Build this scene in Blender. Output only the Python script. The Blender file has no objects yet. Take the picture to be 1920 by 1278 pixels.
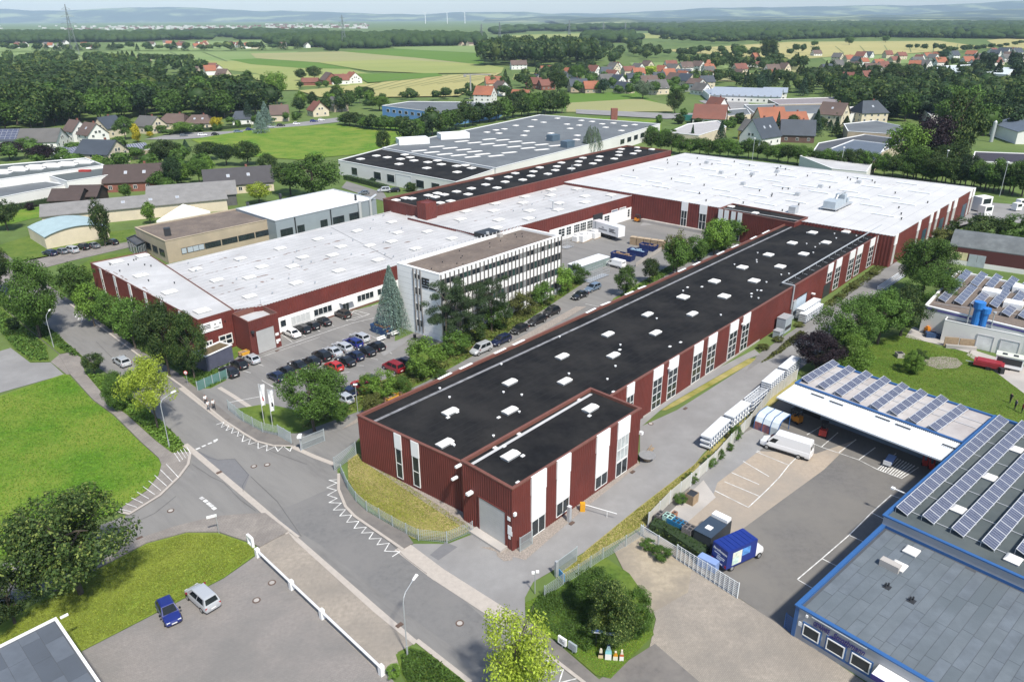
import bpy, bmesh, math, random
from mathutils import Vector, Matrix, noise as mnoise
import numpy as np
random.seed(7)
R = math.radians
scene = bpy.context.scene
COL = scene.collection

# ---------------------------------------------------------------- camera
FPX, PITCH, ROLL, CAMH = 1405.0, R(23.37), R(-0.3),55.0
cam_d = bpy.data.cameras.new('camera'); cam_o = bpy.data.objects.new('camera', cam_d)
COL.objects.link(cam_o); scene.camera = cam_o
cam_d.sensor_width = 36.0; cam_d.lens = 36.0*FPX/1920.0
cam_d.clip_start = 1.0; cam_d.clip_end = 60000.0
_f = Vector((0, math.cos(PITCH),-math.sin(PITCH))); _u = Vector((0, math.sin(PITCH), math.cos(PITCH))); _x = Vector((1,0,0))
CX = _x*math.cos(ROLL) + _u*math.sin(ROLL); CU = -_x*math.sin(ROLL) + _u*math.cos(ROLL)
cam_o.matrix_world = Matrix(((CX.x, CU.x, -_f.x, 0),(CX.y, CU.y, -_f.y, 0),(CX.z, CU.z, -_f.z, CAMH),(0,0,0,1)))
CAMP = Vector((0,0, CAMH))

# ---------------------------------------------------------------- sky, sun, exposure
SUN_EL, SUN_AZ = R(55), R(-62)          # the sun stands behind the camera and to the right (azimuth from +X)
w = bpy.data.worlds.new('World'); scene.world = w; w.use_nodes = True
nt = w.node_tree; nt.nodes.clear()
sky = nt.nodes.new('ShaderNodeTexSky'); sky.sky_type = 'NISHITA'; sky.sun_disc = False
sky.sun_elevation = SUN_EL; sky.sun_rotation = R(90) - SUN_AZ
sky.air_density = 1.0; sky.dust_density = 0.8; sky.ozone_density = 1.2; sky.altitude = 100
bg = nt.nodes.new('ShaderNodeBackground'); bg.inputs['Strength'].default_value = 0.115
ow = nt.nodes.new('ShaderNodeOutputWorld')
nt.links.new(sky.outputs[0], bg.inputs[0]); nt.links.new(bg.outputs[0], ow.inputs[0])
sun_d = bpy.data.lights.new('sun', 'SUN'); sun_d.energy = 4.2; sun_d.angle = R(4.0); sun_d.color = (1.0,0.95,0.86)
sun_o = bpy.data.objects.new('sun', sun_d); COL.objects.link(sun_o)
_sd = Vector((math.cos(SUN_EL)*math.cos(SUN_AZ), math.cos(SUN_EL)*math.sin(SUN_AZ), math.sin(SUN_EL)))
sun_o.rotation_euler = (-_sd).to_track_quat('-Z', 'Y').to_euler()
sun_o.location = (0,-50,200)
vs = scene.view_settings
vs.view_transform = 'Standard'; vs.look = 'None'; vs.gamma = 1.0; vs.use_curve_mapping = False
vs.exposure = 0.52
scene.render.engine = 'CYCLES'

# ---------------------------------------------------------------- helpers
def P(px, py, z=0.0):
    """point of the plane at height z seen at (px, py) of the 1920 x 1278 photograph"""
    d = _f + CX*((px-960.0)/FPX) - CU*((py-639.0)/FPX)
    t = (z-CAMH)/d.z
    return Vector((d.x*t, d.y*t, z))
def ray(px, py):
    return _f + CX*((px-960.0)/FPX) - CU*((py-639.0)/FPX)
A_ANG = R(47.5); DA = Vector((math.cos(A_ANG), math.sin(A_ANG),0)); DB = Vector((-math.sin(A_ANG), math.cos(A_ANG),0))

MATS = {}
def mat(name, col, rough=0.8, var=0.18, scale=0.6, bump=0.0, metal=0.0, spec=None, col2=None, scale2=0.06, mix2=0.5, detail=5.0, bscale=None, spread=0.12, streak=None, brick=None):
    if name in MATS: return MATS[name]
    m = bpy.data.materials.new(name); m.use_nodes = True; t = m.node_tree; b = t.nodes['Principled BSDF']
    b.inputs['Roughness'].default_value = rough; b.inputs['Metallic'].default_value = metal
    if spec is not None: b.inputs['Specular IOR Level'].default_value = spec
    c = (*col, 1)
    geo = t.nodes.new('ShaderNodeNewGeometry')
    def nz(sc, det=detail):
        n = t.nodes.new('ShaderNodeTexNoise'); n.inputs['Scale'].default_value = sc; n.inputs['Detail'].default_value = det
        n.inputs['Roughness'].default_value = 0.65
        v = geo.outputs['Position']
        if streak:
            mp = t.nodes.new('ShaderNodeMapping'); mp.vector_type = 'TEXTURE'; mp.inputs['Rotation'].default_value = (0,0, streak[0]); mp.inputs['Scale'].default_value = (streak[1], 1,1)
            t.links.new(v, mp.inputs['Vector']); v = mp.outputs[0]
        t.links.new(v, n.inputs['Vector']); return n
    def ramp(n, lo, hi):
        r = t.nodes.new('ShaderNodeMapRange'); r.inputs[1].default_value = lo; r.inputs[2].default_value = hi
        t.links.new(n.outputs[0], r.inputs[0]); return r
    src = None
    if var > 0:
        n = nz(scale); r = ramp(n, 0.5-spread-0.1,0.5+spread+0.1)
        mx = t.nodes.new('ShaderNodeMix'); mx.data_type = 'RGBA'
        mx.inputs[6].default_value = (*[x*(1-var) for x in col], 1); mx.inputs[7].default_value = (*[min(1, x*(1+var)) for x in col], 1)
        t.links.new(r.outputs[0], mx.inputs[0]); src = mx.outputs[2]
        if col2:
            n2 = nz(scale2,6); r2 = ramp(n2,0.5-spread+ (0.5-mix2)*0.4,0.5+spread+(0.5-mix2)*0.4)
            mx2 = t.nodes.new('ShaderNodeMix'); mx2.data_type = 'RGBA'; mx2.inputs[7].default_value = (*col2,1)
            t.links.new(src, mx2.inputs[6]); t.links.new(r2.outputs[0], mx2.inputs[0]); src = mx2.outputs[2]
        if brick:
            mp = t.nodes.new('ShaderNodeMapping'); mp.vector_type = 'TEXTURE'; mp.inputs['Rotation'].default_value = (0,0, brick[0]); t.links.new(geo.outputs['Position'], mp.inputs[0])
            bt = t.nodes.new('ShaderNodeTexBrick'); bt.inputs['Scale'].default_value = 1; bt.inputs['Brick Width'].default_value = brick[1]; bt.inputs['Row Height'].default_value = brick[1]*.5; bt.inputs['Mortar Size'].default_value = brick[1]*.05
            bt.inputs['Color1'].default_value = (1.04,1.04,1.04,1); bt.inputs['Color2'].default_value = (.93,.93,.93,1); bt.inputs['Mortar'].default_value = (.76,.76,.76,1); t.links.new(mp.outputs[0], bt.inputs['Vector'])
            mb = t.nodes.new('ShaderNodeMix'); mb.data_type = 'RGBA'; mb.blend_type = 'MULTIPLY'; mb.inputs[0].default_value = 1; t.links.new(src, mb.inputs[6]); t.links.new(bt.outputs[0], mb.inputs[7]); src = mb.outputs[2]
        t.links.new(src, b.inputs['Base Color'])
    else:
        b.inputs['Base Color'].default_value = c
    if bump > 0:
        nb = nz(bscale or scale*4); bp = t.nodes.new('ShaderNodeBump'); bp.inputs['Strength'].default_value = 0.6; bp.inputs['Distance'].default_value = bump
        t.links.new(nb.outputs[0], bp.inputs['Height']); t.links.new(bp.outputs[0], b.inputs['Normal'])
    MATS[name] = m; return m

class MB:
    """collects faces, links them as ONE mesh object"""
    def __init__(self): self.v = []; self.f = []; self.m = []
    def face(self, pts, mi=0):
        n = len(self.v); self.v += [tuple(p) for p in pts]; self.f.append(tuple(range(n, n+len(pts)))); self.m.append(mi)
    def hexa(self, c, mi=0):
        n = len(self.v); self.v += [tuple(p) for p in c]
        for q in ((0,3,2,1),(4,5,6,7),(0,1,5,4),(1,2,6,5),(2,3,7,6),(3,0,4,7)):
            self.f.append(tuple(n+i for i in q)); self.m.append(mi)
    def box(self, x0, x1, y0, y1, z0, z1, mi=0, M=None):
        c = [Vector(p) for p in ((x0, y0, z0),(x1, y0, z0),(x1, y1, z0),(x0, y1, z0),(x0, y0, z1),(x1, y0, z1),(x1, y1, z1),(x0, y1, z1))]
        if M is not None: c = [M @ p for p in c]
        self.hexa(c, mi)
    def prism(self, poly, z0, z1, ms=0, mt=None, bottom=False):
        n = len(poly)
        for i in range(n):
            a, b = poly[i], poly[(i+1) % n]
            self.face([(a[0], a[1], z0),(b[0], b[1], z0),(b[0], b[1], z1),(a[0], a[1], z1)], ms)
        self.face([(p[0], p[1], z1) for p in poly], ms if mt is None else mt)
        if bottom: self.face([(p[0], p[1], z0) for p in reversed(poly)], ms)
    def tube(self, p, q, r, n=6, r2=None, mi=0, cap=True):
        p, q = Vector(p), Vector(q); d = (q-p)
        if d.length < 1e-6: return
        d.normalize(); a = d.orthogonal().normalized(); b = d.cross(a); r2 = r if r2 is None else r2
        A = [p+(a*math.cos(2*math.pi*i/n)+b*math.sin(2*math.pi*i/n))*r for i in range(n)]
        B = [q+(a*math.cos(2*math.pi*i/n)+b*math.sin(2*math.pi*i/n))*r2 for i in range(n)]
        for i in range(n): self.face([A[i], A[(i+1) % n], B[(i+1) % n], B[i]], mi)
        if cap: self.face(list(reversed(A)), mi); self.face(B, mi)
    def cyl(self, x, y, z0, z1, r, n=12, mi=0): self.tube((x, y, z0),(x, y, z1), r, n, mi=mi)
    def path(self, pts, r, n=5, mi=0):
        for a, b in zip(pts[:-1], pts[1:]): self.tube(a, b, r, n, mi=mi)
    def mesh(self, name, mats, org=None, smooth=False):
        me = bpy.data.meshes.new(name)
        v = self.v if org is None else [(a[0]-org[0], a[1]-org[1], a[2]-org[2]) for a in self.v]
        me.from_pydata(v, [], self.f)
        mats = mats if isinstance(mats, (list, tuple)) else [mats]
        for m in mats: me.materials.append(m)
        if len(mats) > 1: me.polygons.foreach_set('material_index', self.m)
        if smooth: me.polygons.foreach_set('use_smooth', [True]*len(me.polygons))
        me.update(); return me
    def build(self, name, mats, parent=None, smooth=False, local=False, loc=None):
        org = None
        if parent is not None and not local: org = ORG[parent.name]
        if loc is not None: org = loc
        return link(name, self.mesh(name, mats, org, smooth), parent, loc)

ORG = {}
def link(name, data, parent=None, loc=None):
    o = bpy.data.objects.new(name, data); COL.objects.link(o)
    if parent is not None: o.parent = parent; ORG[o.name] = ORG.get(parent.name, Vector((0,0,0)))
    else: ORG[o.name] = Vector(loc) if loc is not None else Vector((0,0,0))
    if loc is not None: o.location = loc
    return o
def tag(o, label=None, cat=None, group=None, kind=None):
    if label: o['label'] = label
    if cat: o['category'] = cat
    if group: o['group'] = group
    if kind: o['kind'] = kind
    return o
def thing(name, label, cat, loc=(0,0,0), rz=0, group=None):
    o = link(name, None, None, Vector(loc)); o.empty_display_size = 0.5
    o.rotation_euler = (0,0, rz); return tag(o, label, cat, group)
def copy_tree(o, loc=None, rz=None, label=None, group=None, scale=None, parent=None):
    c = o.copy(); COL.objects.link(c)
    if parent is not None: c.parent = parent
    for ch in o.children: copy_tree(ch, parent=c)
    if loc is not None: c.location = loc
    if rz is not None: c.rotation_euler = (0,0, rz)
    if scale is not None: c.scale = scale
    if label: c['label'] = label
    if group: c['group'] = group
    return c
def sheet(name, pix, m, z=0.0, thick=0.0, world=None):
    """a flat piece of the setting from photograph pixels (or world points)"""
    pts = world or [P(x, y, 0) for x, y in pix]
    b = MB(); poly = [(p[0], p[1]) for p in pts]
    ar = sum(poly[i][0]*poly[(i+1) % len(poly)][1]-poly[(i+1) % len(poly)][0]*poly[i][1] for i in range(len(poly)))
    if ar < 0: poly.reverse()
    if thick: b.prism(poly, z-thick, z)
    else: b.face([(x, y, z) for x, y in poly])
    return tag(b.build(name, m), kind='structure')
def ribbon(b, pts, wd, z, mi=0, closed=False):
    # consecutive pieces alternate by 1.5 mm so that none lie in one plane
    pts = [Vector((p[0], p[1], 0)) for p in pts]; n = len(pts)
    for i in range(n if closed else n-1):
        a, c = pts[i], pts[(i+1) % n]; d = (c-a)
        if d.length < 1e-4: continue
        d.normalize(); s = Vector((-d.y, d.x, 0))*(wd/2); e = d*(wd*0.3)
        zz = z+0.0015*(i % 2); b.face([(p.x, p.y, zz) for p in (a-e-s, c+e-s, c+e+s, a-e+s)], mi)
def pix(*l): return [P(x, y) for x, y in l]
# ---------------------------------------------------------------- materials
ASPH = mat('asphalt', (0.168,0.163,0.157),0.9,0.16,1.6,0.01, col2=(0.205,0.198,0.188), scale2=0.22, streak=(R(137),5))
ASPHD = mat('dark_asphalt', (0.130,0.124,0.118),0.9,0.18,1.5,0.01, col2=(0.165,0.155,0.14), scale2=0.10)
ASPHL = mat('pale_asphalt', (0.25,0.246,0.243),0.9,0.08,0.7,0.01, col2=(0.205,0.20,0.197), scale2=0.13)
PATCH = mat('asphalt_patch', (0.155,0.155,0.162),0.9,0.08,1.5)
PAVE = mat('pavement_slabs', (0.26,0.235,0.21),0.9,0.12,2.0,0.01, col2=(0.2,0.18,0.165), scale2=0.3, brick=(R(47),.5))
PAVED = mat('dark_pavement', (0.135,0.125,0.118),0.9,0.15,1.5, col2=(0.18,0.165,0.15), scale2=0.3)
KERB = mat('kerb_concrete', (0.40,0.36,0.32),0.85,0.1,2)
CONC = mat('concrete', (0.42,0.39,0.36),0.85,0.12,1.0, col2=(0.33,0.31,0.29), scale2=0.25)
BEIGE = mat('beige_pavers', (0.31,0.272,0.228),0.9,0.20,2.2,0.01, col2=(0.24,0.215,0.185), scale2=0.14, brick=(R(47),.3))
SANDP = mat('sandy_pavers', (0.345,0.285,0.222),0.9,0.14,1.8,0.01, col2=(0.28,0.245,0.205), scale2=0.10)
WHITE = mat('road_paint', (0.72,0.72,0.70),0.7,0.15,3.0, col2=(0.40,0.39,0.38), scale2=0.9, mix2=0.42)
GRAVEL = mat('gravel', (0.27,0.235,0.205),0.95,0.45,6.0,0.05)
STRAW = mat('trodden_earth', (0.34,0.29,0.215),0.95,0.2,1.5,0.02, col2=(0.23,0.2,0.16), scale2=0.22)
def grass_mat(name, a, b, c, sc=0.06, fine=1.6, streak=None):
    return mat(name, a, 0.95,0.42, fine, 0.08, col2=b, scale2=sc, spec=0.2, spread=0.13, detail=8, streak=streak)
GRASS = grass_mat('lawn', (0.080,0.175,0.014),(0.175,0.225,0.035), None, 0.10)
GRASS2 = grass_mat('mown_lawn', (0.135,0.20,0.025),(0.20,0.235,0.04), None, 0.13,2.0, streak=(R(60),3))
GRASSD = grass_mat('verge_grass', (0.075,0.13,0.02),(0.12,0.165,0.03), None, 0.2)
DRY = grass_mat('dry_grass', (0.20,0.20,0.04),(0.36,0.30,0.13), None, 0.22,2.5, streak=(R(137),4))
MEADOW = grass_mat('meadow', (0.085,0.135,0.035),(0.12,0.165,0.05), None, 0.008,0.15)
def field_mat(name, a, b): return mat(name, a, 0.95,0.12,0.02, col2=b, scale2=0.006, spec=0.1, spread=0.2, streak=(R(20),4))
F_WHEAT = field_mat('wheat', (0.37,0.33,0.145),(0.30,0.29,0.12))
F_TAN = field_mat('barley', (0.30,0.285,0.14),(0.25,0.26,0.12))
F_LIME = field_mat('young_wheat', (0.215,0.26,0.085),(0.29,0.30,0.11))
F_GREEN = field_mat('maize', (0.085,0.16,0.03),(0.11,0.19,0.035))
F_PALE = field_mat('pale_crop', (0.20,0.26,0.10),(0.16,0.23,0.08))

# ---------------------------------------------------------------- ground, far fields and hills
g = MB(); S = 26000.0
g.face([(-S, -400,-0.06),(S, -400,-0.06),(S, S, -0.06),(-S, S, -0.06)])
tag(g.build('ground', MEADOW), kind='structure')
def field(pixl, m, z): sheet('field', pixl, m, z)
field([(0,99),(250,97),(560,97),(480,128),(360,122),(270,121),(0,113)], F_PALE, 0.10)
field([(380,114),(600,117),(690,138),(800,142),(720,160),(560,163),(480,138),(360,124)], F_LIME, 0.20)
field([(430,112),(560,108),(640,124),(700,131),(560,128),(470,121)], F_GREEN, 0.30)
field([(470,101),(640,97),(790,109),(905,119),(905,122),(760,121),(600,118),(480,110)], F_TAN, 0.40)
field([(640,97),(740,92),(905,101),(908,123),(790,110)], F_GREEN, 0.50)
field([(735,89),(912,86),(908,101),(740,92)], F_PALE, 0.60)
field([(595,118),(740,112),(905,122),(945,128),(940,138),(800,139),(690,134)], F_LIME, 0.70)
field([(560,172),(700,158),(820,143),(940,138),(905,156),(860,182),(720,184),(600,184)], F_WHEAT, 0.80)
field([(660,140),(820,139),(830,144),(760,152),(690,157)], F_GREEN, 0.90)
field([(330,145),(480,140),(560,160),(560,170),(470,172)], F_LIME, 0.55)
field([(1235,95),(1480,79),(1760,77),(1860,90),(1700,101),(1580,105),(1500,112),(1400,108)], F_WHEAT, 0.30)
field([(1540,109),(1700,102),(1790,99),(1770,118),(1560,124)], F_PALE, 0.35)
field([(1850,76),(1925,68),(1925,92),(1870,88)], F_WHEAT, 0.32)
field([(960,66),(1140,62),(1335,65),(1330,72),(960,74)], F_LIME, 0.35)
field([(1180,118),(1340,117),(1380,128),(1200,140)], F_PALE, 0.3)
field([(1300,140),(1420,138),(1500,142),(1420,156),(1330,152)], F_TAN, 0.35)
field([(1420,124),(1500,122),(1520,142),(1440,146)], F_TAN, 0.4)
field([(0,82),(110,82),(120,97),(0,97)], F_PALE, 0.15)
field([(200,82),(700,72),(740,84),(480,95),(230,95)], F_PALE, 0.2)
field([(1045,178),(1190,172),(1240,196),(1260,200),(1060,206)], F_GREEN, 0.2)
field([(1062,194),(1200,186),(1262,200),(1262,210),(1062,211)], F_TAN, 0.3)
field([(930,214),(1240,226),(1240,250),(1150,230)], GRASS, 0.2)
field([(965,139),(1010,136),(1010,148),(960,150)], F_LIME, 0.2)
sheet('meadow', [(358,262),(470,244),(632,232),(770,240),(720,285),(560,300),(420,290)], GRASS, 0.15)

tk = MB()
for i in range(7):
    x = 8+i*62; ribbon(tk, [P(x, 98), P(x+46,116)], 1.5,.75); 
for i in range(9):
    x = 640+i*30; ribbon(tk, [P(x, 178-i*3), P(x+110,146-i)], 1.1,.95)
for i in range(12):
    ribbon(tk, [P(1330+i*42,104-i*.6), P(1290+i*46,92-i*.8)], 1.3,.55)
tag(tk.build('tractor_track', mat('track_green', (0.10,0.14,0.04),.95,.2,.5)), kind='structure')
HILLM = mat('far_hill_woods', (0.022,0.045,0.03),0.95,0.35,0.004, col2=(0.22,0.26,0.12), scale2=0.0011, mix2=0.36, spread=0.05)
def hills(y0, amp, seed, x0, x1, prof):
    b = MB(); nx, ny = 150,14; rows = []
    for j in range(ny):
        t = j/(ny-1); row = []
        for i in range(nx):
            x = x0+(x1-x0)*i/(nx-1); s = math.sin(math.pi*min(1, t))**1.2
            h = amp*s*(prof((x-x0)/(x1-x0)) + 0.30*mnoise.noise(Vector((x/1900.0+seed, t*2, seed))) + 0.10*mnoise.noise(Vector((x/500.0, t*5, seed+4))))
            row.append((x, y0+t*4200, max(-2.0, h)-1.0))
        rows.append(row)
    for j in range(ny-1):
        for i in range(nx-1): b.face([rows[j][i], rows[j][i+1], rows[j+1][i+1], rows[j+1][i]])
    tag(b.build('hills', HILLM, smooth=True), kind='structure')
hills(13500,240,1.3,-13500,13500, lambda t: 0.75+0.2*math.sin(t*9)+0.35*max(0, t-.72)/.28)
hills(8200,140,7.7,-300,9000, lambda t: 0.15+0.30*math.exp(-((t-.09)/.05)**2)+0.35*t+0.9*max(0,(t-.55)/.45))
hills(4600,44,3.1,350,3600, lambda t: 0.75*math.exp(-((t-.12)/.10)**2)+0.35+0.5*t)

# ---------------------------------------------------------------- roads, pavements, yards (bottom to top, about 8 mm apart)
sheet('road', [(-300,255),(0,476),(131,568),(265,668),(345,726),(422,788),(457,812),(482,827),(512,836),(550,840),(632,874),
    (635,918),(648,950),(665,968),(755,1030),(949,1164),(1006,1211),(1095,1280),(1260,1400),(1060,1400),(960,1340),(880,1280),(783,1201),
    (713,1141),(659,1099),(559,1007),(500,962),(440,965),(400,969),(325,988),(275,1005),(238,1021),(98,1098),(-60,1175),(-60,1085),(22,1047),
    (243,963),(300,928),(336,893),(353,870),(357,846),(325,810),(208,705),(155,668),(100,620),(0,546),(-300,345)], ASPH, 0.0)
sheet('yard', [(345,712),(437,784),(470,800),(550,840),(632,874),(690,800),(1210,560),(1520,412),(1210,372),(1000,440),(1000,520),(740,640),(745,562),(525,615),(525,650),(470,666),(430,640)], ASPH, 0.012)
sheet('yard', [(1215,400),(1330,410),(1345,425),(1290,428),(1240,420),(1200,424)], ASPHL, 0.024)
sheet('drive', [(840,1019),(776,1019),(758,1029),(812,1074),(955,1164),(985,1158),(984,1120),(1000,1090),(1093,1036),(1196,953),(1300,873),(1320,848),(1460,725),(1640,575),(1700,500),(1680,490),(1600,545),(1440,660),
    (1270,768),(1200,800),(1200,868),(1100,950),(985,1045),(960,1040),(900,1010),(886,1001)], ASPHL, 0.012)
sheet('drive', [(1395,700),(1480,640),(1600,560),(1690,520),(1700,495),(1660,500),(1420,665)], ASPH, 0.022)
sheet('car_park', [(482,1040),(714,1250),(760,1300),(800,1400),(100,1400),(186,1290),(153,1221),(419,1084)], mat('grey_pavers', (0.235,0.215,0.20),0.9,0.12,3.0,0.01, col2=(0.19,0.18,0.17), scale2=0.16, brick=(R(20),.3)),0.012)
sheet('forecourt', [(479,1037),(487,1025),(540,998),(559,1009),(659,1101),(713,1143),(783,1203),(745,1222),(752,1255),(712,1262)], BEIGE, 0.017)
sheet('forecourt', [(540,997),(559,1007),(713,1141),(783,1201),(776,1208),(700,1146),(552,1012)], KERB, 0.026)
sheet('store_yard', [(1205,990),(1378,1115),(1490,1190),(1680,970),(1830,850),(1500,715),(1415,790),(1310,870)], ASPHD, 0.006)
sheet('store_yard', [(1270,975),(1330,905),(1420,845),(1530,850),(1600,826),(1545,880),(1380,1000),(1330,1025)], SANDP, 0.016)
sheet('store_yard', [(1300,870),(1415,800),(1432,806),(1430,840),(1345,905),(1335,935),(1308,958),(1290,930)], ASPHL, 0.024)
sheet('concrete_slab', [(1250,965),(1319,900),(1342,932),(1290,978),(1262,985)], CONC, 0.034)
sheet('forecourt', [(1160,1020),(1212,985),(1378,1116),(1488,1188),(1640,1290),(1660,1400),(1260,1400),(1140,1278),(1215,1225),(1230,1160),(1200,1080)], BEIGE, 0.010)
sheet('forecourt', [(1150,1030),(1212,985),(1300,1050),(1290,1110),(1220,1150),(1180,1090)], STRAW, 0.022)
sheet('forecourt', [(1120,1275),(1228,1206),(1320,1285),(1330,1400),(1250,1400)], PAVED, 0.020)
sheet('yard', [(-30,680),(0,658),(20,652),(57,680),(95,679),(120,702),(0,736),(-40,750)], ASPHL, 0.015)
sheet('drive', [(95,678),(112,664),(133,660),(150,668),(160,700),(125,702)], PAVE, 0.02)
sheet('drive', [(0,505),(30,490),(190,462),(250,452),(250,462),(130,490),(30,516),(0,530)], PAVE, 0.02)
# raised pavements with kerbs
def pave(px, m, z=0.11): sheet('pavement', px, m, z, 0.16)
pave([(-10,471),(131,570),(265,670),(345,727),(420,789),(436,784),(360,722),(338,702),(270,662),(165,588),(10,476)], PAVED)
pave([(422,790),(457,813),(482,828),(512,836),(548,837),(550,831),(523,817),(493,810),(457,791),(436,784)], PAVED)
pave([(636,888),(635,918),(648,950),(665,968),(755,1030),(775,1018),(762,1000),(736,987),(688,959),(668,941),(653,919),(641,889)], PAVED)
pave([(950,1165),(1006,1211),(1095,1280),(1130,1280),(1116,1268),(1049,1210),(984,1160),(972,1158)], PAVED)
pave([(0,571),(33,600),(88,645),(110,663),(130,700),(175,750),(213,777),(265,829),(298,859),(303,871),(298,891),(275,921),(221,957),(243,963),(300,928),(336,893),(353,870),(357,847),(323,850),(290,825),(238,778),(208,757),(160,700),(112,664),(37,603),(0,570)], PAVE)
pave([(238,1021),(275,1005),(325,988),(400,969),(440,965),(500,962),(540,997),(487,1026),(473,1018),(410,997),(350,997),(275,1017),(98,1110)], PAVE)
kb = MB()
for line in ([(131,570),(265,670),(345,727),(422,790),(457,813),(482,828),(512,836),(548,837)], [(635,889),(635,918),(648,950),(665,968),(755,1030)], [(950,1165),(1006,1211),(1095,1280)], [(221,960),(243,964),(300,929),(336,894),(353,871),(358,846)], [(559,1007),(500,961)]):
    ribbon(kb, pix(*line),0.35,0.118)
tag(kb.build('kerb', KERB), kind='structure')
# flush pale gutter strips
gb = MB()
for i, (line, wd) in enumerate((([(348,834),(480,945),(540,997)], 0.8),([(758,1028),(820,1075),(949,1158)], 1.9),([(550,838),(590,856),(632,872)], 0.7),([(412,727),(437,742),(470,764)], 0.7),([(783,1201),(880,1277)], 0.5),([(345,727),(436,797)], 1.5))):
    ribbon(gb, pix(*line), wd, 0.0345)
tag(gb.build('gutter_strip', KERB), kind='structure')
sheet('road_patch', [(505,965),(640,906),(660,940),(1000,1240),(940,1275),(760,1150),(600,1020)], mat('newer_asphalt', (0.150,0.148,0.146),0.9,0.14,1.6, col2=(0.175,0.17,0.165), scale2=0.2),0.008)
sheet('road_patch', [(350,836),(410,862),(440,860),(468,890),(455,925),(562,1000),(555,1008),(480,950)], PATCH, 0.012)
sheet('road_patch', [(835,1016),(858,1025),(822,1050),(806,1040)], PATCH, 0.03)
# painted markings
mk = MB(); ZK = [0.040]
def line(pts, wd=0.12, up=0.0):
    for a, b in zip(pts[:-1], pts[1:]):
        ribbon(mk, pix(a, b), wd, ZK[0]+up); ZK[0] = 0.040 if ZK[0] > 0.046 else ZK[0]+0.0015
zig = [(406,796),(420,791),(415,801),(431,794),(424,807),(438,801),(434,812),(448,808),(445,818),(458,813),(454,828),(470,822),(466,833),(484,828),(484,841),(501,834),(500,845),(516,837),(521,846),(531,836),(544,846),(547,838)]
line(zig)
line([(633,899),(617,900),(632,905),(613,914),(631,919),(614,928),(632,934),(617,942),(640,943),(625,956),(648,955),(637,967),(660,965),(650,979),(673,977),(664,990),(687,988),(678,999),(700,998),(692,1010),(715,1009),(707,1021),(730,1018),(721,1033),(750,1034),(736,1043)])
line([(136,590),(146,586),(141,595),(151,590),(146,600),(156,595),(152,604),(161,599)])
line([(1003,1244),(1027,1238),(1022,1262),(1056,1255),(1048,1280),(1080,1272)])
for a in ((369,842),(380,837),(391,832),(402,826)): line([a, (a[0]+5, a[1]-2)], 0.35)
line([(369,842),(374,840)]); line([(402,828),(405,826)], 0.4)
for a in ((377,933),(384,938),(390,943),(395,947),(400,952)): line([a, (a[0]+3, a[1]+2)], 0.45)
# parking bays of the factory
def bays(a0, a1, b0, b1, n, ends=True):
    for i in range(n):
        t = i/(n-1); line([(a0[0]+(a1[0]-a0[0])*t, a0[1]+(a1[1]-a0[1])*t),(b0[0]+(b1[0]-b0[0])*t, b0[1]+(b1[1]-b0[1])*t)], 0.1)
bays((528,627),(650,580),(548,641),(678,592),6); bays((491,713),(692,628),(522,731),(720,642),10)
bays((600,706),(690,640),(655,697),(735,663),4); bays((467,677),(440,690),(494,686),(470,699),2)
line([(650,600),(664,582),(693,589),(665,600),(650,600),(693,589)]); line([(524,652),(660,606),(720,592)]); line([(427,755),(490,743)])
line([(430,690),(600,632)], 0.08); line([(1098,570),(1150,580)]); line([(697,574),(712,569)])
# store yard bays
line([(1503,848),(1479,872),(1461.7,894),(1441.4,915),(1425,930.6),(1403,951)])
for a, b in (((1372,886),(1423,908)),((1394,865),(1441.4,893)),((1418,847),(1479,872)),((1359,903),(1425,930.6)),((1341,920),(1403,951)),((1420,845),(1425,847))): line([a, b])
line([(1504,823),(1540,838),(1610,862),(1645,880),(1690,897)])
for a, b in (((1513,815),(1545,796)),((1540,838),(1571,811)),((1572,849),(1605,824)),((1610,862),(1641,839)),((1645,880),(1680,850)),((1690,897),(1722,876))): line([a, b])
for i in range(9):
    t = (i+1)/10; line([(1646+44*t, 880+17*t),(1668+52*t, 853+22*t)], 0.14)
line([(1495,1086),(1541,1047),(1592,1003),(1634,961),(1671,928),(1690,935)])
for a, b in (((1495,1086),(1526,1104)),((1541,1047),(1569,1061)),((1592,1003),(1620,1016)),((1634,961),(1656,972))): line([a, b])
for i in range(9):
    t = i/8; line([(225+ (312-225)*t, 955+(871-955)*t),(246+(335-246)*t, 960+(896-960)*t)], 0.08,0.085)
for i in range(5):
    t = i/4; line([(327+23*t, 850-12*t),(338+20*t, 866-14*t)], 0.08,0.085)
tag(mk.build('road_marking', WHITE), kind='structure')
sm = MB(); TARM = mat('tar_seam', (0.075,0.075,0.078),0.85,0.2,2)
for i, l in enumerate(([(372,846),(392,858),(408,862),(440,860),(466,890),(455,910),(456,922)], [(470,893),(520,940),(565,1005)], [(360,870),(395,893),(420,905),(452,938),(480,958)], [(660,945),(700,985),(760,1045),(800,1075)], [(420,800),(470,830),(520,850),(575,870)], [(180,640),(240,700),(330,770)], [(240,985),(290,962),(330,930)])):
    ribbon(sm, pix(*l),0.05,0.0355+0.0002*i)
tag(sm.build('tar_seam', TARM), kind='structure')
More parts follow.
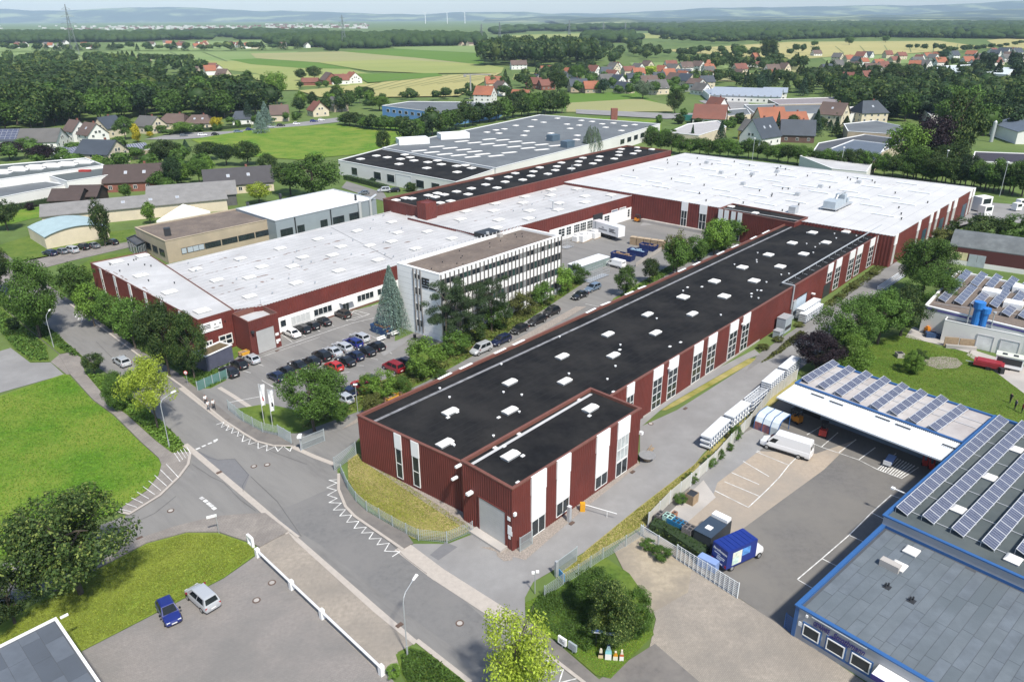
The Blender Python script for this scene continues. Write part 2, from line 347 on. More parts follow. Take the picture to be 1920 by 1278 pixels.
# every marking on a kerbed pavement lies above the slab
# lawns and verges
sheet('lawn', [(-200,790),(0,742),(117,702),(128,702),(173,750),(211,778),(263,829),(297,859),(302,871),(297,890),(274,919),(219,957),(20,1046),(-200,1130)], GRASS, 0.03)
sheet('lawn', [(-200,1290),(98,1112),(275,1019),(350,999),(410,999),(472,1020),(484,1036),(419,1083),(153,1220),(104,1160),(-200,1330)], GRASS2,0.03)
sheet('lawn', [(652,860),(672,850),(700,866),(880,985),(884,993),(840,1014),(775,1010),(720,972),(672,932),(653,900)], DRY, 0.05)
sheet('lawn', [(1008,1118),(1060,1085),(1135,1045),(1180,1075),(1205,1110),(1226,1190),(1145,1272),(1118,1266),(1050,1207),(985,1157),(985,1130)], GRASSD, 0.05)
sheet('verge', [(1093,1038),(1100,1030),(1196,952),(1300,872),(1330,842),(1475,715),(1500,712),(1425,780),(1318,865),(1210,985),(1060,1080),(1040,1068)], DRY, 0.03)
sheet('verge', [(1248,769),(1272,758),(1408,681),(1418,672),(1404,672),(1262,754),(1240,769)], DRY, 0.034)
sheet('verge', [(0,546),(100,620),(155,668),(133,660),(112,663),(37,602),(0,572)], GRASSD, 0.03)
sheet('verge', [(160,700),(208,706),(325,811),(349,838),(324,850),(292,825),(240,778),(210,757),(173,716)], GRASSD, 0.03)
sheet('verge', [(0,574),(33,602),(88,648),(93,678),(57,678),(22,650),(0,620)], GRASSD, 0.03)
sheet('verge', [(742,1226),(770,1212),(800,1222),(880,1282),(960,1345),(800,1345),(752,1262)], GRASSD, 0.03)
sheet('verge', [(95,528),(180,480),(270,470),(300,500),(370,600),(480,640),(420,690),(345,700),(270,660),(170,588)], GRASSD, 0.02)
sheet('verge', [(331,703),(400,680),(425,712),(395,728),(372,729),(352,716)], GRASSD, 0.03)
sheet('verge', [(440,767),(500,757),(560,770),(640,738),(740,705),(775,660),(830,642),(1050,508),(1095,530),(1020,580),(955,622),(885,668),(800,715),(690,765),(560,812),(520,812),(490,806),(455,788)], GRASSD, 0.05)
sheet('verge', [(1130,590),(1290,490),(1390,450),(1400,440),(1330,440),(1270,490),(1190,535),(1150,560)], GRASSD, 0.03)
sheet('lawn', [(1600,672),(1640,640),(1720,610),(1700,620),(1760,650),(1820,660),(1860,690),(1930,740),(1930,800),(1880,785),(1560,680)], GRASSD, 0.03)
sheet('lawn', [(-60,478),(60,440),(150,440),(250,430),(262,446),(0,500),(-60,520)], GRASSD, 0.02)
sheet('lawn', [(0,410),(40,392),(110,384),(130,398),(60,410),(0,425)], GRASS, 0.02)
sheet('path', [(1200,802),(1237,770),(1262,753),(1400,674),(1425,664),(1415,655),(1240,745),(1200,780)], ASPHL, 0.040)
sheet('gravel_strip', [(900,1025),(985,1050),(1100,950),(1200,870),(1188,850),(1080,928),(975,1012),(955,1026)], GRAVEL, 0.03)
sheet('gravel_strip', [(930,1030),(948,1022),(965,1032),(960,1050),(945,1052),(932,1042)], GRAVEL, 0.045)
sheet('gravel_strip', [(684,838),(905,985),(886,997),(862,985),(676,862)], GRAVEL, 0.06)
sheet('gravel_strip', [(640,805),(700,780),(900,690),(1100,575),(1080,575),(870,690),(690,770)], GRAVEL, 0.062)
sheet('patio', [(742,655),(765,640),(800,622),(780,630),(700,650),(720,668)], ASPHL, 0.072)
sheet('patio', [(1697,632),(1712,612),(1730,620),(1822,655),(1818,662),(1770,648)], CONC, 0.045)
sheet('patio', [(1812,665),(1822,655),(1930,690),(1930,745),(1870,700)], CONC, 0.045)
sheet('patio', [(1730,676),(1745,670),(1770,668),(1795,672),(1805,682),(1795,690),(1760,692),(1735,684)], GRAVEL, 0.05)
sheet('street', [(270,262),(330,250),(440,246),(560,230),(640,220),(660,226),(560,238),(440,254),(330,262)], ASPHL, 0.10)
sheet('street', [(1080,206),(1150,209),(1260,214),(1340,212),(1350,218),(1250,224),(1080,214)], ASPHL, 0.35)
sheet('street', [(1310,190),(1360,182),(1400,190),(1420,215),(1380,225),(1335,200)], ASPHL, 0.2)
sheet('yard', [(650,340),(720,362),(730,380),(700,372),(640,352)], ASPH, 0.06)
sheet('yard', [(1790,375),(1925,385),(1925,420),(1850,410),(1700,450),(1690,470),(1720,440)], ASPHL, 0.02)
# manholes and drains
for i, (x, y) in enumerate(((476,874),(501,871),(320,957),(510,1092),(481,1125),(862,1168),(1220,794))):
    c = P(x, y); b = MB(); ring = [(c.x+0.42*math.cos(a*math.pi/8), c.y+0.42*math.sin(a*math.pi/8)) for a in range(16)]; inn = [(c.x+0.28*math.cos(a*math.pi/8), c.y+0.28*math.sin(a*math.pi/8)) for a in range(16)]
    b.prism(ring, 0.0,0.050,0); b.prism(inn, 0.0,0.056,1)
    tag(b.build('manhole_cover', [mat('rust_iron', (0.10,0.065,0.05),0.8), CONC]), kind='structure')
for x, y in ((411,886),(749,1172),(1072,981),(1186,885),(520,658),(262,1009),(1285,766)):
    c = P(x, y); b = MB(); b.box(-.35,.35,-.2,.2,0,.125, M=Matrix.Translation(c) @ Matrix.Rotation(A_ANG, 4, 'Z'))
    tag(b.build('drain_grate', mat('rust_iron', (0.10,0.065,0.05),0.8)), kind='structure')
# ---------------------------------------------------------------- building kit
RED = mat('red_cladding', (0.150,0.036,0.029),0.6,0.14,0.7, col2=(0.115,0.031,0.026), scale2=0.16, spec=.3)
REDT = mat('rust_red_trim', (0.16,0.062,0.045),0.6,0.15,2.0)
ROOFB = mat('black_roof_felt', (0.010,0.0102,0.0115),0.9,0.3,0.9,0.01, col2=(0.026,0.025,0.0245), scale2=0.14, spec=.12)
ROOFBR = mat('brownish_black_roof_felt', (0.022,0.017,0.018),0.85,0.2,0.8, col2=(0.016,0.014,0.015), scale2=0.1)
ROOFW = mat('pale_roof_sheet', (0.49,0.488,0.49),0.75,0.08,0.5, col2=(0.41,0.408,0.41), scale2=0.12)
ROOFWW = mat('white_roof_sheet', (0.55,0.55,0.55),0.75,0.07,0.4, col2=(0.48,0.48,0.48), scale2=0.09)
ROOFG = mat('grey_roof_felt', (0.135,0.15,0.16),0.85,0.12,0.5, col2=(0.105,0.115,0.125), scale2=0.08)
ROOFDG = mat('dark_grey_roof_felt', (0.055,0.062,0.072),0.85,0.15,0.5, col2=(0.075,0.08,0.09), scale2=0.08)
ROOFGR = mat('gravel_roof', (0.17,0.135,0.11),0.95,0.35,2.2,0.04, col2=(0.12,0.095,0.08), scale2=0.2)
WALLW = mat('white_render', (0.74,0.73,0.70),0.8,0.05,0.4, col2=(0.66,0.65,0.62), scale2=0.1)
WALLC = mat('cream_render', (0.62,0.54,0.40),0.85,0.08,0.4, col2=(0.54,0.47,0.36), scale2=0.15)
WALLT = mat('tan_concrete', (0.42,0.345,0.25),0.85,0.12,0.5, col2=(0.36,0.30,0.22), scale2=0.15)
WALLG = mat('grey_cladding', (0.27,0.31,0.345),0.5,0.05,0.5)
WALLB = mat('blue_cladding', (0.13,0.28,0.55),0.5,0.1,0.2)
BRICK = mat('red_brick', (0.22,0.085,0.06),0.9,0.2,2.0)
WPANEL = mat('white_panel', (0.80,0.80,0.79),0.5,0.03,0.6)
WFRAME = mat('white_frame', (0.74,0.74,0.72),0.5,0.0)
METAL = mat('galvanised_metal', (0.46,0.48,0.50),0.45,0.08,2.0, metal=0.35)
DOORM = mat('roller_door_metal', (0.46,0.46,0.45),0.5,0.08,0.7, metal=0.2)
SKYL = mat('skylight_plastic', (0.78,0.75,0.70),0.35,0.06,0.7)
BLUE = mat('blue_trim', (0.030,0.105,0.28),0.45,0.06,1.0)
DARK = mat('dark_metal', (0.03,0.032,0.036),0.5,0.1,1.0)
BLACK = mat('black_letter', (0.012,0.012,0.014),0.6,0.0)
PVG = mat('solar_glass', (0.080,0.090,0.135),0.22,0.12,0.8, spec=0.6)
ALU = mat('aluminium', (0.62,0.63,0.65),0.4,0.0, metal=0.3)
WOOD = mat('weathered_wood', (0.30,0.22,0.14),0.85,0.25,3.0)
RUST = mat('rust_stain', (0.21,0.155,0.135),0.8,0.45,1.2)
def glass_mat(name, col, rough=0.08):
    return mat(name, col, rough, 0.35,0.5, spec=0.5)
GLASS = glass_mat('window_glass', (0.022,0.030,0.036)); GLASSG = glass_mat('green_window_glass', (0.03,0.06,0.055))

class Wall:
    def __init__(s, p, q):
        s.p = Vector((p[0], p[1], 0)); q = Vector((q[0], q[1], 0)); s.L = (q-s.p).length; s.u = (q-s.p)/s.L
        s.n = Vector((s.u.y, -s.u.x, 0))
        s.M = Matrix(((s.u.x, s.n.x, 0, s.p.x),(s.u.y, s.n.y, 0, s.p.y),(0,0,1,0),(0,0,0,1)))
    def at(s, px, py):
        d = ray(px, py); t = s.n.dot(s.p-CAMP)/s.n.dot(d); X = CAMP+d*t
        return (X-s.p).dot(s.u), X.z
    def pt(s, a, z, d=0.0): return s.M @ Vector((a, d, z))
    def box(s, b, a0, a1, z0, z1, d0, d1, mi=0):
        c = [s.M @ Vector(v) for v in ((a0, d1, z0),(a1, d1, z0),(a1, d0, z0),(a0, d0, z0),(a0, d1, z1),(a1, d1, z1),(a1, d0, z1),(a0, d0, z1))]
        b.hexa(c, mi)
def ccw(pts):
    pts = [Vector((p[0], p[1], 0)) for p in pts]; n = len(pts)
    if sum(pts[i].x*pts[(i+1) % n].y-pts[(i+1) % n].x*pts[i].y for i in range(n)) < 0: pts.reverse()
    return pts
def corrugate(b, p, q, z0, z1, per=0.35, dep=0.05, mi=0):
    w_ = Wall(p, q); n = max(1, int(w_.L/per)); per = w_.L/n; prof = []
    for i in range(n):
        a = i*per; prof += [(a, 0),(a+per*.38,0),(a+per*.5, dep),(a+per*.88, dep)]
    prof.append((w_.L, 0))
    for (a, d),(a2, d2) in zip(prof[:-1], prof[1:]): b.face([w_.pt(a, z0, d), w_.pt(a2, z0, d2), w_.pt(a2, z1, d2), w_.pt(a, z1, d)], mi)
def offset(poly, d):
    n = len(poly); out = []
    for i in range(n):
        a, b, c = poly[i-1], poly[i], poly[(i+1) % n]
        u = (b-a).normalized(); v = (c-b).normalized(); n1 = Vector((u.y, -u.x, 0)); n2 = Vector((v.y, -v.x, 0))
        m = (n1+n2); k = m.dot(n1); out.append(b+m*(d/max(k, 0.3)))
    return out
def flat_building(name, label, cat, pts, z, wm, rm, cm=None, drop=0.35, corr=0, group=None, z0=-0.1, cw=0.30, ch=0.06, over=0.05):
    """a flat roofed building: wall ring, roof sheet inside the parapet, coping"""
    poly = ccw(pts); n = len(poly); c = sum(poly, Vector())/n
    t = thing(name, label, cat, c, 0, group); b = MB()
    for i in range(n):
        p, q = poly[i], poly[(i+1) % n]
        if corr: corrugate(b, p, q, z0, z, corr)
        else: b.face([(p.x, p.y, z0),(q.x, q.y, z0),(q.x, q.y, z),(p.x, p.y, z)])
    b.build('wall', wm, t)
    inn = offset(poly, -0.12); b = MB(); b.face([(p.x, p.y, z-drop) for p in inn]); b.build('roof', rm, t)
    if cm is not None:
        o2 = offset(poly, over+0.03); i2 = offset(poly, -cw); b = MB()
        for i in range(n):
            j = (i+1) % n
            b.face([(*o2[i][:2], z+ch),(*o2[j][:2], z+ch),(*i2[j][:2], z+ch),(*i2[i][:2], z+ch)])
            b.face([(*o2[i][:2], z-0.10),(*o2[j][:2], z-0.10),(*o2[j][:2], z+ch),(*o2[i][:2], z+ch)])
            b.face([(*i2[j][:2], z-drop),(*i2[i][:2], z-drop),(*i2[i][:2], z+ch),(*i2[j][:2], z+ch)])
        b.build('coping', cm, t)
    t['_n'] = n
    return t, [Wall(poly[i], poly[(i+1) % n]) for i in range(n)], poly
def cleanup(t):
    if '_n' in t: del t['_n']
def facing(walls, px, py, z):
    """the wall nearest to the point seen at (px, py) at height z"""
    X = P(px, py, z)
    def dist(w_):
        a = max(0, min(w_.L, (X-w_.p).dot(w_.u))); r = w_.p+w_.u*a; return math.hypot(r.x-X.x, r.y-X.y)
    return min(walls, key=dist)
def window(t, w_, a0, a1, z0, z1, nx=1, nz=1, fr=None, gl=None, fw=0.09, dep=0.10, name='window', sill=False):
    if a0 > a1: a0, a1 = a1, a0
    b = MB(); fr = fr or WFRAME; gl = gl or GLASS
    xs = [a0+(a1-a0)*i/nx for i in range(nx+1)]; zs = [z0+(z1-z0)*i/nz for i in range(nz+1)]
    ve = [(x-fw/2, x+fw/2) for x in xs]; ve[0] = (a0, a0+fw); ve[-1] = (a1-fw, a1)
    for l, r in ve: w_.box(b, l, r, z0, z1,0.0, dep)
    for i, zz in enumerate(zs):
        lo, hi = (zz, zz+fw) if i == 0 else ((zz-fw, zz) if i == nz else (zz-fw/2, zz+fw/2))
        for (l, r),(l2, r2) in zip(ve[:-1], ve[1:]): w_.box(b, r, l2, lo, hi, 0.0, dep-0.008)
    if sill: w_.box(b, a0-0.1, a1+0.1, z0-0.08, z0-0.003,0.0, dep+0.10)
    f = b.build(name, fr, t)
    b = MB(); w_.box(b, a0+0.02, a1-0.02, z0+0.02, z1-0.02,0.01, max(dep*0.55, dep-0.045)); b.build('pane', gl, f)
    return f
def part_box(t, name, m, w_, a0, a1, z0, z1, d0, d1):
    b = MB(); w_.box(b, min(a0, a1), max(a0, a1), z0, z1, d0, d1); return b.build(name, m, t)
def roller_door(t, w_, a0, a1, z0, z1, m=None, ribs=10, fm=None, name='roller_door'):
    b = MB(); a0, a1 = min(a0, a1), max(a0, a1); h = (z1-z0)/ribs
    for i in range(ribs): w_.box(b, a0, a1, z0+i*h+0.012, z0+(i+1)*h-0.012,0.0,0.075)
    w_.box(b, a0, a1, z0, z1,0.0,0.062)
    d = b.build(name, m or DOORM, t); b = MB()
    w_.box(b, a0-0.12, a0, z0, z1+0.12,0,0.13); w_.box(b, a1, a1+0.12, z0, z1+0.12,0,0.13); w_.box(b, a0, a1, z1, z1+0.12,0,0.128)
    b.build('door_frame', fm or DARK, d)
    return d
_SK = {}
def skylight_mesh(kind, sx, sy, h):
    k = (kind, sx, sy, h)
    if k in _SK: return _SK[k]
    b = MB()
    if kind == 'ridge':
        b.box(-sx/2, sx/2,-sy/2, sy/2,0, h*.6,1); e = .06; X, Y = sx/2+e, sy/2+e
        b.box(-X, X, -Y, Y, h*.6, h*.72,0)
        b.face([(-X, -Y, h*.72),(X, -Y, h*.72),(X, 0, h),(-X, 0, h)]); b.face([(-X, 0, h),(X, 0, h),(X, Y, h*.72),(-X, Y, h*.72)])
        b.face([(-X, Y, h*.72),(-X, -Y, h*.72),(-X, 0, h)]); b.face([(X, -Y, h*.72),(X, Y, h*.72),(X, 0, h)])
    else:
        b.box(-sx/2, sx/2,-sy/2, sy/2,0, h*.5,1); X, Y = sx/2+.05, sy/2+.05; n = 4; rows = []
        for j in range(n+1):
            t = j/n; s = 1-t*t*0.75 if kind == 'dome' else 1-t*0.55; z = h*(.5+.5*math.sin(t*math.pi/2))
            rows.append([(-X*s, -Y*s, z),(X*s, -Y*s, z),(X*s, Y*s, z),(-X*s, Y*s, z)])
        for j in range(n):
            for i in range(4): b.face([rows[j][i], rows[j][(i+1) % 4], rows[j+1][(i+1) % 4], rows[j+1][i]])
        b.face(rows[n])
    _SK[k] = b.mesh('skylight', [SKYL, METAL]); return _SK[k]
def skylights(t, pts, z, kind='ridge', sx=2.3, sy=1.3, h=0.5, ang=None, world=False, name='skylight'):
    o0 = ORG[t.name]
    for p in pts:
        X = p if world else P(p[0], p[1], z+h*0.5)
        o = link(name, skylight_mesh(kind, sx, sy, h), t)
        o.location = (X[0]-o0.x, X[1]-o0.y, z-0.02); o.rotation_euler = (0,0, A_ANG if ang is None else ang)
def roof_bits(t, z, n, poly, m=None, name='roof_vent', seed=1, sz=(0.2,0.35), inset=2.0):
    rnd = random.Random(seed); inn = offset(poly, -inset); xs = [p.x for p in inn]; ys = [p.y for p in inn]; o0 = ORG[t.name]
    k = 0; me = None
    def inside(x, y):
        c = False; j = len(inn)-1
        for i in range(len(inn)):
            if (inn[i].y > y) != (inn[j].y > y) and x < (inn[j].x-inn[i].x)*(y-inn[i].y)/(inn[j].y-inn[i].y)+inn[i].x: c = not c
            j = i
        return c
    b = MB(); b.cyl(0,0,0, sz[1], sz[0]*.5,8); b.cyl(0,0, sz[1], sz[1]+.08, sz[0]*.85,8); me = b.mesh(name, m or METAL)
    while k < n:
        x = rnd.uniform(min(xs), max(xs)); y = rnd.uniform(min(ys), max(ys))
        if inside(x, y):
            o = link(name, me, t); o.location = (x-o0.x, y-o0.y, z-.02); k += 1
def text_mesh(txt, size, ext=0.02, shear=0.0, bold=0.0):
    cu = bpy.data.curves.new('lettering', 'FONT'); cu.body = txt; cu.size = size; cu.extrude = ext; cu.shear = shear; cu.offset = bold
    cu.align_x = 'CENTER'; cu.align_y = 'CENTER'; cu.resolution_u = 3
    o = bpy.data.objects.new('lettering', cu); COL.objects.link(o); dg = bpy.context.evaluated_depsgraph_get(); dg.update()
    me = bpy.data.meshes.new_from_object(o.evaluated_get(dg)); bpy.data.objects.remove(o); bpy.data.curves.remove(cu); return me
def text_on(t, w_, a, z, txt, size, m, d=0.06, width=None, shear=0.0, bold=0.0, name='lettering'):
    me = text_mesh(txt, size, 0.02, shear, bold); me.materials.clear(); me.materials.append(m)
    Mx = w_.M @ Matrix.Translation((a, d, z)) @ Matrix(((1,0,0,0),(0,0,1,0),(0,1,0,0),(0,0,0,1)))
    sx = 1.0
    if width:
        xs = [v.co.x for v in me.vertices]; sx = width/(max(xs)-min(xs))
    o0 = ORG[t.name]
    for v in me.vertices: v.co = Mx @ Vector((v.co.x*sx, v.co.y, v.co.z))-o0
    o = link(name, me, t); return o
def seams(t, z, p, q, r, n, wd, m, name='roof_seam'):
    # laps of the roof sheets: thin raised lines from edge p-q towards r
    b = MB(); p, q, r = Vector(p), Vector(q), Vector(r); d = r-p
    for i in range(1, n):
        a = p+(q-p)*(i/n); ribbon(b, [a+d*.01, a+d*.99], wd, z+0.006)
    tag(b.build(name, m, t), kind='stuff')
def para(a, b, d): return [a, b, b+d-a, d]
def V2(px, py, z): return P(px, py, z)
# ================================================================ the red factory
# --- long hall with its taller front annex
ZL, ZN = 7.1,8.3
c0 = P(670,778, ZL); c3 = P(1503,406, ZL); c2 = P(1672,431, ZL); c1 = c0+(c2-c3)
lr = P(1189,716, ZL); le = P(1660,434, ZL)                     # line of the right wall
ud = (le-lr).normalized(); c1 = lr+ud*((c1-lr).dot(ud)); c2 = lr+ud*((c2-lr).dot(ud))
hall, HW, hpoly = flat_building('long_hall', 'long red corrugated production hall with a black felt roof and rows of white skylights', 'factory hall', [c0, c1, c2, c3], ZL, RED, ROOFB, REDT, corr=0.36)
hf = facing(HW, 760,825, ZL); hr = facing(HW, 1350,620, ZL)
n0, n1, n2, n3 = P(865,862.7, ZN), P(960.7,916.5, ZN), P(1202,765, ZN), P(1107.5,727, ZN)
apoly = ccw([n0, n1, n2, n3]); b = MB(); o0 = ORG[hall.name]
for i in range(4): corrugate(b, apoly[i], apoly[(i+1) % 4], -0.1, ZN, 0.36)
b.build('annex_wall', RED, hall)
b = MB(); b.face([(p.x, p.y, ZN-.35) for p in offset(apoly, -.12)]); b.build('annex_roof', ROOFB, hall)
b = MB(); oo, ii = offset(apoly, .09), offset(apoly, -.3)
for i in range(4):
    j = (i+1) % 4
    b.face([(*oo[i][:2], ZN+.06),(*oo[j][:2], ZN+.06),(*ii[j][:2], ZN+.06),(*ii[i][:2], ZN+.06)])
    b.face([(*oo[i][:2], ZN-.1),(*oo[j][:2], ZN-.1),(*oo[j][:2], ZN+.06),(*oo[i][:2], ZN+.06)])
    b.face([(*ii[j][:2], ZN-.4),(*ii[i][:2], ZN-.4),(*ii[i][:2], ZN+.06),(*ii[j][:2], ZN+.06)])
b.build('annex_coping', REDT, hall)
AW = [Wall(apoly[i], apoly[(i+1) % 4]) for i in range(4)]
af = facing(AW, 910,890, ZN); ar = facing(AW, 1080,840, ZN)
# pale flashing along the parapets of both roofs
b = MB(); ribbon(b, [P(880,868, ZN), P(1108,735, ZN)], 0.45, ZN-.30); b.build('flashing', ROOFW, hall)
b = MB(); ribbon(b, [P(700,790, ZL-.3), P(1100,606, ZL-.3), P(1500,418, ZL-.3)], 0.5, ZL-.31); b.build('flashing', mat('grimy_flashing', (0.20,0.20,0.21),0.8,0.5,0.9), hall)
SK_L = [(844,771),(834,830),(956,716),(956,769),(1059,714),(1054,667.5),(1150,665.5),(1140,626),(1229,623.5),(1214,589),(1298,588),(1281,556),(1358,554.5),(1339.5,526.5),(1414,525.5),(1392,500.5),(1463,499),(1441,477),(1507,475.5),(1485.5,455),(1549,454),(1524,435.5),(1587,434)]
skylights(hall, SK_L[:11], ZL-.35, 'ridge', 2.05,1.15,.42); skylights(hall, SK_L[11:], ZL-.35, 'dome', 1.9,1.75,.55)
skylights(hall, [(957,853),(1107,765)], ZN-.35, 'ridge', 2.1,1.2,.45)
roof_bits(hall, ZL-.35,40, hpoly, WPANEL, 'roof_vent', 4,(.22,.18))
def slab(t, name, m, px, z, sx, sy, h, ang=None):
    X = P(px[0], px[1], z); M = Matrix.Translation(X) @ Matrix.Rotation(A_ANG if ang is None else ang, 4, 'Z'); b = MB()
    b.box(-sx/2, sx/2,-sy/2, sy/2,0, h, M=M); return b.build(name, m, t)
for q in ((928,840),(945,837),(973,814),(980,855),(971,905),(1105,780),(1086,750)): slab(hall, 'roof_outlet', WPANEL, q, ZN-.36,.5,.35,.14)
for q in ((857,773),(840,783),(848,832),(935,783),(1150,735),(1162,656),(1256,650),(1276,642),(1409,551),(1427,545),(1316,538),(1289,539)): slab(hall, 'roof_outlet', WPANEL, q, ZL-.36,.5,.35,.12)
SEAMK = mat('felt_lap', (.026,.026,.027),.9,.3,1, spec=.1); SEAMW = mat('sheet_lap', (.27,.275,.29),.75,.25,1)
seams(hall, ZL-.35, c0, c1, c3,17,.07, SEAMK)
# left parapet: white coping pieces over the window bays
for a, c in (((823,710),(845,699)),((863,691),(884,681)),((928,662),(947,653)),((963,646),(982,637)),((1100,586),(1116,578)),((1128,572),(1143,566)),((1173,552),(1187,546)),((1197,541),(1210,536)),((1272,509),(1285,503)),((1300,497),(1312,491)),((1345,477),(1357,471)),((1372,464),(1384,459)),((1408,448),(1418,443)),((1430,438),(1442,432))):
    b = MB(); ribbon(b, [P(*a, ZL+.1), P(*c, ZL+.1)], 0.5, ZL+.11); b.build('coping_piece', WPANEL, hall)
# right wall: white fields with tall windows under them
for k, (a, c) in enumerate((((1172,727),(1189,717)),((1225,694.7),(1243,684.4)),((1254,678),(1272,668)),((1301,650),(1318,640)),((1328,635),(1344,627)),((1369,610),(1384,603)),((1393,598),(1406.6,589)),
        ((1552,505),(1562,496)),((1567.6,495),(1578,488)),((1593,480),(1603,473)),((1607,471),(1617,465)),((1631,457.6),(1640,451)),((1644.5,450),(1652.7,442.6)))):
    a0 = hr.at(*a)[0]; a1 = hr.at(*c)[0]
    if k in (0,): a1 = hr.at(1189,717)[0]; a0 = a1-1.9
    part_box(hall, 'white_panel', WPANEL, hr, a0, a1,5.35, ZL+.10,0.0,0.17)
    window(hall, hr, a0+.05, a1-.05,(0.35 if k != 7 else 3.2),5.35,2,4 if k != 7 else 2, dep=.14)
s0 = hr.at(1480,600)[0]
roller_door(hall, hr, hr.at(1491,575)[0], hr.at(1510,562)[0], 0,3.9, mat('pale_blue_door', (.42,.50,.58),.5,.05,1))
part_box(hall, 'recess_shade_panel', DARK, hr, hr.at(1543,545)[0], hr.at(1556,536)[0], 0,2.9,0.0,0.09)  # flat dark panel painted in for the shade of a door recess
b = MB(); s_ = hr.at(1486,541)[0]; e_ = hr.at(1670,430)[0]
b.path([hr.pt(s_, 2.6,.3), hr.pt(s_, ZL+.35,.3), hr.pt(s_, ZL+.35,-2.2), hr.pt(e_, ZL+.45,-2.2)], .16,6)
b.build('roof_pipe', METAL, hall)
b = MB()
for i in range(16):
    s_i = s_+3+(e_-s_-5)*i/15; b.path([hr.pt(s_i, ZL-.3,-2.2), hr.pt(s_i, ZL+.3,-2.2)], .05,4); b.path([hr.pt(s_i, ZL-.25,-1.9), hr.pt(s_i, ZL-.25,-1.2)], .05,4)
b.build('pipe_bracket', METAL, hall)
for q in ((1252,690),(1390,607),(1521,550),(1659,460)):
    a_, z_ = hr.at(*q); part_box(hall, 'wall_lamp', WPANEL, hr, a_-.15, a_+.35, z_-.1, z_+.12,0.05,.75)
part_box(hall, 'plinth', CONC, hr, hr.at(1205,780)[0], hr.at(1420,660)[0], -0.05,.30,0.052,.12)
# front wall windows
for a, c in (((740,820),(753,827.7)),((772,841.5),(786,848))):
    a0, a1 = sorted((hf.at(*a)[0], hf.at(*c)[0]))
    part_box(hall, 'white_panel', WPANEL, hf, a0, a1,4.9, ZL-.02,0.0,.15); window(hall, hf, a0+.05, a1-.05,.5,4.9,1,2, dep=.13)
# annex: right wall
for k, (a, c) in enumerate((((995,896.5),(1023,881.5)),((1043,867.7),(1069,851.5)),((1118,819),(1142.5,805)),((1158,794),(1180.5,781)))):
    a0, a1 = ar.at(*a)[0], ar.at(*c)[0]; lo = (2.35,2.4,2.3,5.9)[k]
    part_box(hall, 'white_panel', WPANEL, ar, a0, a1,5.9, ZN+.09,0.0,.20)
    if k < 3: part_box(hall, 'white_panel', WPANEL, ar, a0+.05, a1-.05, lo, 5.895,0.0,.15)
    if k == 3: window(hall, ar, a0+.05, a1-.05,2.4,5.89,3,2, gl=mat('curtained_glass', (.42,.45,.45),.2,.25,1.2), dep=.14); window(hall, ar, a0+.05, a1-.05,.1,2.35,2,1, dep=.14)
    else: window(hall, ar, a0+.08, a1-.08,.1 if k == 0 else .45, lo-.01,2,1, dep=.14)
# annex: front wall with the roller door
a0, a1 = af.at(899,940)[0], af.at(948,972)[0]
roller_door(hall, af, a0, a1,0.35,4.75, DOORM, 14, RED)
part_box(hall, 'loading_dock', CONC, af, a0-.6, a1+.3,-.05,.32,0.06,1.2)
for (px, py, s1, s2, m) in ((886,921,.45,.3, WPANEL),(865,870,.3,.25, WPANEL),(858,893,.3,.25, WPANEL)):
    a_, z_ = af.at(px, py); part_box(hall, 'wall_lamp', m, af, a_-s1/2, a_+s1/2, z_-s2/2, z_+s2/2,.05,.9)
for (px, py, wd, ht) in ((955,971.5,.45,.5),(956.5,989.5,.6,.65),(957,998,.7,.6),(956,1006,.35,.45)):
    a_, z_ = af.at(px, py); part_box(hall, 'notice_plate', WPANEL, af, a_-wd/2, a_+wd/2, z_-ht/2, z_+ht/2,.055,.09)
a_, z_ = ar.at(962.5,963); part_box(hall, 'wall_lamp', WPANEL, ar, a_-.1, a_+.25, z_-.2, z_+.2,.05,.3)
a_, z_ = ar.at(1199,810); part_box(hall, 'wall_lamp', WPANEL, ar, a_-.2, a_+.2, z_-.2, z_+.2,.05,.5)
cleanup(hall)

# --- the low white roofed hall on the left, its street wing and the gate block
ZW = 6.6
h0, h1, h2, h3 = P(298,500, ZW), P(492.6,572.7, ZW), P(800,482, ZW), P(737.5,395, ZW)
h0b = P(438,580, ZW)
west, WW, wpoly = flat_building('low_hall', 'low red hall with a wide pale roof and white window band beside the car park', 'factory hall', [h0, h0b, h1, P(905,448, ZW), h3], ZW, RED, ROOFW, ROOFW, drop=.15, corr=.6, cw=.2, over=.0)
wf = facing(WW, 620,535, ZW)
SK_W = [(467.6,555),(555,530),(634.6,507),(708.5,487),(467,519.6),(547.7,499),(623,478),(779,466),(490.6,500),(567,482),(639,462),(734,452.5),(450,484.6),(525,465.5),(693,460),(406,524.6),(596,448),(847,447),(669,432.5),(734,416),(745.5,436),(801,434),(366,504.6)]
skylights(west, SK_W, ZW-.15, 'ridge', 2.2,1.9,.45)
roof_bits(west, ZW-.15,26, wpoly, METAL, 'roof_vent', 9,(.25,.4))
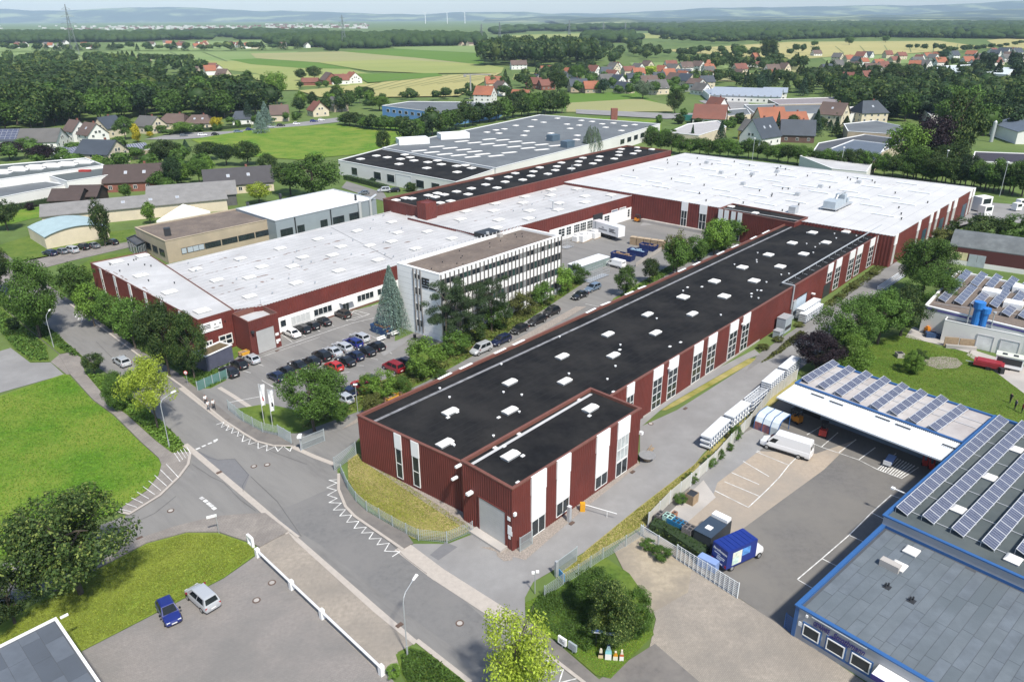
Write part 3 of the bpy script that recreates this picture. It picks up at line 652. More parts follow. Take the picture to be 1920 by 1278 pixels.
def stains(t, z, lines, wd, seed):
    rnd = random.Random(seed); b = MB()
    for a, c in lines:
        A_, C_ = P(*a, z), P(*c, z); n = max(3, int((C_-A_).length/1.3)); d = (C_-A_).normalized(); s = Vector((-d.y, d.x, 0))
        for i in range(n):
            if rnd.random() < .42: continue
            p = A_+d*(C_-A_).length*(i+rnd.random()*.5)/n; l = rnd.uniform(.4,2.2); w_ = rnd.uniform(.06, wd); q = p+s*rnd.uniform(-.25,.25)
            k = 6; ring = [q+d*(l/2*math.cos(2*math.pi*j/k)*rnd.uniform(.7,1.1))+s*(w_*math.sin(2*math.pi*j/k)*rnd.uniform(.6,1.2)) for j in range(k)]
            zz = z+0.004+0.0007*(i % 4)
            b.face([(v.x, v.y, zz) for v in ring])
    tag(b.build('rust_stain', RUST, t), kind='stuff')
stains(west, ZW-.15, [((340,526),(480,490)),((480,490),(570,468)),((570,468),(665,444)),((405,555),(520,520)),((520,520),(680,478)),((680,478),(800,444)),((170+180,505),(470,470)),((425,590),(480,580)),((400,540),(560,500)),((560,500),(640,478))], .5,3)
b = MB(); ribbon(b, [P(620,425, ZW), P(735,485, ZW)], .12, ZW-.13); ribbon(b, [P(560,437, ZW-.1), P(735,397, ZW-.1)], .15, ZW-.128); b.build('roof_seam', ROOFDG, west)
seams(west, ZW-.15, h3, P(905,448, ZW), h0,22,.09, SEAMW)
# white band with windows below the red fascia
a0, a1 = 0.8, wf.L
part_box(west, 'white_band', WPANEL, wf, a0, a1,.35,3.3,0.0,.16)
part_box(west, 'plinth', mat('brown_plinth', (.16,.08,.06),.9), wf, a0, a1,-.05,.345,0.0,.18)
def wins(t, w_, items, z0, z1, nz=1, **k):
    for (pa, pb, n) in items:
        s0, s1 = w_.at(*pa)[0], w_.at(*pb)[0]; window(t, w_, s0, s1, z0, z1, n, nz, dep=.24, **k)
wins(west, wf, [((587,585),(621,572),4),((668,556),(699,545),4),((706,545),(728,538),3)], 1.3,2.75)
wins(west, wf, [((544,598),(580,585),4)], 1.0,2.75, gl=mat('drawn_blind', (.55,.56,.55),.5,.1,2))
wins(west, wf, [((524,604),(535,599),1)], 1.3,2.75)
s0, s1 = wf.at(641,572)[0], wf.at(653,567)[0]; window(west, wf, s0, s1,.12,2.4,2,1, dep=.22, name='glazed_door', gl=GLASSG)
part_box(west, 'door_canopy', WPANEL, wf, s0-.8, s1+.8,2.5,2.62,.16,1.4)
cleanup(west)
# street wing
ZWG = 7.0
g0, g1, g2 = P(169,492.6, ZWG), P(370.6,600, ZWG), P(438,580, ZWG); g3 = P(273,472, ZWG)
wing, GW, gpoly = flat_building('street_wing', 'red street wing with a pale roof and a white company board behind trees', 'factory wing', [g0, g1, g2, g3], ZWG, RED, ROOFW, REDT, drop=.15, corr=.45, cw=.12, over=0)
skylights(wing, [(218,490.6),(263.7,516),(317.5,547),(378.6,582),(266.7,479)], ZWG-.15, 'ridge', 2.4,2.2,.45)
stains(wing, ZWG-.15, [((180,500),(300,562)),((200,505),(285,548))], .3,8)
roof_bits(wing, ZWG-.15,10, gpoly, DARK, 'roof_vent', 12,(.2,.3))
gf = facing(GW, 405,590, ZWG); gs = facing(GW, 250,540, ZWG)
s0, s1 = gf.at(381,607)[0], gf.at(414,597)[0]; z1 = gf.at(414,597)[1]; z0 = gf.at(416,614)[1]
part_box(wing, 'company_board', WPANEL, gf, s0-.8, s1, z0, z1,.05,.14)
hb = z1-z0
for i in range(3): part_box(wing, 'letter', BLACK, gf, s0-.5, s0+(1.15), z0+hb*(.40+.17*i), z0+hb*(.47+.17*i),.14,.17)
for i in range(3): part_box(wing, 'letter_dot', BLACK, gf, s0+1.9+i*.95, s0+2.15+i*.95, z0+hb*.56, z0+hb*.68,.14,.17)
part_box(wing, 'letter', mat('grey_letter', (.25,.25,.26),.6), gf, s0+1.7, s1-.6, z0+hb*.22, z0+hb*.30,.14,.165)
window(wing, gf, gf.at(409,630)[0], gf.at(434,622)[0], .9,2.9,2,2, fw=.18, dep=.14)
window(wing, gf, gf.at(384,640)[0], gf.at(397,634)[0], .9,2.7,2,2, fw=.18, dep=.14)
for i in range(6):
    s_ = gs.L*(.1+.15*i); part_box(wing, 'white_panel', WPANEL, gs, s_, s_+1.1,4.6, ZWG-.1,.0,.12); window(wing, gs, s_+.05, s_+1.05,1.0,4.6,1,3, dep=.11)
cleanup(wing)
ZG = 6.5
k0, k1, k2 = P(434.8,588, ZG), P(464.8,604, ZG), P(520,586, ZG); k3 = k0+(k2-k1)
gate, KW, kpoly = flat_building('gate_block', 'red gate block with a big ribbed roller door at the car park entrance', 'gatehouse', [k0, k1, k2, k3], ZG, RED, ROOFW, REDT, drop=.9, corr=.4, cw=.18, over=0)
kf = facing(KW, 492,595, ZG); s0, s1 = kf.at(480,628)[0], kf.at(513,617)[0]
roller_door(gate, kf, s0, s1,0.1,4.4, DOORM, 16, RED)
for q, wd in (((519,626),.7),((521.5,637.5),.9),((520,641),.4)):
    a_, z_ = kf.at(*q); part_box(gate, 'notice_plate', WPANEL, kf, a_-wd/2, a_+wd/2, z_-.25, z_+.25,.05,.09)
a_, z_ = kf.at(471,622); part_box(gate, 'wall_lamp', DARK, kf, a_-.15, a_+.3, z_-.2, z_+.2,.05,.6)
b = MB(); q = P(490,577, ZG-.9); b.path([q, q+Vector((0,0,1.7)), q+Vector((.9,.3,1.9))], .05,5); b.build('roof_mast', METAL, gate)
cleanup(gate)

# --- office block
ZO = 13.0
o1, o2, o3 = P(744,493, ZO), P(824,515, ZO), P(1053,441.3, ZO); o4 = o1+(o3-o2)
office, OW, opoly = flat_building('office_block', 'four storey white panelled office block with a brown gravel roof', 'office building', [o1, o2, o3, o4], ZO, WPANEL, ROOFGR, WPANEL, drop=.45, cw=.55, ch=.05, over=0)
ofr, ol = facing(OW, 940,478, ZO), facing(OW, 784,504, ZO)
nb = 31; bw = (ofr.L-.4)/nb; b = MB(); bands = [(1.6,3.0),(4.7,6.2),(7.9,9.4),(11.0-.05,12.35-.35)]
FIN = mat('bronze_fin', (.15,.14,.135),.5)
for i in range(nb+1): ofr.box(b, .2+i*bw-.045,.2+i*bw+.045,.6, ZO-.08,0.0,.28)
b.build('fin', FIN, office)
for (z0, z1) in bands:
    part_box(office, 'window_band', FIN, ofr, .2, ofr.L-.2, z0, z1,0.0,.03)
    for i in range(nb): part_box(office, 'pane', random.choice((GLASS, GLASS, GLASS, GLASS, GLASSG, mat('blind_glass', (.22,.23,.23),.2,.2,1))), ofr, .2+i*bw+.10,.2+(i+1)*bw-(.10 if i % 3 else .28), z0+.08, z1-.08,.032,.06)
# street gable: four window columns, boarding joints, sign
lc = ol.at(775,505)[0]; rc = ol.at(788,509)[0]
lc, rc = min(lc, rc), max(lc, rc); b = MB()
for i in range(3): ol.box(b, lc+(rc-lc)*i/2-.06, lc+(rc-lc)*i/2+.06,.6, ZO-.1,0,.22)
b.build('fin', FIN, office)
for (z0, z1) in bands:
    for i in range(2): window(office, ol, lc+(rc-lc)*i/2+.12, lc+(rc-lc)*(i+1)/2-.12, z0, z1,1,1, dep=.09)
b = MB(); JO = mat('panel_joint', (.42,.42,.41),.8)
for i in range(11): ol.box(b, .1, lc-.2,1.2+i*1.05,1.225+i*1.05,0,.012); ol.box(b, rc+.2, ol.L-.1,1.2+i*1.05,1.225+i*1.05,0,.012)
b.build('panel_joint', JO, office)
sx0, sz1 = ol.at(791,519.5); sx1 = ol.at(818,531)[0]; wsg = sx1-sx0; u = wsg/27.0; zt = sz1
# emblem: an angular double letter of three bars, three square dots, a line of small letters
for nm, (xa, xb, za, zb) in {'a': (0,2,0,10), 'b': (2,6,0,2), 'c': (2,6,4,6), 'd': (2,6,8,10), 'e': (6,8.4,0,10), 'f': (8.4,14,0,2.2), 'g': (8.4,14,4,6.2), 'h': (8.4,14,7.8,10)}.items():
    part_box(office, 'letter', BLACK, ol, sx0+xa*u, sx0+xb*u, zt-zb*u*1.05, zt-za*u*1.05,.03,.12)
for i in range(3): part_box(office, 'letter_dot', BLACK, ol, sx0+(17+4*i)*u, sx0+(18.6+4*i)*u, zt-6.6*u, zt-5.0*u, .03,.12)
for i in range(16):
    if i != 7: part_box(office, 'letter', BLACK, ol, sx0+(i*1.68)*u, sx0+(i*1.68+1.35)*u, zt-14*u, zt-11.8*u, .03,.10)
# rim with upstands along the back, roof hatch and hood
b = MB(); bk = facing(OW, 860,460, ZO)
for i in range(30): bk.box(b, 1+i*(bk.L-2)/29-.08,1+i*(bk.L-2)/29+.08, ZO+.05, ZO+.55,-.2,0.0)
b.build('rim_post', ALU, office)
slab(office, 'roof_hatch', DARK, (914,442), ZO-.45,4.6,3.4,1.0); slab(office, 'roof_outlet', CONC, (937,444), ZO-.45,1.0,1.0,.7)
b = MB(); X = P(914,439, ZO+.5); b.cyl(X.x, X.y, ZO+.5, ZO+1.0,.35,8); b.build('roof_outlet', METAL, office)
b = MB(); X = [P(744,493, ZO), P(893,444, ZO), P(911,438, ZO)]; b.build('x', WPANEL) if False else None
roof_bits(office, ZO-.45,14, opoly, DARK, 'roof_vent', 5,(.14,.2))
cleanup(office)

# --- middle hall
ZM = 7.0
m1, m2, m3, m4 = P(802.7,402, ZM), P(905,442, ZM), P(1206.6,360.4, ZM), P(1070,338, ZM)
m1 = m2+(m4-m3)
mid, MW, mpoly = flat_building('middle_hall', 'middle hall with a pale blue grey roof and white lower wall onto the inner yard', 'factory hall', [m1, m2, m3, m4], ZM, RED, ROOFW, ROOFW, drop=.15, corr=.7, cw=.2, over=0)
mf = facing(MW, 1120,385, ZM)
SK_M = [(863,411),(873,396),(928,381.5),(925,395),(935,412),(930,427),(984,368.5),(980,380),(993,395),(990.6,409.6),(1033,356),(1032,366),(1047.4,380.6),(1046,393),(1080,342),(1081,354),(1097,367.6),(1097,379),(1143.5,355),(1145.6,365.5)]
skylights(mid, SK_M, ZM-.15, 'ridge', 2.6,2.2,.45); roof_bits(mid, ZM-.15,16, mpoly, METAL, 'roof_vent', 21,(.25,.4))
stains(mid, ZM-.15, [((890,415),(1000,380)),((1000,380),(1120,350))], .22,5)
seams(mid, ZM-.15, m1, m2, m4,11,.10, SEAMW); b = MB(); q = P(1037,392, ZM); b.path([q, q+Vector((0,0,2.2)), q+Vector((-1.2,0,2.5))], .22,8); b.build('exhaust_hood', METAL, mid)
sa = mf.at(1030,430)[0]
part_box(mid, 'white_band', WPANEL, mf, sa, mf.L-.1,-.05,3.6,0,.14)
for pa, pb, n in (((1046,436),(1058,432),2),((1061,431),(1070,428),2),((1075,427),(1086,423),3),((1087,423),(1098,420),3),((1100,419),(1110,416),3),((1132,409),(1142,406),2)):
    window(mid, mf, mf.at(*pa)[0], mf.at(*pb)[0], .9,3.2, n, 3, dep=.22)
for pa, pb in (((1176,395),(1180,394)),((1182,393),(1187,391))): window(mid, mf, mf.at(*pa)[0], mf.at(*pb)[0], .9,3.2,1,3, dep=.22)
roller_door(mid, mf, mf.at(1146,412)[0], mf.at(1157,408)[0], 0,4.1, mat('blue_grey_door', (.16,.19,.25),.5),8, WPANEL); roller_door(mid, mf, mf.at(1161,407)[0], mf.at(1172,404)[0], 0,4.1, mat('grey_door', (.33,.33,.33),.6),8, WPANEL)
part_box(mid, 'dock_frame', DARK, mf, mf.at(1111,421)[0], mf.at(1127,416)[0], 0,4.4,.0,.5)
cleanup(mid)
# --- black roofed strip hall at the back
ZS = 9.6
r1, r2, r3 = P(718,372.5, ZS), P(798,391, ZS), P(1258.7,282, ZS); r4 = P(1175,272.5, ZS)
strip, SW, spoly = flat_building('strip_hall', 'narrow red hall with a long black roof dotted with small white domes', 'factory hall', [r1, r2, r3, r4], ZS, RED, ROOFB, REDT, drop=.5, corr=.7)
SK_S = [(742,375),(760,371),(771.6,372),(803,366),(820,362),(833,364.6),(816,369),(825,380),(845,376.7),(856,359),(877.6,364),(883.7,353),(910.6,346),(931.7,352),(917,335),(947,340.8),(953,331.7),(966,324.7),(980,337),(995.5,329.6),(1000,321.4),(1012,314),(1027,326),(1041,319),(1044,312),(1052.6,305),(1071,316),(1083,309.6),(1085,302.7),(1093,296),(1111.5,306.6),(1121.5,300.6),(1124.5,293.6),(1151.7,297.6),(1165,279.5),(1161,285),(1160,291),(1195.5,276.5),(1196,283),(1187.5,288),(1222.5,280)]
skylights(strip, SK_S, ZS-.5, 'dome', 1.9,1.9,.5)
tw = ccw([P(781,378,11.2), P(798,382,11.2), P(818,377,11.2), P(803,373,11.2)]); b = MB()
for i in range(4): corrugate(b, tw[i], tw[(i+1) % 4], 5,11.2,.6)
b.face([(p.x, p.y, 11.0) for p in offset(tw, -.2)]); b.build('stair_tower', RED, strip)
b = MB()
for q in ((802,401),(1071,333)):
    X = P(*q, ZM); 
    for s in (-.35,.35): b.tube(X+DA*s-DB*.3, X+DA*s-DB*.3+Vector((0,0,4.2)),.06,5)
    for i in range(10): b.tube(X-DA*.35-DB*.3+Vector((0,0,.4*i)), X+DA*.35-DB*.3+Vector((0,0,.4*i)),.04,4)
b.build('ladder', METAL, strip); cleanup(strip)
# --- the big white roofed hall
ZB = 7.6
b1, b2, b3, b4 = P(1072,339, ZB), P(1676,443, ZB), P(1829.5,352, ZB), P(1285,287, ZB)
b1 = b2+(b4-b3)
big, BW, bpoly = flat_building('big_hall', 'huge hall with a gleaming white roof and red walls', 'factory hall', [b1, b2, b3, b4], ZB, RED, ROOFWW, ROOFWW, drop=.12, corr=.8, cw=.2, over=0)
bf, br = facing(BW, 1280,377, ZB), facing(BW, 1750,395, ZB)
SK_B = [(1402,308),(1409,320),(1468,315.6),(1479,330),(1541,325),(1554.5,340),(1618,334),(1636,350),(1701,344),(1724,360),(1450,339),(1467,350),(1518,349),(1536,360),(1591,358),(1613,370.5),(1668,369),(1695,381.5),(1480.5,363),(1493.5,378),(1634.6,385),(1656,402.6),(1412.5,352),(1421.6,367),(1353.6,356),(1368.7,368.5),(1435,382),(1285,304),(1340,300),(1330,318),(1290,330),(1282,342),(1228,341),(1180,331),(1233,316),(1345,330),(1300,360),(1240,350),(1190,345),(1360,290+18)]
seams(big, ZB-.12, b1, b2, b4,26,.09, mat('white_lap', (.31,.315,.33),.75,.25,1)); stains(big, ZB-.12, [((1120,335),(1500,390)),((1250,315),(1650,375)),((1350,300),(1750,358))], .25,15)
def lo_light():
    b = MB(); b.box(-3,3,-.6,.6,0,.22,0); b.box(-2.9,2.9,-.62,-.605,.03,.17,1); b.box(-2.9,2.9,.605,.62,.03,.17,1); return b.mesh('rooflight', [mat('milky_light', (.66,.68,.70),.4), METAL])
lm = lo_light(); oB = ORG[big.name]
for q in SK_B:
    X = P(*q, ZB); o = link('rooflight', lm, big); o.location = (X.x-oB.x, X.y-oB.y, ZB-.13); o.rotation_euler = (0,0, A_ANG+R(90))
roof_bits(big, ZB-.12,46, bpoly, DARK, 'roof_vent', 33,(.3,.5))
for q in ((1352,326),(1410,329),(1457,324),(1393,347),(1538,352),(1495,367),(1610,344),(1325,307)): slab(big, 'vent_box', METAL, q, ZB-.12,1.2,1.2,.9)
for a, c in (((1400,385),(1414,398)),((1434,390),(1449,402)),((1279,377),(1291,379)),((1313,383),(1327,386))):
    s0, s1 = sorted((bf.at(*a)[0], bf.at(*c)[0]))
    if a[0] < 1390: part_box(big, 'white_panel', WPANEL, bf, s0, s1,5.2, ZB, 0,.14); window(big, bf, s0+.1, s1-.1,.8,5.2,2,2, dep=.13)
part_box(big, 'plinth', CONC, bf, bf.at(1206,400)[0], bf.at(1330,425)[0], 0,.9,.06,1.2)
for i, (a, c) in enumerate((((1679,441),(1684,438)),((1722,416),(1727,412)),((1745,402),(1750,399)),((1757,395),(1762,391)),((1779,382),(1784,379)),((1790,375),(1796,371)),((1819,359),(1823,356)),((1825,355),(1829,352)))):
    s0, s1 = sorted((br.at(*a)[0], br.at(*c)[0])); part_box(big, 'white_panel', WPANEL, br, s0, s1,5.2, ZB+.05,0,.2); part_box(big, 'pale_strip', mat('dull_strip', (.42,.40,.38),.7), br, s0+.2, s1-.2,.3,5.19,0,.16)
for a, c in (((1728,440),(1736,432)),((1762,412),(1770,405)),((1804,388),(1812,382))): 
    s0, s1 = sorted((br.at(*a)[0], br.at(*c)[0])); part_box(big, 'loading_door', mat('teal_door', (.03,.07,.10),.4), br, s0, s1,0,4.3,0,.12)
# air handling plant on its roof
def plant(t, q, z, rnd):
    X = P(*q, z); M0 = Matrix.Translation(X) @ Matrix.Rotation(A_ANG, 4, 'Z'); b = MB()
    b.box(-6,6,-2.2,2.2,.5,.65, M=M0)
    for i in range(6):
        for s in (-2,2): b.box(-5.8+i*2.2,-5.65+i*2.2, s-.07, s+.07,0,.5, M=M0)
    b.build('platform', METAL, t); b = MB()
    for (x0, x1, y0, y1, h) in ((-5.6,-1.2,-1.6,1.6,2.4),(-.6,1.6,-1.4,1.4,2.0),(2.4,4.0,-1.0,1.5,3.0),(4.3,5.6,-1.2,1.2,1.8)): b.box(x0, x1, y0, y1,.66, h, M=M0)
    b.build('air_unit', mat('plant_grey', (.36,.41,.45),.5,.1,1), t); b = MB()
    b.path([M0 @ Vector(v) for v in ((-1.2,0,2.0),(0,0,3.2),(5,0,3.4),(5,0,2))], .28,8); b.build('duct', METAL, t)
plant(big, (1568,388), ZB-.1, None)
cleanup(big)
ZL2 = 7.9
l1, l2, l3 = P(1347,391, ZL2), P(1490,418, ZL2), P(1515,407, ZL2); l4 = l1+(l3-l2)
low, LW, lpoly = flat_building('link_building', 'small black roofed link building between the long hall and the white hall', 'factory building', [l1, l2, l3, l4], ZL2, RED, ROOFB, REDT, drop=.3, corr=.5)
lf = facing(LW, 1410,404, ZL2)
for a, c in (((1348,393),(1356,395)),((1359,395),(1367,397)),((1372,397),(1380,399)),((1384,399),(1392,401))):
    s0, s1 = sorted((lf.at(*a)[0], lf.at(*c)[0])); part_box(low, 'white_panel', WPANEL, lf, s0, s1,3.2, ZL2,0,.12); window(low, lf, s0+.05, s1-.05,.4,3.2,1,2)
skylights(low, [(1371,387),(1416,399)], ZL2-.3, 'dome', 1.5,1.5,.5); slab(low, 'vent_box', METAL, (1487,398), ZL2-.3,2.2,1.8,1.6)
cleanup(low)
# ================================================================ beverage store with solar roofs (lower right)
def pv_mesh(L, W, tilt):
    k = ('pv', round(L, 2), round(W, 2), tilt)
    if k in _SK: return _SK[k]
    b = MB(); M = Matrix.Rotation(tilt, 4, 'X'); z0 = .25+math.sin(tilt)*W/2
    T = Matrix.Translation((0,0, z0)) @ M
    b.box(-L/2+.02, L/2-.02,-W/2, W/2,-.03,.03,1, M=T); f = .07; b.box(-L/2+.02+f, L/2-.02-f, -W/2+f, W/2-f, .03,.042,0, M=T)
    for i in range(1,4): b.box(-L/2+L*i/4-.012,-L/2+L*i/4+.012,-W/2+f, W/2-f, .0425,.047,1, M=T)
    c, s_ = math.cos(tilt), math.sin(tilt)
    for x in (-L/2+.1, L/2-.1):
        b.tube((x, W/2*c, 0),(x, W/2*c, z0+W/2*s_-.03),.03,4, mi=1); b.tube((x, -W/2*c, 0),(x, -W/2*c, z0-W/2*s_-.03),.03,4, mi=1)
    _SK[k] = b.mesh('solar_panel', [PVG, ALU]); return _SK[k]
def solar_row(t, p, q, n, z, W=1.6, tilt=R(28), flip=False):
    p, q = Vector((p[0], p[1], 0)), Vector((q[0], q[1], 0)); d = q-p; L = d.length/n; a = math.atan2(d.y, d.x); o0 = ORG[t.name]
    me = pv_mesh(L, W, tilt)
    for i in range(n):
        X = p+d*((i+.5)/n); o = link('solar_panel', me, t); o.location = (X.x-o0.x, X.y-o0.y, z); o.rotation_euler = (0,0, a+(math.pi if flip else 0))
def rails(t, z, pairs):
    b = MB()
    for a, c in pairs: ribbon(b, [P(*a, z), P(*c, z)], .12, z+.08)
    b.build('rail', ALU, t)
ZC, ZU, ZF = 4.4,4.9,3.7
s0, s1, s3 = P(1493.6,1133, ZF), P(1671.4,1236, ZF), P(1657.8,981, ZF)
fdir = (s1-s0).normalized(); sdir = (s3-s0).normalized(); W_ = 34.0
store, STW, stpoly = flat_building('store', 'grey store with blue trim, three windows and a grey felt roof', 'store', [s0, s0+fdir*W_, s3+fdir*W_, s3], ZF, mat('pale_grey_cladding', (.34,.345,.37),.5,.05,.4), ROOFDG, BLUE, drop=.3, cw=.28, ch=.05, over=.10)
sf = facing(STW, 1580,1185, ZF); sl = facing(STW, 1575,1060, ZF)
# felt sheets of the roof, laid in staggered strips
rnd = random.Random(5); FELT = [mat('felt_sheet', (.120,.142,.162),.85,.18,.5, col2=(.095,.115,.13), scale2=.12), mat('felt_sheet_light', (.127,.149,.168),.85,.15,.6, col2=(.10,.12,.136), scale2=.2), mat('felt_sheet_dark', (.113,.134,.155),.85,.2,.5)]
D_ = (s3-s0).length; ns = 25; sw = 25.0/ns; oS = ORG[store.name]; fm = {}
ang = math.atan2(sdir.y, sdir.x)
for i in range(ns):
    y = .55+i*sw*1.0; x = .55-rnd.uniform(0,4)
    while x < D_-.5:
        l = rnd.choice((4.0,5.0,6.0)); xa, xb = max(.5, x), min(D_-.45, x+l); x += l
        if xb-xa < .4: continue
        k = (round(xb-xa, 1), rnd.randrange(3))
        if k not in fm:
            b = MB(); b.box(0, k[0]-.035,0, sw-.035,0,.014); fm[k] = b.mesh('roof_sheet', FELT[k[1]])
        X = s0+sdir*xa+fdir*y; o = link('roof_sheet', fm[k], store); o.location = (X.x-oS.x, X.y-oS.y, ZF-.295+rnd.uniform(0,.006)); o.rotation_euler = (0,0, ang); o.scale = ((xb-xa)/k[0], -1,1)
skylights(store, [(1709,1032),(1685,1060)], ZF-.28, 'dome', 1.3,1.3,.5, ang=ang)
slab(store, 'chimney', CONC, (1668,1064), ZF-.29,.8,1.9,.75, ang)
for q in ((1663,1100),(1709,1126)):
    X = P(*q, ZF-.28); b = MB(); b.box(-.35,.35,-.35,.35, ZF-.285, ZF-.24, M=Matrix.Translation((X.x, X.y, 0)) @ Matrix.Rotation(ang, 4, 'Z')); b.cyl(X.x-.15, X.y, ZF-.3, ZF+.25,.09,8); b.cyl(X.x+.18, X.y+.1, ZF-.3, ZF+.15,.09,8); b.build('vent_pipe', DARK, store)
for (a, c) in (((1508,1171),(1538,1189)),((1552,1197),(1585,1216)),((1598,1224),(1634,1245))):
    x0, x1 = sorted((sf.at(*a)[0], sf.at(*c)[0])); part_box(store, 'window_surround', BLUE, sf, x0-.15, x1+.15,.75,2.35,0,.07)
    window(store, sf, x0, x1,.9,2.2,1,1, dep=.16)
x0, x1 = sf.at(1507,1180)[0], sf.at(1700,1290)[0]; part_box(store, 'blue_band', BLUE, sf, x0, x1,.55,.74,0,.065)
part_box(store, 'corner_post', BLUE, sf, -.02,.35,0, ZF-.1,0,.05)
x0, x1 = sf.at(1522,1160)[0], sf.at(1625,1222)[0]; part_box(store, 'sign_light', WPANEL, sf, x0, x1,3.40,3.48,.02,.13)
NAVY = mat('navy_letter', (.025,.02,.16),.4,0)
ga, gb = sf.at(1525,1171)[0], sf.at(1555,1188)[0]; text_on(store, sf, (ga+gb)/2,2.80, 'GETRÄNKE', .74, NAVY, .09, gb-ga, .12,.012)
ga, gb = sf.at(1561,1192)[0], sf.at(1621,1226)[0]; text_on(store, sf, (ga+gb)/2,2.78, 'Strothmann', .90, NAVY, .09, gb-ga, .35,.012)
b = MB(); b.path([sf.pt(sf.at(1556,1190)[0]+.6*i, 2.45+.10*math.sin(i*1.2),.07) for i in range(4)], .06,5); b.build('letter_swash', NAVY, store)
aw0 = sf.at(1648,1250)[0]; part_box(store, 'awning', WPANEL, sf, aw0, aw0+6,2.35,2.6,0.05,1.6); part_box(store, 'awning_edge', NAVY, sf, aw0, aw0+6,2.1,2.62,1.601,1.68)
part_box(store, 'notice_plate', WPANEL, sf, .5,.95,1.6,2.1,0,.06); part_box(store, 'wall_lamp', WPANEL, sf, 1.1,1.3,3.1,3.35,0,.2)
cleanup(store)
u0, u3 = P(1657.8,965, ZU), P(1866,779, ZU)
ust, UW, upoly = flat_building('solar_hall', 'flat hall with long rows of solar panels on dark felt, edged in blue', 'store hall', [u0, u0+fdir*W_, u3+fdir*W_, u3], ZU, mat('pale_grey_cladding', (.34,.345,.37)), mat('green_grey_felt', (.062,.078,.082),.85,.2,.5, col2=(.085,.10,.10), scale2=.15), BLUE, drop=.3, cw=.22, ch=.05, over=.12)
r0, r1 = P(1689,965, ZU-.3), P(1881,789, ZU-.3); rd = r1-r0
for q, n, k in (((1689,965),18,1),((1738,981),18,1),((1793,1005),18,1.0),((1850,1030),18,1),((1915,1045),18,1)):
    p = P(*q, ZU-.3); solar_row(ust, p, p+rd*k, n, ZU-.28,1.4, R(20))
skylights(ust, [(1907,842),(1857,894),(1798,954),(1900,1047)], ZU-.3, 'pyramid', 1.35,1.35,.5, ang=ang)
rl = []
for i in range(7):
    t = (i+.3)/7; a = r0+rd*t; rl.append((a, a+fdir*14))
b = MB()
for a, c in rl: ribbon(b, [a, c], .09, ZU-.2)
b.build('rail', ALU, ust)
ulw = facing(UW, 1760,873, ZU); lx = ulw.at(1711,921)
part_box(ust, 'lamp_arm', WPANEL, ulw, lx[0]-.06, lx[0]+.06,3.9,4.0,.0,1.9); part_box(ust, 'wall_lamp', WPANEL, ulw, lx[0]-.2, lx[0]+.2,3.85,4.05,1.9,2.3); cleanup(ust)
q0, q1, q2, q3 = P(1492,717, ZC), P(1554.5,679, ZC), P(1866,780, ZC), P(1806,829, ZC)
can, CW, cpoly = flat_building('canopy_hall', 'narrow store hall with eight solar rows on a pale roof and a white canopy', 'store hall', [q0, q1, q2, q3], ZC, mat('blue_grey_cladding', (.17,.215,.27),.5,.06,.4), mat('dirty_white_felt', (.46,.44,.43),.85,.1,.5, col2=(.34,.31,.30), scale2=.15), BLUE, drop=.2, cw=.2, ch=.05, over=.1)
for (a, c) in (((1508,718),(1567,683)),((1539.5,730),(1597,694)),((1571,743),(1629,703.5)),((1604.5,755),(1663,714)),((1638.5,768),(1697,726)),((1674,779),(1732,738.5)),((1710,794),(1770,749.5)),((1748,809),(1807,767))):
    solar_row(can, P(*a, ZC-.2), P(*c, ZC-.2),6, ZC-.18,1.25, R(20))
rails(can, ZC-.2, [((1525,701),(1830,803)),((1540,692),(1845,795))])
# canopy in front of it
ca, cb_, cc, cd = P(1455.5,744,3.9), P(1491,718.5,4.1), P(1803,831,4.1), P(1764.5,863,3.9)
b = MB(); n = 90
for i in range(n):
    t0, t1, tm = i/n, (i+1)/n, (i+.5)/n
    A0, A1, Am = ca.lerp(cd, t0), ca.lerp(cd, t1), ca.lerp(cd, tm)+Vector((0,0,.09)); B0, B1, Bm = cb_.lerp(cc, t0), cb_.lerp(cc, t1), cb_.lerp(cc, tm)+Vector((0,0,.09))
    b.face([A0, Am, Bm, B0]); b.face([Am, A1, B1, Bm])
dz = Vector((0,0,-.16))
b.face([ca+dz, cd+dz, cd+Vector((0,0,.04)), ca+Vector((0,0,.04))]); b.face([ca+dz, cb_+dz, cc+dz, cd+dz])
b.build('canopy_roof', mat('ribbed_canopy', (.60,.63,.66),.5,.05,.5), can)
cw = facing(CW, 1650,775, ZC); zz = 2.0
for a, c in (((1575,795),(1593,802)),((1650,821),(1672,829))):
    x0, x1 = sorted((cw.at(*a)[0], cw.at(*c)[0])); window(can, cw, x0, x1,.9,2.3,2,1, dep=.1)
x0, x1 = sorted((cw.at(1505,770)[0], cw.at(1538,785)[0])); part_box(can, 'bay_shade_panel', DARK, cw, x0, x1,0,3.3,0,.04)  # dark sheet on the closed wall stands for the shade inside the bay
for q in ((1533,742),(1568,756),(1655,785),(1693,800),(1782,838)): slab(can, 'snow_guard', DARK, (q[0], q[1]),4.2,.15,2.0,.12, math.atan2((cc-cb_).y, (cc-cb_).x)+R(90))
cleanup(can)
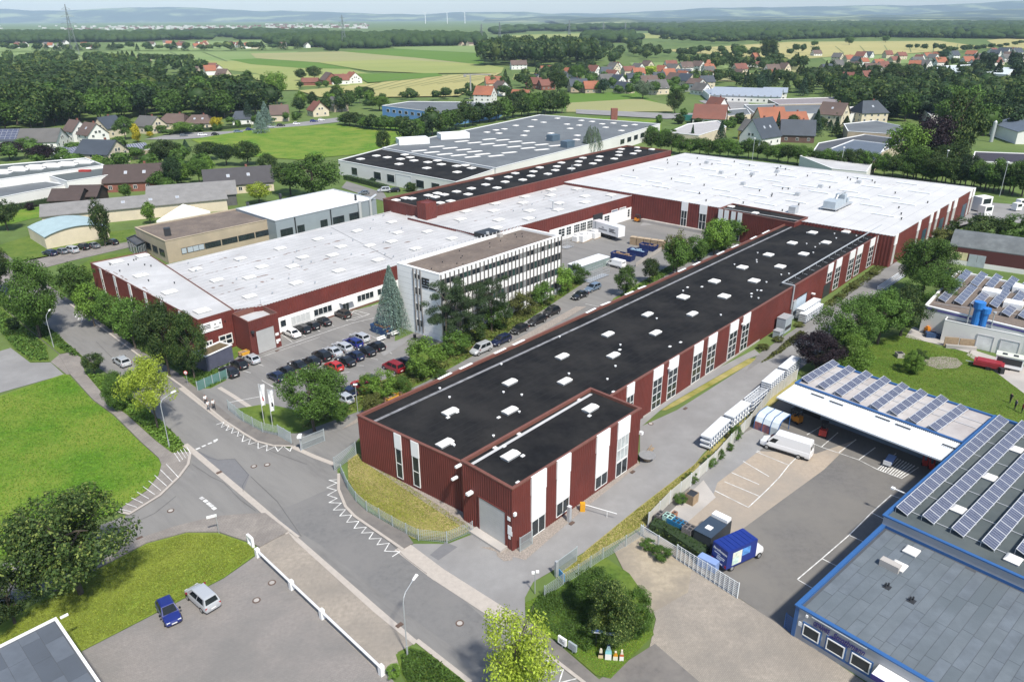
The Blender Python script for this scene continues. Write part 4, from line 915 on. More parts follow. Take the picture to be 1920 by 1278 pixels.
# ================================================================ workshop with solar rows and gravel roof
ZT = 5.3
t0, t1, t2 = P(1734,572, ZT), P(1795,507, ZT), P(1920,526, ZT); e1 = (P(1920,617, ZT)-t0).normalized(); e2 = (t1-t0)
shop, PW, ppoly = flat_building('workshop', 'white workshop with a brown gravel roof, solar rows and a violet fascia stripe', 'workshop', [t0, t0+e1*45, t0+e1*45+e2, t1], ZT, WALLW, ROOFGR, WPANEL, drop=.35, cw=.4, ch=.04, over=0)
pf = facing(PW, 1830,592, ZT); part_box(shop, 'fascia_stripe', mat('violet_stripe', (.10,.085,.26),.5), pf, 0, pf.L, ZT-.62, ZT-.25,0,.05)
Zr = ZT-.35
for a, c, n in (((1796,533),(1816,512),4),((1825,538),(1845,516),4),((1853,542),(1873,520),4),((1883,547),(1903,525),4),((1765,567),(1797,535),6),((1795,572),(1825,540),6),((1826,577),(1850,552),5),((1861,578),(1887,548),6),((1884,594),(1900,578),3),((1903,570),(1918,553),3),((1915,600),(1935,578),5),((1912,552),(1932,530),5)):
    solar_row(shop, P(*a, Zr), P(*c, Zr), n, Zr+.02,1.5, R(20))
rails(shop, Zr, [((1752,569),(1920,592)),((1795,535),(1920,553))])
for q in ((1857.5,553),(1899,576),(1915,547)): slab(shop, 'vent_box', WPANEL, q, Zr, 2.6,3.0,1.1, math.atan2(e2.y, e2.x))
ZA = 4.1
x0 = P(1772,599, ZA); xe = (P(1920,630, ZA)-x0).normalized(); xd = Vector((-xe.y, xe.x, 0))*2.6
sh2, QW, qp = flat_building('workshop_annex', 'low white annex with a dark roof and two garage doors in front of the workshop', 'workshop annex', [x0, x0+xe*42, x0+xe*42+xd, x0+xd], ZA, WALLW, ROOFDG, WPANEL, drop=.1, cw=.15, ch=.03, over=0)
qf = facing(QW, 1850,615, ZA)
for a, c in (((1827,655),(1855,664)),((1869,668),(1902,678))):
    u_, v_ = sorted((qf.at(*a)[0], qf.at(*c)[0])); roller_door(sh2, qf, u_, v_, 0,2.7, mat('white_door', (.66,.66,.66),.5),1, mat('grey_door_frame', (.4,.4,.42),.5))
CYAN = mat('blue_filter', (.025,.17,.50),.4,.06,1)
for i, (q, r_, h_) in enumerate((((1828,607),.95,4.2),((1842,610),.8,3.3))):
    X = P(*q, ZA); b = MB(); b.cyl(X.x, X.y, ZA-.05, ZA+h_*.72, r_*.75,14); b.cyl(X.x, X.y, ZA+h_*.72, ZA+h_, r_, 14); b.build('filter_tower', CYAN, sh2)
X = P(1813,605, ZA); b = MB(); b.tube((X.x, X.y, ZA-.1),(X.x, X.y, ZA+3.2),.12,6); b.build('vent_pipe', METAL, sh2)
X = P(1858,615, ZA); b = MB(); b.tube((X.x, X.y, ZA-.1),(X.x, X.y, ZA+2.8),.08,6); b.cyl(X.x, X.y, ZA+2.8, ZA+3.05,.28,8); b.build('vent_pipe', METAL, sh2)
cleanup(shop); cleanup(sh2)
# ================================================================ barrel roofed hall at the right edge
def barrel(name, label, cat, p, q, depth, eave, rise, wm, rm, n=12):
    d = (q-p).normalized(); nrm = Vector((-d.y, d.x, 0)); c = (p+q)/2; c.z = 0; t = thing(name, label, cat, c); b = MB(); r_ = MB()
    prof = [(depth*(i/n), eave+rise*math.sin(math.pi*i/n)**.8) for i in range(n+1)]
    for X, s in ((p, 1),(q, -1)):
        pts = [X+nrm*y+Vector((0,0, z-X.z)) for y, z in prof]; pts = [Vector((X.x, X.y, -.1))]+pts+[Vector(((X+nrm*depth).x, (X+nrm*depth).y, -.1))]
        b.face(pts if s < 0 else list(reversed(pts)))
    for y in (0, depth): A_, B_ = p+nrm*y, q+nrm*y; b.face([(A_.x, A_.y, -.1),(B_.x, B_.y, -.1),(B_.x, B_.y, eave),(A_.x, A_.y, eave)])
    b.build('wall', wm, t)
    pp, qq = p-d*.3, q+d*.3
    for (y0, z0),(y1, z1) in zip(prof[:-1], prof[1:]):
        for dz in (.06,.18): r_.face([(*(pp+nrm*y0)[:2], z0+dz),(*(qq+nrm*y0)[:2], z0+dz),(*(qq+nrm*y1)[:2], z1+dz),(*(pp+nrm*y1)[:2], z1+dz)])
        r_.face([(*(pp+nrm*y0)[:2], z0+.06),(*(pp+nrm*y1)[:2], z1+.06),(*(pp+nrm*y1)[:2], z1+.18),(*(pp+nrm*y0)[:2], z0+.18)])
    y, z = prof[0]; r_.face([(*(pp+nrm*y)[:2], z-.1),(*(qq+nrm*y)[:2], z-.1),(*(qq+nrm*y)[:2], z+.18),(*(pp+nrm*y)[:2], z+.18)])
    r_.build('roof', rm, t, smooth=False); return t, Wall(p, q)
p_, q_ = P(1783,461,4.2), P(1920,480,4.2); q_ = q_+(q_-p_)*.4
brl, blw = barrel('barrel_hall', 'dark red hall with a curved grey roof and pale yellow gate panels', 'hall', p_, q_, 11,4.2,2.6, mat('maroon_wall', (.085,.022,.022),.7,.1,.5), mat('worn_grey_roof', (.15,.165,.17),.85,.25,.5, col2=(.095,.105,.11), scale2=.2))
part_box(brl, 'white_base', WALLW, blw, 0, blw.L, -.05,1.1,.0,.06)
for i in range(3): part_box(brl, 'yellow_panel', mat('pale_yellow', (.62,.56,.32),.6), blw, .2+i*1.25,1.38+i*1.25,1.15,3.0,0,.08)
for i in range(2): part_box(brl, 'gate_leaf', mat('grey_gate', (.36,.40,.43),.5), blw, 4.2+i*1.75,5.9+i*1.75,.0,2.9,0,.12)
# ================================================================ grey roofed building in the lower left corner
ZK_ = 4.2
v0 = P(104,1158, ZK_); va = (P(0,1210, ZK_)-v0).normalized()*30; vb = (P(186,1278, ZK_)-v0).normalized()*30
cor, CRW, crp = flat_building('corner_building', 'flat building with a slate grey sheet roof and white edge in the corner', 'building', [v0, v0+va, v0+va+vb, v0+vb], ZK_, WALLW, ROOFDG, WPANEL, drop=.12, cw=.14, ch=.05, over=.06)
oC = ORG[cor.name]; rnd = random.Random(3); me = {}
for i in range(9):
    y = .3-rnd.uniform(0,2.5)
    while y < 14:
        l = 3.0; ya, yb = max(.3, y), y+l; y += l
        if yb-ya < .5: continue
        b = MB(); b.box(0, yb-ya-.03,0,1.47,0,.012); 
        X = v0+va.normalized()*(.25+1.5*i)+vb.normalized()*ya
        o = link('roof_sheet', b.mesh('roof_sheet', [mat('slate_sheet', (.085,.10,.125),.8,.15,.6, col2=(.07,.082,.10), scale2=.15), mat('slate_sheet_light', (.098,.114,.138),.8,.15,.6)][rnd.randrange(2)]), cor)
        o.location = (X.x-oC.x, X.y-oC.y, ZK_-.115+rnd.uniform(0,.004)); o.rotation_euler = (0,0, math.atan2(vb.y, vb.x)); o.scale = (1,-1 if (Vector((-vb.y, vb.x, 0)).dot(va) < 0) else 1,1)
X = P(113,1158, ZK_-.3); b = MB(); b.tube(X, X+Vector((.5,.45,.05)),.14,8); b.build('rain_spout', WPANEL, cor); cleanup(cor)
# ================================================================ neighbours behind the factory
def flat(name, label, cat, px, z, wm, rm, cm=WPANEL, drop=.25, **k):
    t, w_, p = flat_building(name, label, cat, [P(x, y, z) for x, y in px], z, wm, rm, cm, drop=drop, cw=.3, ch=.05, over=.05, **k); cleanup(t); return t, w_, p
def wrow(t, w_, n, a0, a1, z0, z1, wd=None, gl=None, fr=None, nx=1):
    for i in range(n):
        s = a0+(a1-a0)*(i+.5)/n; d = (wd or (a1-a0)/n*.6)/2; window(t, w_, s-d, s+d, z0, z1, nx, 1, fr=fr, gl=gl, dep=.09)
t, w_, p = flat('warehouse', 'white warehouse with a black roof behind the strip hall', 'warehouse', [(634,300),(717,278),(930,316),(855,341)], 5.6, WALLW, ROOFB)
skylights(t, [(676,298),(705.5,292),(726,295),(751,298),(769,295),(776,301),(748,307.5),(802,304),(820,301),(827.5,308),(800,315),(856,311),(872,310),(884,315),(857,322.5),(759,290)], 5.3, 'dome', 2.5,2.3,.6)
f_ = facing(w_, 745,320,5.6)
for q, wd in ((665,3.4),(708,4),(733,4),(757,8),(788,4),(817,4)):
    a_, z_ = f_.at(q, 318+(q-640)*.19)
    if wd > 5: roller_door(t, f_, a_-wd/2, a_+wd/2,0,4.4, WPANEL, 6, METAL)
    else: window(t, f_, a_-wd/2, a_+wd/2,1.2,3.9,1,1, dep=.1, fr=METAL)
t, w_, p = flat('grey_works', 'vast low works with a patched grey roof and long skylights', 'works', [(717,277),(745,270),(1012,215),(1238,232),(1131,264),(930,315)], 6.2, WALLW, ROOFG)
rnd = random.Random(2)
FLAT = [(786,282.5),(809.5,285.5),(834,289),(860,291),(886,294),(819,275),(844,277.5),(869,280.5),(890,284),(866,265),(890,267.5),(914,270),(937.5,272.5),(964,275),(990,277.5),(1016,280.5),(917.5,261),(942.5,262.5),(966,265.5),(991,268),(1016,271),(1042.5,273),(905,289),(930,292),(955,286)]
skylights(t, FLAT, 5.95, 'pyramid', 6.5,1.6,.3, ang=R(28), name='skylight')
skylights(t, [(913,248),(930,244),(935.5,250),(945.5,242),(967,235.5),(995,237.5),(987,246),(982,254),(1002,225),(1019,229.5),(1033,250),(1030,259),(1063,233),(1069,241),(1082.5,254),(1081,262),(1090,226),(1086,235),(1129,232.5),(1135.5,239),(1171,236),(1165,245),(1045,222),(1110,228),(1150,231),(1190,234)], 5.95, 'dome', 2.4,2.2,.5)
for q in ((1037,264),(1064,276)): slab(t, 'vent_box', mat('blue_grey_box', (.08,.12,.16),.5), q, 5.9,5,3.5,2.6)
for q in ((774,269),(850,259)): slab(t, 'roof_housing', WPANEL, q, 5.9,13,7,2.4, R(20))
b = MB(); X = P(1151,224,6); b.box(X.x-1.6, X.x+1.6, X.y-1.6, X.y+1.6,5.9,11.5); b.build('chimney', BRICK, t)
f_ = facing(w_, 1190,247,6.2); wrow(t, f_, 6, f_.L*.25, f_.L*.95,2.2,4.4, fr=METAL)
t, w_, p = flat('white_roof_hall', 'grey hall under a dazzling white roof left of the red halls', 'hall', [(442,391),(516,414.5),(705,372.5),(625,354)], 6.0, WALLG, mat('bright_white_roof', (.80,.81,.81),.7,.03,.4), METAL)
f_ = facing(w_, 610,394,6.0); slab(t, 'roof_vent', DARK, (526,373),5.8,.6,.6,1.6); slab(t, 'roof_vent', DARK, (667,376),5.8,.5,.5,1.7); slab(t, 'roof_vent', DARK, (465,387),5.8,.6,.6,1.2)
for a, c in (((526,437),(549,431)),((558,431),(571,427)),((601,420),(614,417)),((624,413),(645,407)),((655,406),(672,401))):
    x0, x1 = sorted((f_.at(*a)[0], f_.at(*c)[0])); window(t, f_, x0, x1,1.0,3.4,2,1, dep=.1, fr=DARK)
for q in ((551,408),(618,393)): x0 = f_.at(*q)[0]; part_box(t, 'downpipe', DARK, f_, x0, x0+.3,0,5.8,0,.2)
b = MB(); x0 = f_.at(673,400)[0]; b.path([f_.pt(x0,0,.7), f_.pt(x0,6.6,.7)], .45,10); b.path([f_.pt(x0+4,0,.6), f_.pt(x0+4,6.4,.6), f_.pt(x0+7.5,6.8,-1)], .35,8); b.build('silver_duct', ALU, t)
t, w_, p = flat('tan_building', 'tan concrete building with a brown gravel roof and a strip of windows', 'office building', [(252.5,426),(309,452),(505,411),(444,391)], 5.6, WALLT, ROOFGR, WALLT)
f_ = facing(w_, 400,432,5.6); l_ = facing(w_, 280,440,5.6)
for i, (a, c) in enumerate((((340,470),(350,468)),((351,468),(383,461)),((384,461),(414,454)),((416,454),(445,447)),((447,447),(477,440)),((479,440),(503,434)))):
    x0, x1 = sorted((f_.at(*a)[0], f_.at(*c)[0])); window(t, f_, x0, x1,1.5,3.0,1 if i == 0 else 3,1, dep=.08, fr=DARK, gl=mat('pale_blind', (.40,.45,.50),.4,.05,1) if i < 2 else GLASS)
wrow(t, l_, 4,1, l_.L-1,1.3,3.0,3.0, fr=DARK)
slab(t, 'chimney', DARK, (315,441),5.4,1.5,1.5,1.9, R(30))
t, w_, p = flat('glass_lobby', 'small dark glazed lobby in front of the tan building', 'porch', [(237,446),(253,440),(272,453),(256,460)], 3.2, mat('lobby_glass', (.03,.05,.06),.1,.2,1), ROOFDG, DARK)
f_ = facing(w_, 264,458,3.2); l_ = facing(w_, 245,455,3.2); wrow(t, f_, 3,.2, f_.L-.2,.1,2.7, fr=METAL); wrow(t, l_, 3,.2, l_.L-.2,.1,2.7, fr=METAL)

# --- gabled buildings
TERRA = mat('terracotta_tiles', (.30,.105,.055),.8,.15,.6, col2=(.24,.09,.05), scale2=.15)
TERRAD = mat('dark_red_tiles', (.19,.072,.05),.8,.15,.6, col2=(.15,.06,.045), scale2=.15)
BROWN = mat('brown_tiles', (.125,.085,.07),.8,.15,.6, col2=(.10,.07,.06), scale2=.15)
SLATE = mat('slate_tiles', (.050,.062,.080),.7,.15,.6, col2=(.04,.05,.065), scale2=.15)
GREYT = mat('grey_tiles', (.12,.115,.11),.85,.15,.6, col2=(.09,.088,.085), scale2=.15)
DBROWN = mat('dark_brown_tiles', (.06,.042,.038),.8,.15,.6)
WOODW = mat('dark_timber', (.045,.028,.022),.8,.2,1)
_HW = {}
def win_mesh(wd, ht):
    k = (wd, ht)
    if k not in _HW:
        b = MB(); b.box(-wd/2, wd/2,0,.06,0, ht, 0); f = .09
        b.box(-wd/2+f, -.04,.06,.075, f, ht-f, 1); b.box(.04, wd/2-f, .06,.075, f, ht-f, 1); _HW[k] = b.mesh('window', [WFRAME, GLASS])
    return _HW[k]
def sky_mesh():
    if 'rw' not in _HW:
        b = MB(); b.box(-.5,.5,-.65,.65,0,.09,0); b.box(-.4,.4,-.55,.55,.09,.10,1); _HW['rw'] = b.mesh('roof_window', [ALU, mat('sky_glass', (.35,.38,.42),.1,0)])
    return _HW['rw']
def house(px, py, L, W, eave, rise, deg, wm, rm, label, name='house', cat='house', chim=True, win=2, rw=0, gable_m=None, group=None, hip=0.0, over=.45, X=None):
    """gabled house; ridge along local x turned by deg; (px, py) is the foot of its middle in the photograph"""
    X = X or P(px, py); t = thing(name, label, cat, (X.x, X.y, 0), R(deg), group); b = MB(); hl, hw = L/2, W/2
    for s in (-1,1):
        b.face([(-hl, s*hw, -.2),(hl, s*hw, -.2),(hl, s*hw, eave),(-hl, s*hw, eave)]); b.face([(s*hl, -hw, -.2),(s*hl, hw, -.2),(s*hl, hw, eave),(s*hl, -hw, eave)])
    g = b if gable_m is None else MB()
    if hip < .5:
        for s in (-1,1): g.face([(s*hl, -hw, eave),(s*hl, hw, eave),(s*hl, 0, eave+rise)])
    b.build('wall', wm, t, local=True)
    if gable_m is not None: g.build('gable', gable_m, t, local=True)
    b = MB(); o = over; k = rise/hw; th = .22; hx = hip*hw
    ze = eave-o*k
    E = lambda x, y, z: (x, y, z)
    for s in (-1,1):
        top = [(-hl-o, s*(hw+o), ze+th),(hl+o, s*(hw+o), ze+th),(hl+o-hx, 0, eave+rise+th),(-hl-o+hx, 0, eave+rise+th)]
        b.face(top if s < 0 else list(reversed(top)))
        b.face([(-hl-o, s*(hw+o), ze),(hl+o, s*(hw+o), ze),(hl+o, s*(hw+o), ze+th),(-hl-o, s*(hw+o), ze+th)])
        for e in (-1,1):
            if hx: b.face([(e*(hl+o),-(hw+o), ze+th),(e*(hl+o), hw+o, ze+th),(e*(hl+o-hx),0, eave+rise+th)]); b.face([(e*(hl+o),-(hw+o), ze),(e*(hl+o), hw+o, ze),(e*(hl+o), hw+o, ze+th),(e*(hl+o),-(hw+o), ze+th)])
            else: b.face([(e*(hl+o), s*(hw+o), ze),(e*(hl+o),0, eave+rise),(e*(hl+o),0, eave+rise+th),(e*(hl+o), s*(hw+o), ze+th)])
        if not hx: b.face([(-hl-o, s*(hw+o), ze),(hl+o, s*(hw+o), ze),(hl+o, 0, eave+rise),(-hl-o, 0, eave+rise)])
    if hx: b.face([(-hl-o, -(hw+o), ze),(hl+o, -(hw+o), ze),(hl+o, hw+o, ze),(-hl-o, hw+o, ze)])
    r = b.build('roof', rm, t, local=True)
    if chim:
        b = MB(); b.box(hl*.25, hl*.25+.7,.3,1.0, eave+rise*.6, eave+rise+.9); b.build('chimney', BRICK, r, local=True)
    def put(me, x, y, z, rz, par=t, rx=0):
        w_ = link(me.name.split('.')[0], me, par); w_.location = (x, y, z); w_.rotation_euler = (rx, 0, rz)
    if win:
        me = win_mesh(1.25,1.3)
        fl = [.95] if eave < 4.2 else [.95,3.6]
        for e, rz in ((-1, R(90)),(1, R(-90))):
            for z in fl:
                for y in ((-W*.25, W*.25) if W < 13 else (-W*.33,0, W*.33)): put(me, e*hl, y, z, rz)
            if rise > 2.6 and gable_m is None and hip < .3:
                for y in (-.9,.9): put(me, e*hl, y, eave+.35, rz)
        for e, rz in ((-1, R(180)),(1,0)):
            for z in fl:
                n = max(2, int(L/4))
                for i in range(n): put(me, -hl+L*(i+.5)/n, e*hw, z, rz)
    a = math.atan2(rise, hw)
    for i in range(rw):
        x = -hl*.6+hl*1.2*(i+.5)/rw
        for s in (-1,1): put(sky_mesh(), x, s*hw*.5, eave+rise*.5+th+.02,0, r, -s*a)
    return t
def house_pv(t, L, W, eave, rise, nx, ny, side, span=.9):
    hw = W/2; a = math.atan2(rise, hw); sl = math.hypot(hw, rise); lx, ly = L*span/nx, sl*span/ny; b = MB()
    b.box(-lx/2+.03, lx/2-.03,-ly/2+.03, ly/2-.03,0,.05,1); b.box(-lx/2+.07, lx/2-.07,-ly/2+.07, ly/2-.07,.05,.06,0); me = b.mesh('solar_panel', [PVG, ALU])
    for i in range(nx):
        for j in range(ny):
            o = link('solar_panel', me, t); d = .05*sl+ly*(j+.5); o.location = (-L*span/2+lx*(i+.5), side*(hw-d*math.cos(a)), eave+d*math.sin(a)+.30); o.rotation_euler = (-side*a, 0,0)
# left neighbourhood
h = house(20,274,22,14,3.5,4.2,8, WALLW, SLATE, 'white building whose slate roof is covered with solar panels at the left edge', 'gabled_building', 'building', False); house_pv(h, 22,14,3.5,4.2,9,4,-1)
house(84,275,17,15,3.2,5.0,8, WALLW, GREYT, 'white bungalow under a broad plain grey roof beside the solar building', chim=False)
house(148,263,9,9,5,4.6,-35, WALLW, BROWN, 'rear one of the white twin houses with brown roofs below the wood'); house(178,270,10,10,5,4.8,-35, WALLW, BROWN, 'front one of the white twin houses, its gable facing the street', rw=1)
house(207,255,11,10,4.6,5.0,70, WALLC, SLATE, 'cream house with a blue slate roof half hidden by a tall tree'); house(284,248,12,11,3.8,4.4,-25, WALLC, GREYT, 'cream house with brown grey roof and dark balcony beside the yellow tree')
house(333,240,16,11,3.4,4.0,-10, WALLC, BROWN, 'long cream house with hipped brown roof under the wood edge', hip=.6); house(378,240,14,11,3.2,3.6,5, WALLC, BROWN, 'brown roofed house left of the golden bush', hip=.6, rw=2)
house(457,232,11,9,3.2,3.6,15, WALLW, SLATE, 'small white house under a dark roof beside the blue spruces', hip=.5); house(526,226,10,9,4.0,4.6,15, WALLC, BROWN, 'cream house with reddish brown roof and dormer by the street'); house(597,217,10,10,3.6,4.6,-55, WALLC, TERRAD, 'beige gabled house with a rust roof by the parked cars'); house(632,208,12,10,4,4.4,-50, WALLT, GREYT, 'tan house with a grey brown roof behind the rust roofed house')
h = house(196,307,15,13,5.0,4.6,-12, WALLC, SLATE, 'large cream house with a slate roof and balcony on the white store'); house(450,356,22,12,3.2,4.4,22, WALLC, mat('charcoal_tiles', (.055,.052,.056),.8,.12,.6), 'long cream house with charcoal roof and solar panels', rw=2)
house(263,352,20,12,3.4,4.8,12, BRICK, DBROWN, 'brown roofed brick house with skylights', rw=2); house(136,388,9,9,3.2,2.6,5, WOODW, DBROWN, 'left one of two dark brown pavilions with low gables', win=0, chim=False, gable_m=WOODW); house(168,381,9,9,3.2,2.6,5, WOODW, DBROWN, 'right one of two dark brown pavilions with low gables', win=0, chim=False, gable_m=WOODW)
flat('store_building', 'white commercial building with a dark roof full of pale skylights', 'building', [(-70,322),(0,309),(160,296),(195,309),(0,336),(-70,346)], 6.5, WALLW, mat('green_grey_roof', (.085,.10,.10),.85,.15,.5))
t = bpy.data.objects[[o.name for o in bpy.data.objects if o.name.startswith('store_building')][-1]]
skylights(t, [(4,320),(8,324),(30,314),(33,317),(39,319),(62,311),(65,313),(71,316),(92,308),(96,310),(103,312),(122,305),(125,307),(132,309),(150,302),(155,303),(162,305)], 6.25, 'dome', 4.2,3.0,.8, ang=R(5))
flat('store_annex', 'white annex with a plain dark roof and a red door tower', 'building', [(86,327),(195,313.7),(226,324),(125,340)], 5.6, WALLW, mat('green_grey_roof', (.085,.10,.10))); t2 = [o for o in bpy.data.objects if o.name.startswith('store_annex')][0]
X = P(166,350); b = MB(); b.box(X.x-2, X.x+2, X.y-.6, X.y+.6,0,6.0); b.build('door_tower', mat('signal_red', (.35,.03,.025),.5), t2)
flat('low_annex', 'low white wing with small square windows along a clipped hedge', 'building', [(-70,362),(0,348),(85,339),(125,346),(40,362),(-70,384)], 4.0, WALLW, ROOFG); 
flat('solar_shed', 'low flat shed covered edge to edge with tilted solar panels', 'shed', [(92,282),(150,274),(168,289),(120,300)], 3.6, WALLG, ROOFDG); t3 = [o for o in bpy.data.objects if o.name.startswith('solar_shed')][0]
for i in range(9):
    a, c = (97+5.0*i*.7-i*.2,283+1.75*i),(151+1.7*i, 275+1.5*i); solar_row(t3, P(*a, 3.4), P(*c, 3.4),9,3.42,1.9, R(22))
flat('garage_row', 'tan garage row with panels on its roof behind the slate house', 'garage', [(234,273),(272,269),(286,279),(240,285)], 3.4, WALLT, ROOFG); t4 = [o for o in bpy.data.objects if o.name.startswith('garage_row')][0]
for i in range(3): solar_row(t4, P(238+2*i, 275+3*i, 3.4), P(274+3*i, 271+3*i, 3.4),8,3.3,1.8, R(22))
house(262,402,50,13,3.6,2.0,26, WALLC, mat('fibre_cement', (.20,.195,.19),.85,.15,.5), 'long cream shed with a grey corrugated roof and brown stains', 'long_shed', 'shed', False, win=0, rw=4); house(365,380,26,17,3.6,2.6,20, mat('dark_gable', (.10,.10,.10),.8), mat('fibre_cement', (.20,.195,.19)), 'low grey gabled shed right behind the long cream shed', 'long_shed', 'shed', False, win=0)
p_ = P(83,446,3.0); q_ = P(52,427,3.0); barrel('round_roof_shed', 'cream shed with a bluish barrel roof on the lawn', 'shed', q_, p_, 15.5,3.0,1.5, WALLC, mat('bluish_tarpaulin', (.33,.43,.45),.6,.1,.5))
def tent():
    pts = [P(293,414,2.6), P(345,404,2.6), P(394,396,2.6), P(350,388,2.6)]; c = sum(pts, Vector())/4; c.z = 0; t = thing('marquee_tent', 'white pointed marquee tent behind the tan building', 'tent', c); ap = P(352,389,5.2); ap2 = P(330,397,5.0); b = MB(); q = ccw(pts); top = sum(q, Vector())/4+Vector((0,0,5.4))
    for i in range(4): a, d = q[i], q[(i+1) % 4]; b.face([(a.x, a.y, 2.6),(d.x, d.y, 2.6), top])
    b.build('tent_roof', mat('tent_fabric', (.80,.78,.74),.7,.03,.5), t); b = MB()
    for i in range(4): a, d = q[i], q[(i+1) % 4]; b.face([(a.x, a.y, 0),(d.x, d.y, 0),(d.x, d.y, 2.6),(a.x, a.y, 2.6)])
    b.build('tent_wall', mat('tent_fabric', (.80,.78,.74)), t)
tent()
# farm and village in the middle distance
house(583,160,14,12,3,3.2,5, BRICK, TERRAD, 'low brick barn of the farm in front of round trees', 'barn', 'barn', False, win=0); house(618,158,16,13,4,6,-60, BRICK, BROWN, 'tall brown barn of the lone farm in the fields', 'barn', 'barn', False); house(640,158,15,12,4,4.5,10, WALLW, TERRAD, 'middle farmhouse with a dull red roof'); house(662,156,16,12,4.5,5,-60, WALLW, TERRA, 'orange roofed farmhouse at the right end of the farm')
VIL = [(910,190,13,12,5,5.2,-20, WALLW, TERRA, 'big white house with a bright terracotta roof by the crane'),(940,178,12,11,5,5,-60, WALLW, BROWN, 'white house with brown gable behind the big terracotta house'),(925,166,13,11,4.5,5,10, WALLC, TERRA, 'orange roofed house at the field edge beyond the crane'),(977,194,12,11,4.5,4.4,-20, WALLC, TERRA, 'cream house with orange roof above the tree belt'),
 (1003,166,12,10,4,4.6,-30, BRICK, TERRAD, 'brick house with dark red roof left of the slate house'),(1024,168,12,10,3.6,4.2,20, BRICK, TERRAD, 'low red house beside a dense tree group'),(1083,172,14,11,4.6,5,10, WALLT, SLATE, 'tan house under a grey slate roof above the meadow'),(1109,174,13,11,3.6,5,10, WALLT, TERRA, 'tan house with bright orange roof above the meadow'),
 (1152,157,14,11,5.2,2.4,5, WALLW, SLATE, 'white two storey block with a flat slate hip', ),(1190,157,15,12,5,3.6,5, WALLW, SLATE, 'wide house with navy roof in the village centre'),(1155,132,11,10,4,4.4,-60, WALLW, TERRAD, 'white gabled house with rose roof behind the slate block'),(1178,140,12,10,4,4,15, WALLC, TERRAD, 'cream house with rose tiles in the village centre'),(1215,164,14,12,4.4,5.0,10, WALLW, BROWN, 'grey brown roofed house behind the round willow'),(1230,176,15,13,4.6,5.6,20, WALLC, GREYT, 'broad house with grey roof next to the willow'),
 (1240,142,12,11,4.5,5.2,-60, WALLW, TERRA, 'white house with vivid orange gable in the village row'),(1252,150,12,11,4.5,5.4,20, WALLW, TERRA, 'orange roofed house next to the vivid gable'),(1265,160,13,11,5,5.2,-55, WALLW, BROWN, 'white gable with dark verge in the village row'),(1286,162,13,11,5,5.2,-55, WALLC, SLATE, 'cream gabled house in the village row'),(1304,172,12,11,6.4,3.4,-50, WALLW, BROWN, 'tall bright white three storey house'),(1285,134,13,11,4.5,5.2,15, WALLW, BROWN, 'brown roofed farmhouse behind the orange roofs'),(972,130,18,11,5,4.5,10, WALLW, BROWN, 'white manor in front of the round copse'),(1418,126,40,9,3.4,2.5,0, WALLW, TERRAD, 'long white stable with red roof in the field'),(1415,112,10,9,4,4.5,30, BRICK, TERRA, 'small orange house among field trees')]
for v in VIL: house(*v[:9], v[9])
house(1330,232,17,13,3.6,6.6,-20, WALLW, TERRAD, 'red roofed house with a white gable beside the green container', gable_m=None); house(1342,219,11,10,5,6,-60, WALLW, TERRAD, 'steep red roof rising behind the container house')
house(1440,244,14,13,4.4,7,10, WALLC, TERRA, 'house with a big patched orange roof behind the blue roof'); house(1486,240,12,10,3.6,4.6,8, WALLW, TERRA, 'house with a glowing orange red roof in front of the depot'); house(1407,262,9,8,4.6,4.6,-60, mat('yellow_render', (.62,.45,.14),.8,.05,.5), GREYT, 'yellow gabled house with a slate side wall')
house(1424,270,15,12,4.0,7.6,38, WALLW, SLATE, 'white gabled house with a steep blue slate roof by the hedge', rw=2); house(1492,264,15,12,3.6,6.0,-15, mat('brown_gable', (.12,.07,.055),.8,.15,1), SLATE, 'brown gabled house with a slate roof and white balcony'); house(1560,234,13,12,6,5.6,-42, WALLC, BROWN, 'tall cream house with a brown half hipped roof', rw=1)
house(1625,228,16,13,5.5,5.6,10, WALLC, SLATE, 'cream villa with a blue mansard roof behind the flat works', hip=.6, rw=1)
flat('clinic', 'white walled hall with a pale grey gable roof, left of the depot', 'building', [(1318,168),(1350,163),(1362,172),(1330,178)], 4.4, WALLW, mat('zinc_roof', (.28,.32,.38),.5,.05,.3))
house(1400,189,46,24,4.2,4.4,-22, WALLW, mat('zinc_roof', (.28,.32,.38)), 'long white hall with a zinc gable roof and small windows', 'hall', 'hall', False, win=2); house(1452,186,16,14,5.2,2.6,-20, WALLW, mat('zinc_roof', (.28,.32,.38)), 'white end block with zinc roof next to the long hall', 'hall', 'hall', False)
flat('depot', 'depot with stepped flat roofs and a white fascia above open bays', 'depot', [(1395,196),(1540,193),(1560,212),(1420,216)], 5.0, WALLW, ROOFG); flat('long_shed', 'long grey shed with a row of roof lights behind the depot', 'shed', [(1440,186),(1575,182),(1578,193),(1460,196)], 5.5, WALLT, mat('mauve_roof', (.22,.195,.20),.85,.1,.5))
flat('pale_block', 'low pale block with two window strips behind the tall hedge', 'office building', [(1252,248),(1290,232),(1345,226),(1362,238),(1310,254)], 4.6, WALLC, mat('pale_felt', (.36,.35,.35),.85,.12,.3)); tp = [o for o in bpy.data.objects if o.name.startswith('pale_block')][0]
flat('flat_works', 'group of flat dark roofed workshops with a white front wall', 'works', [(1535,268),(1620,252),(1700,262),(1640,292),(1520,290)], 4.6, WALLC, ROOFDG); flat('tan_works', 'tan flat roofed works below the cream villa', 'works', [(1582,232),(1640,226),(1700,238),(1690,252),(1590,246)], 5.6, WALLT, ROOFG)
flat('white_flat_hall', 'flat white sheet roof just behind the hedge', 'hall', [(1500,292),(1560,282),(1640,300),(1625,322),(1560,316)], 4.2, WALLW, ROOFW)
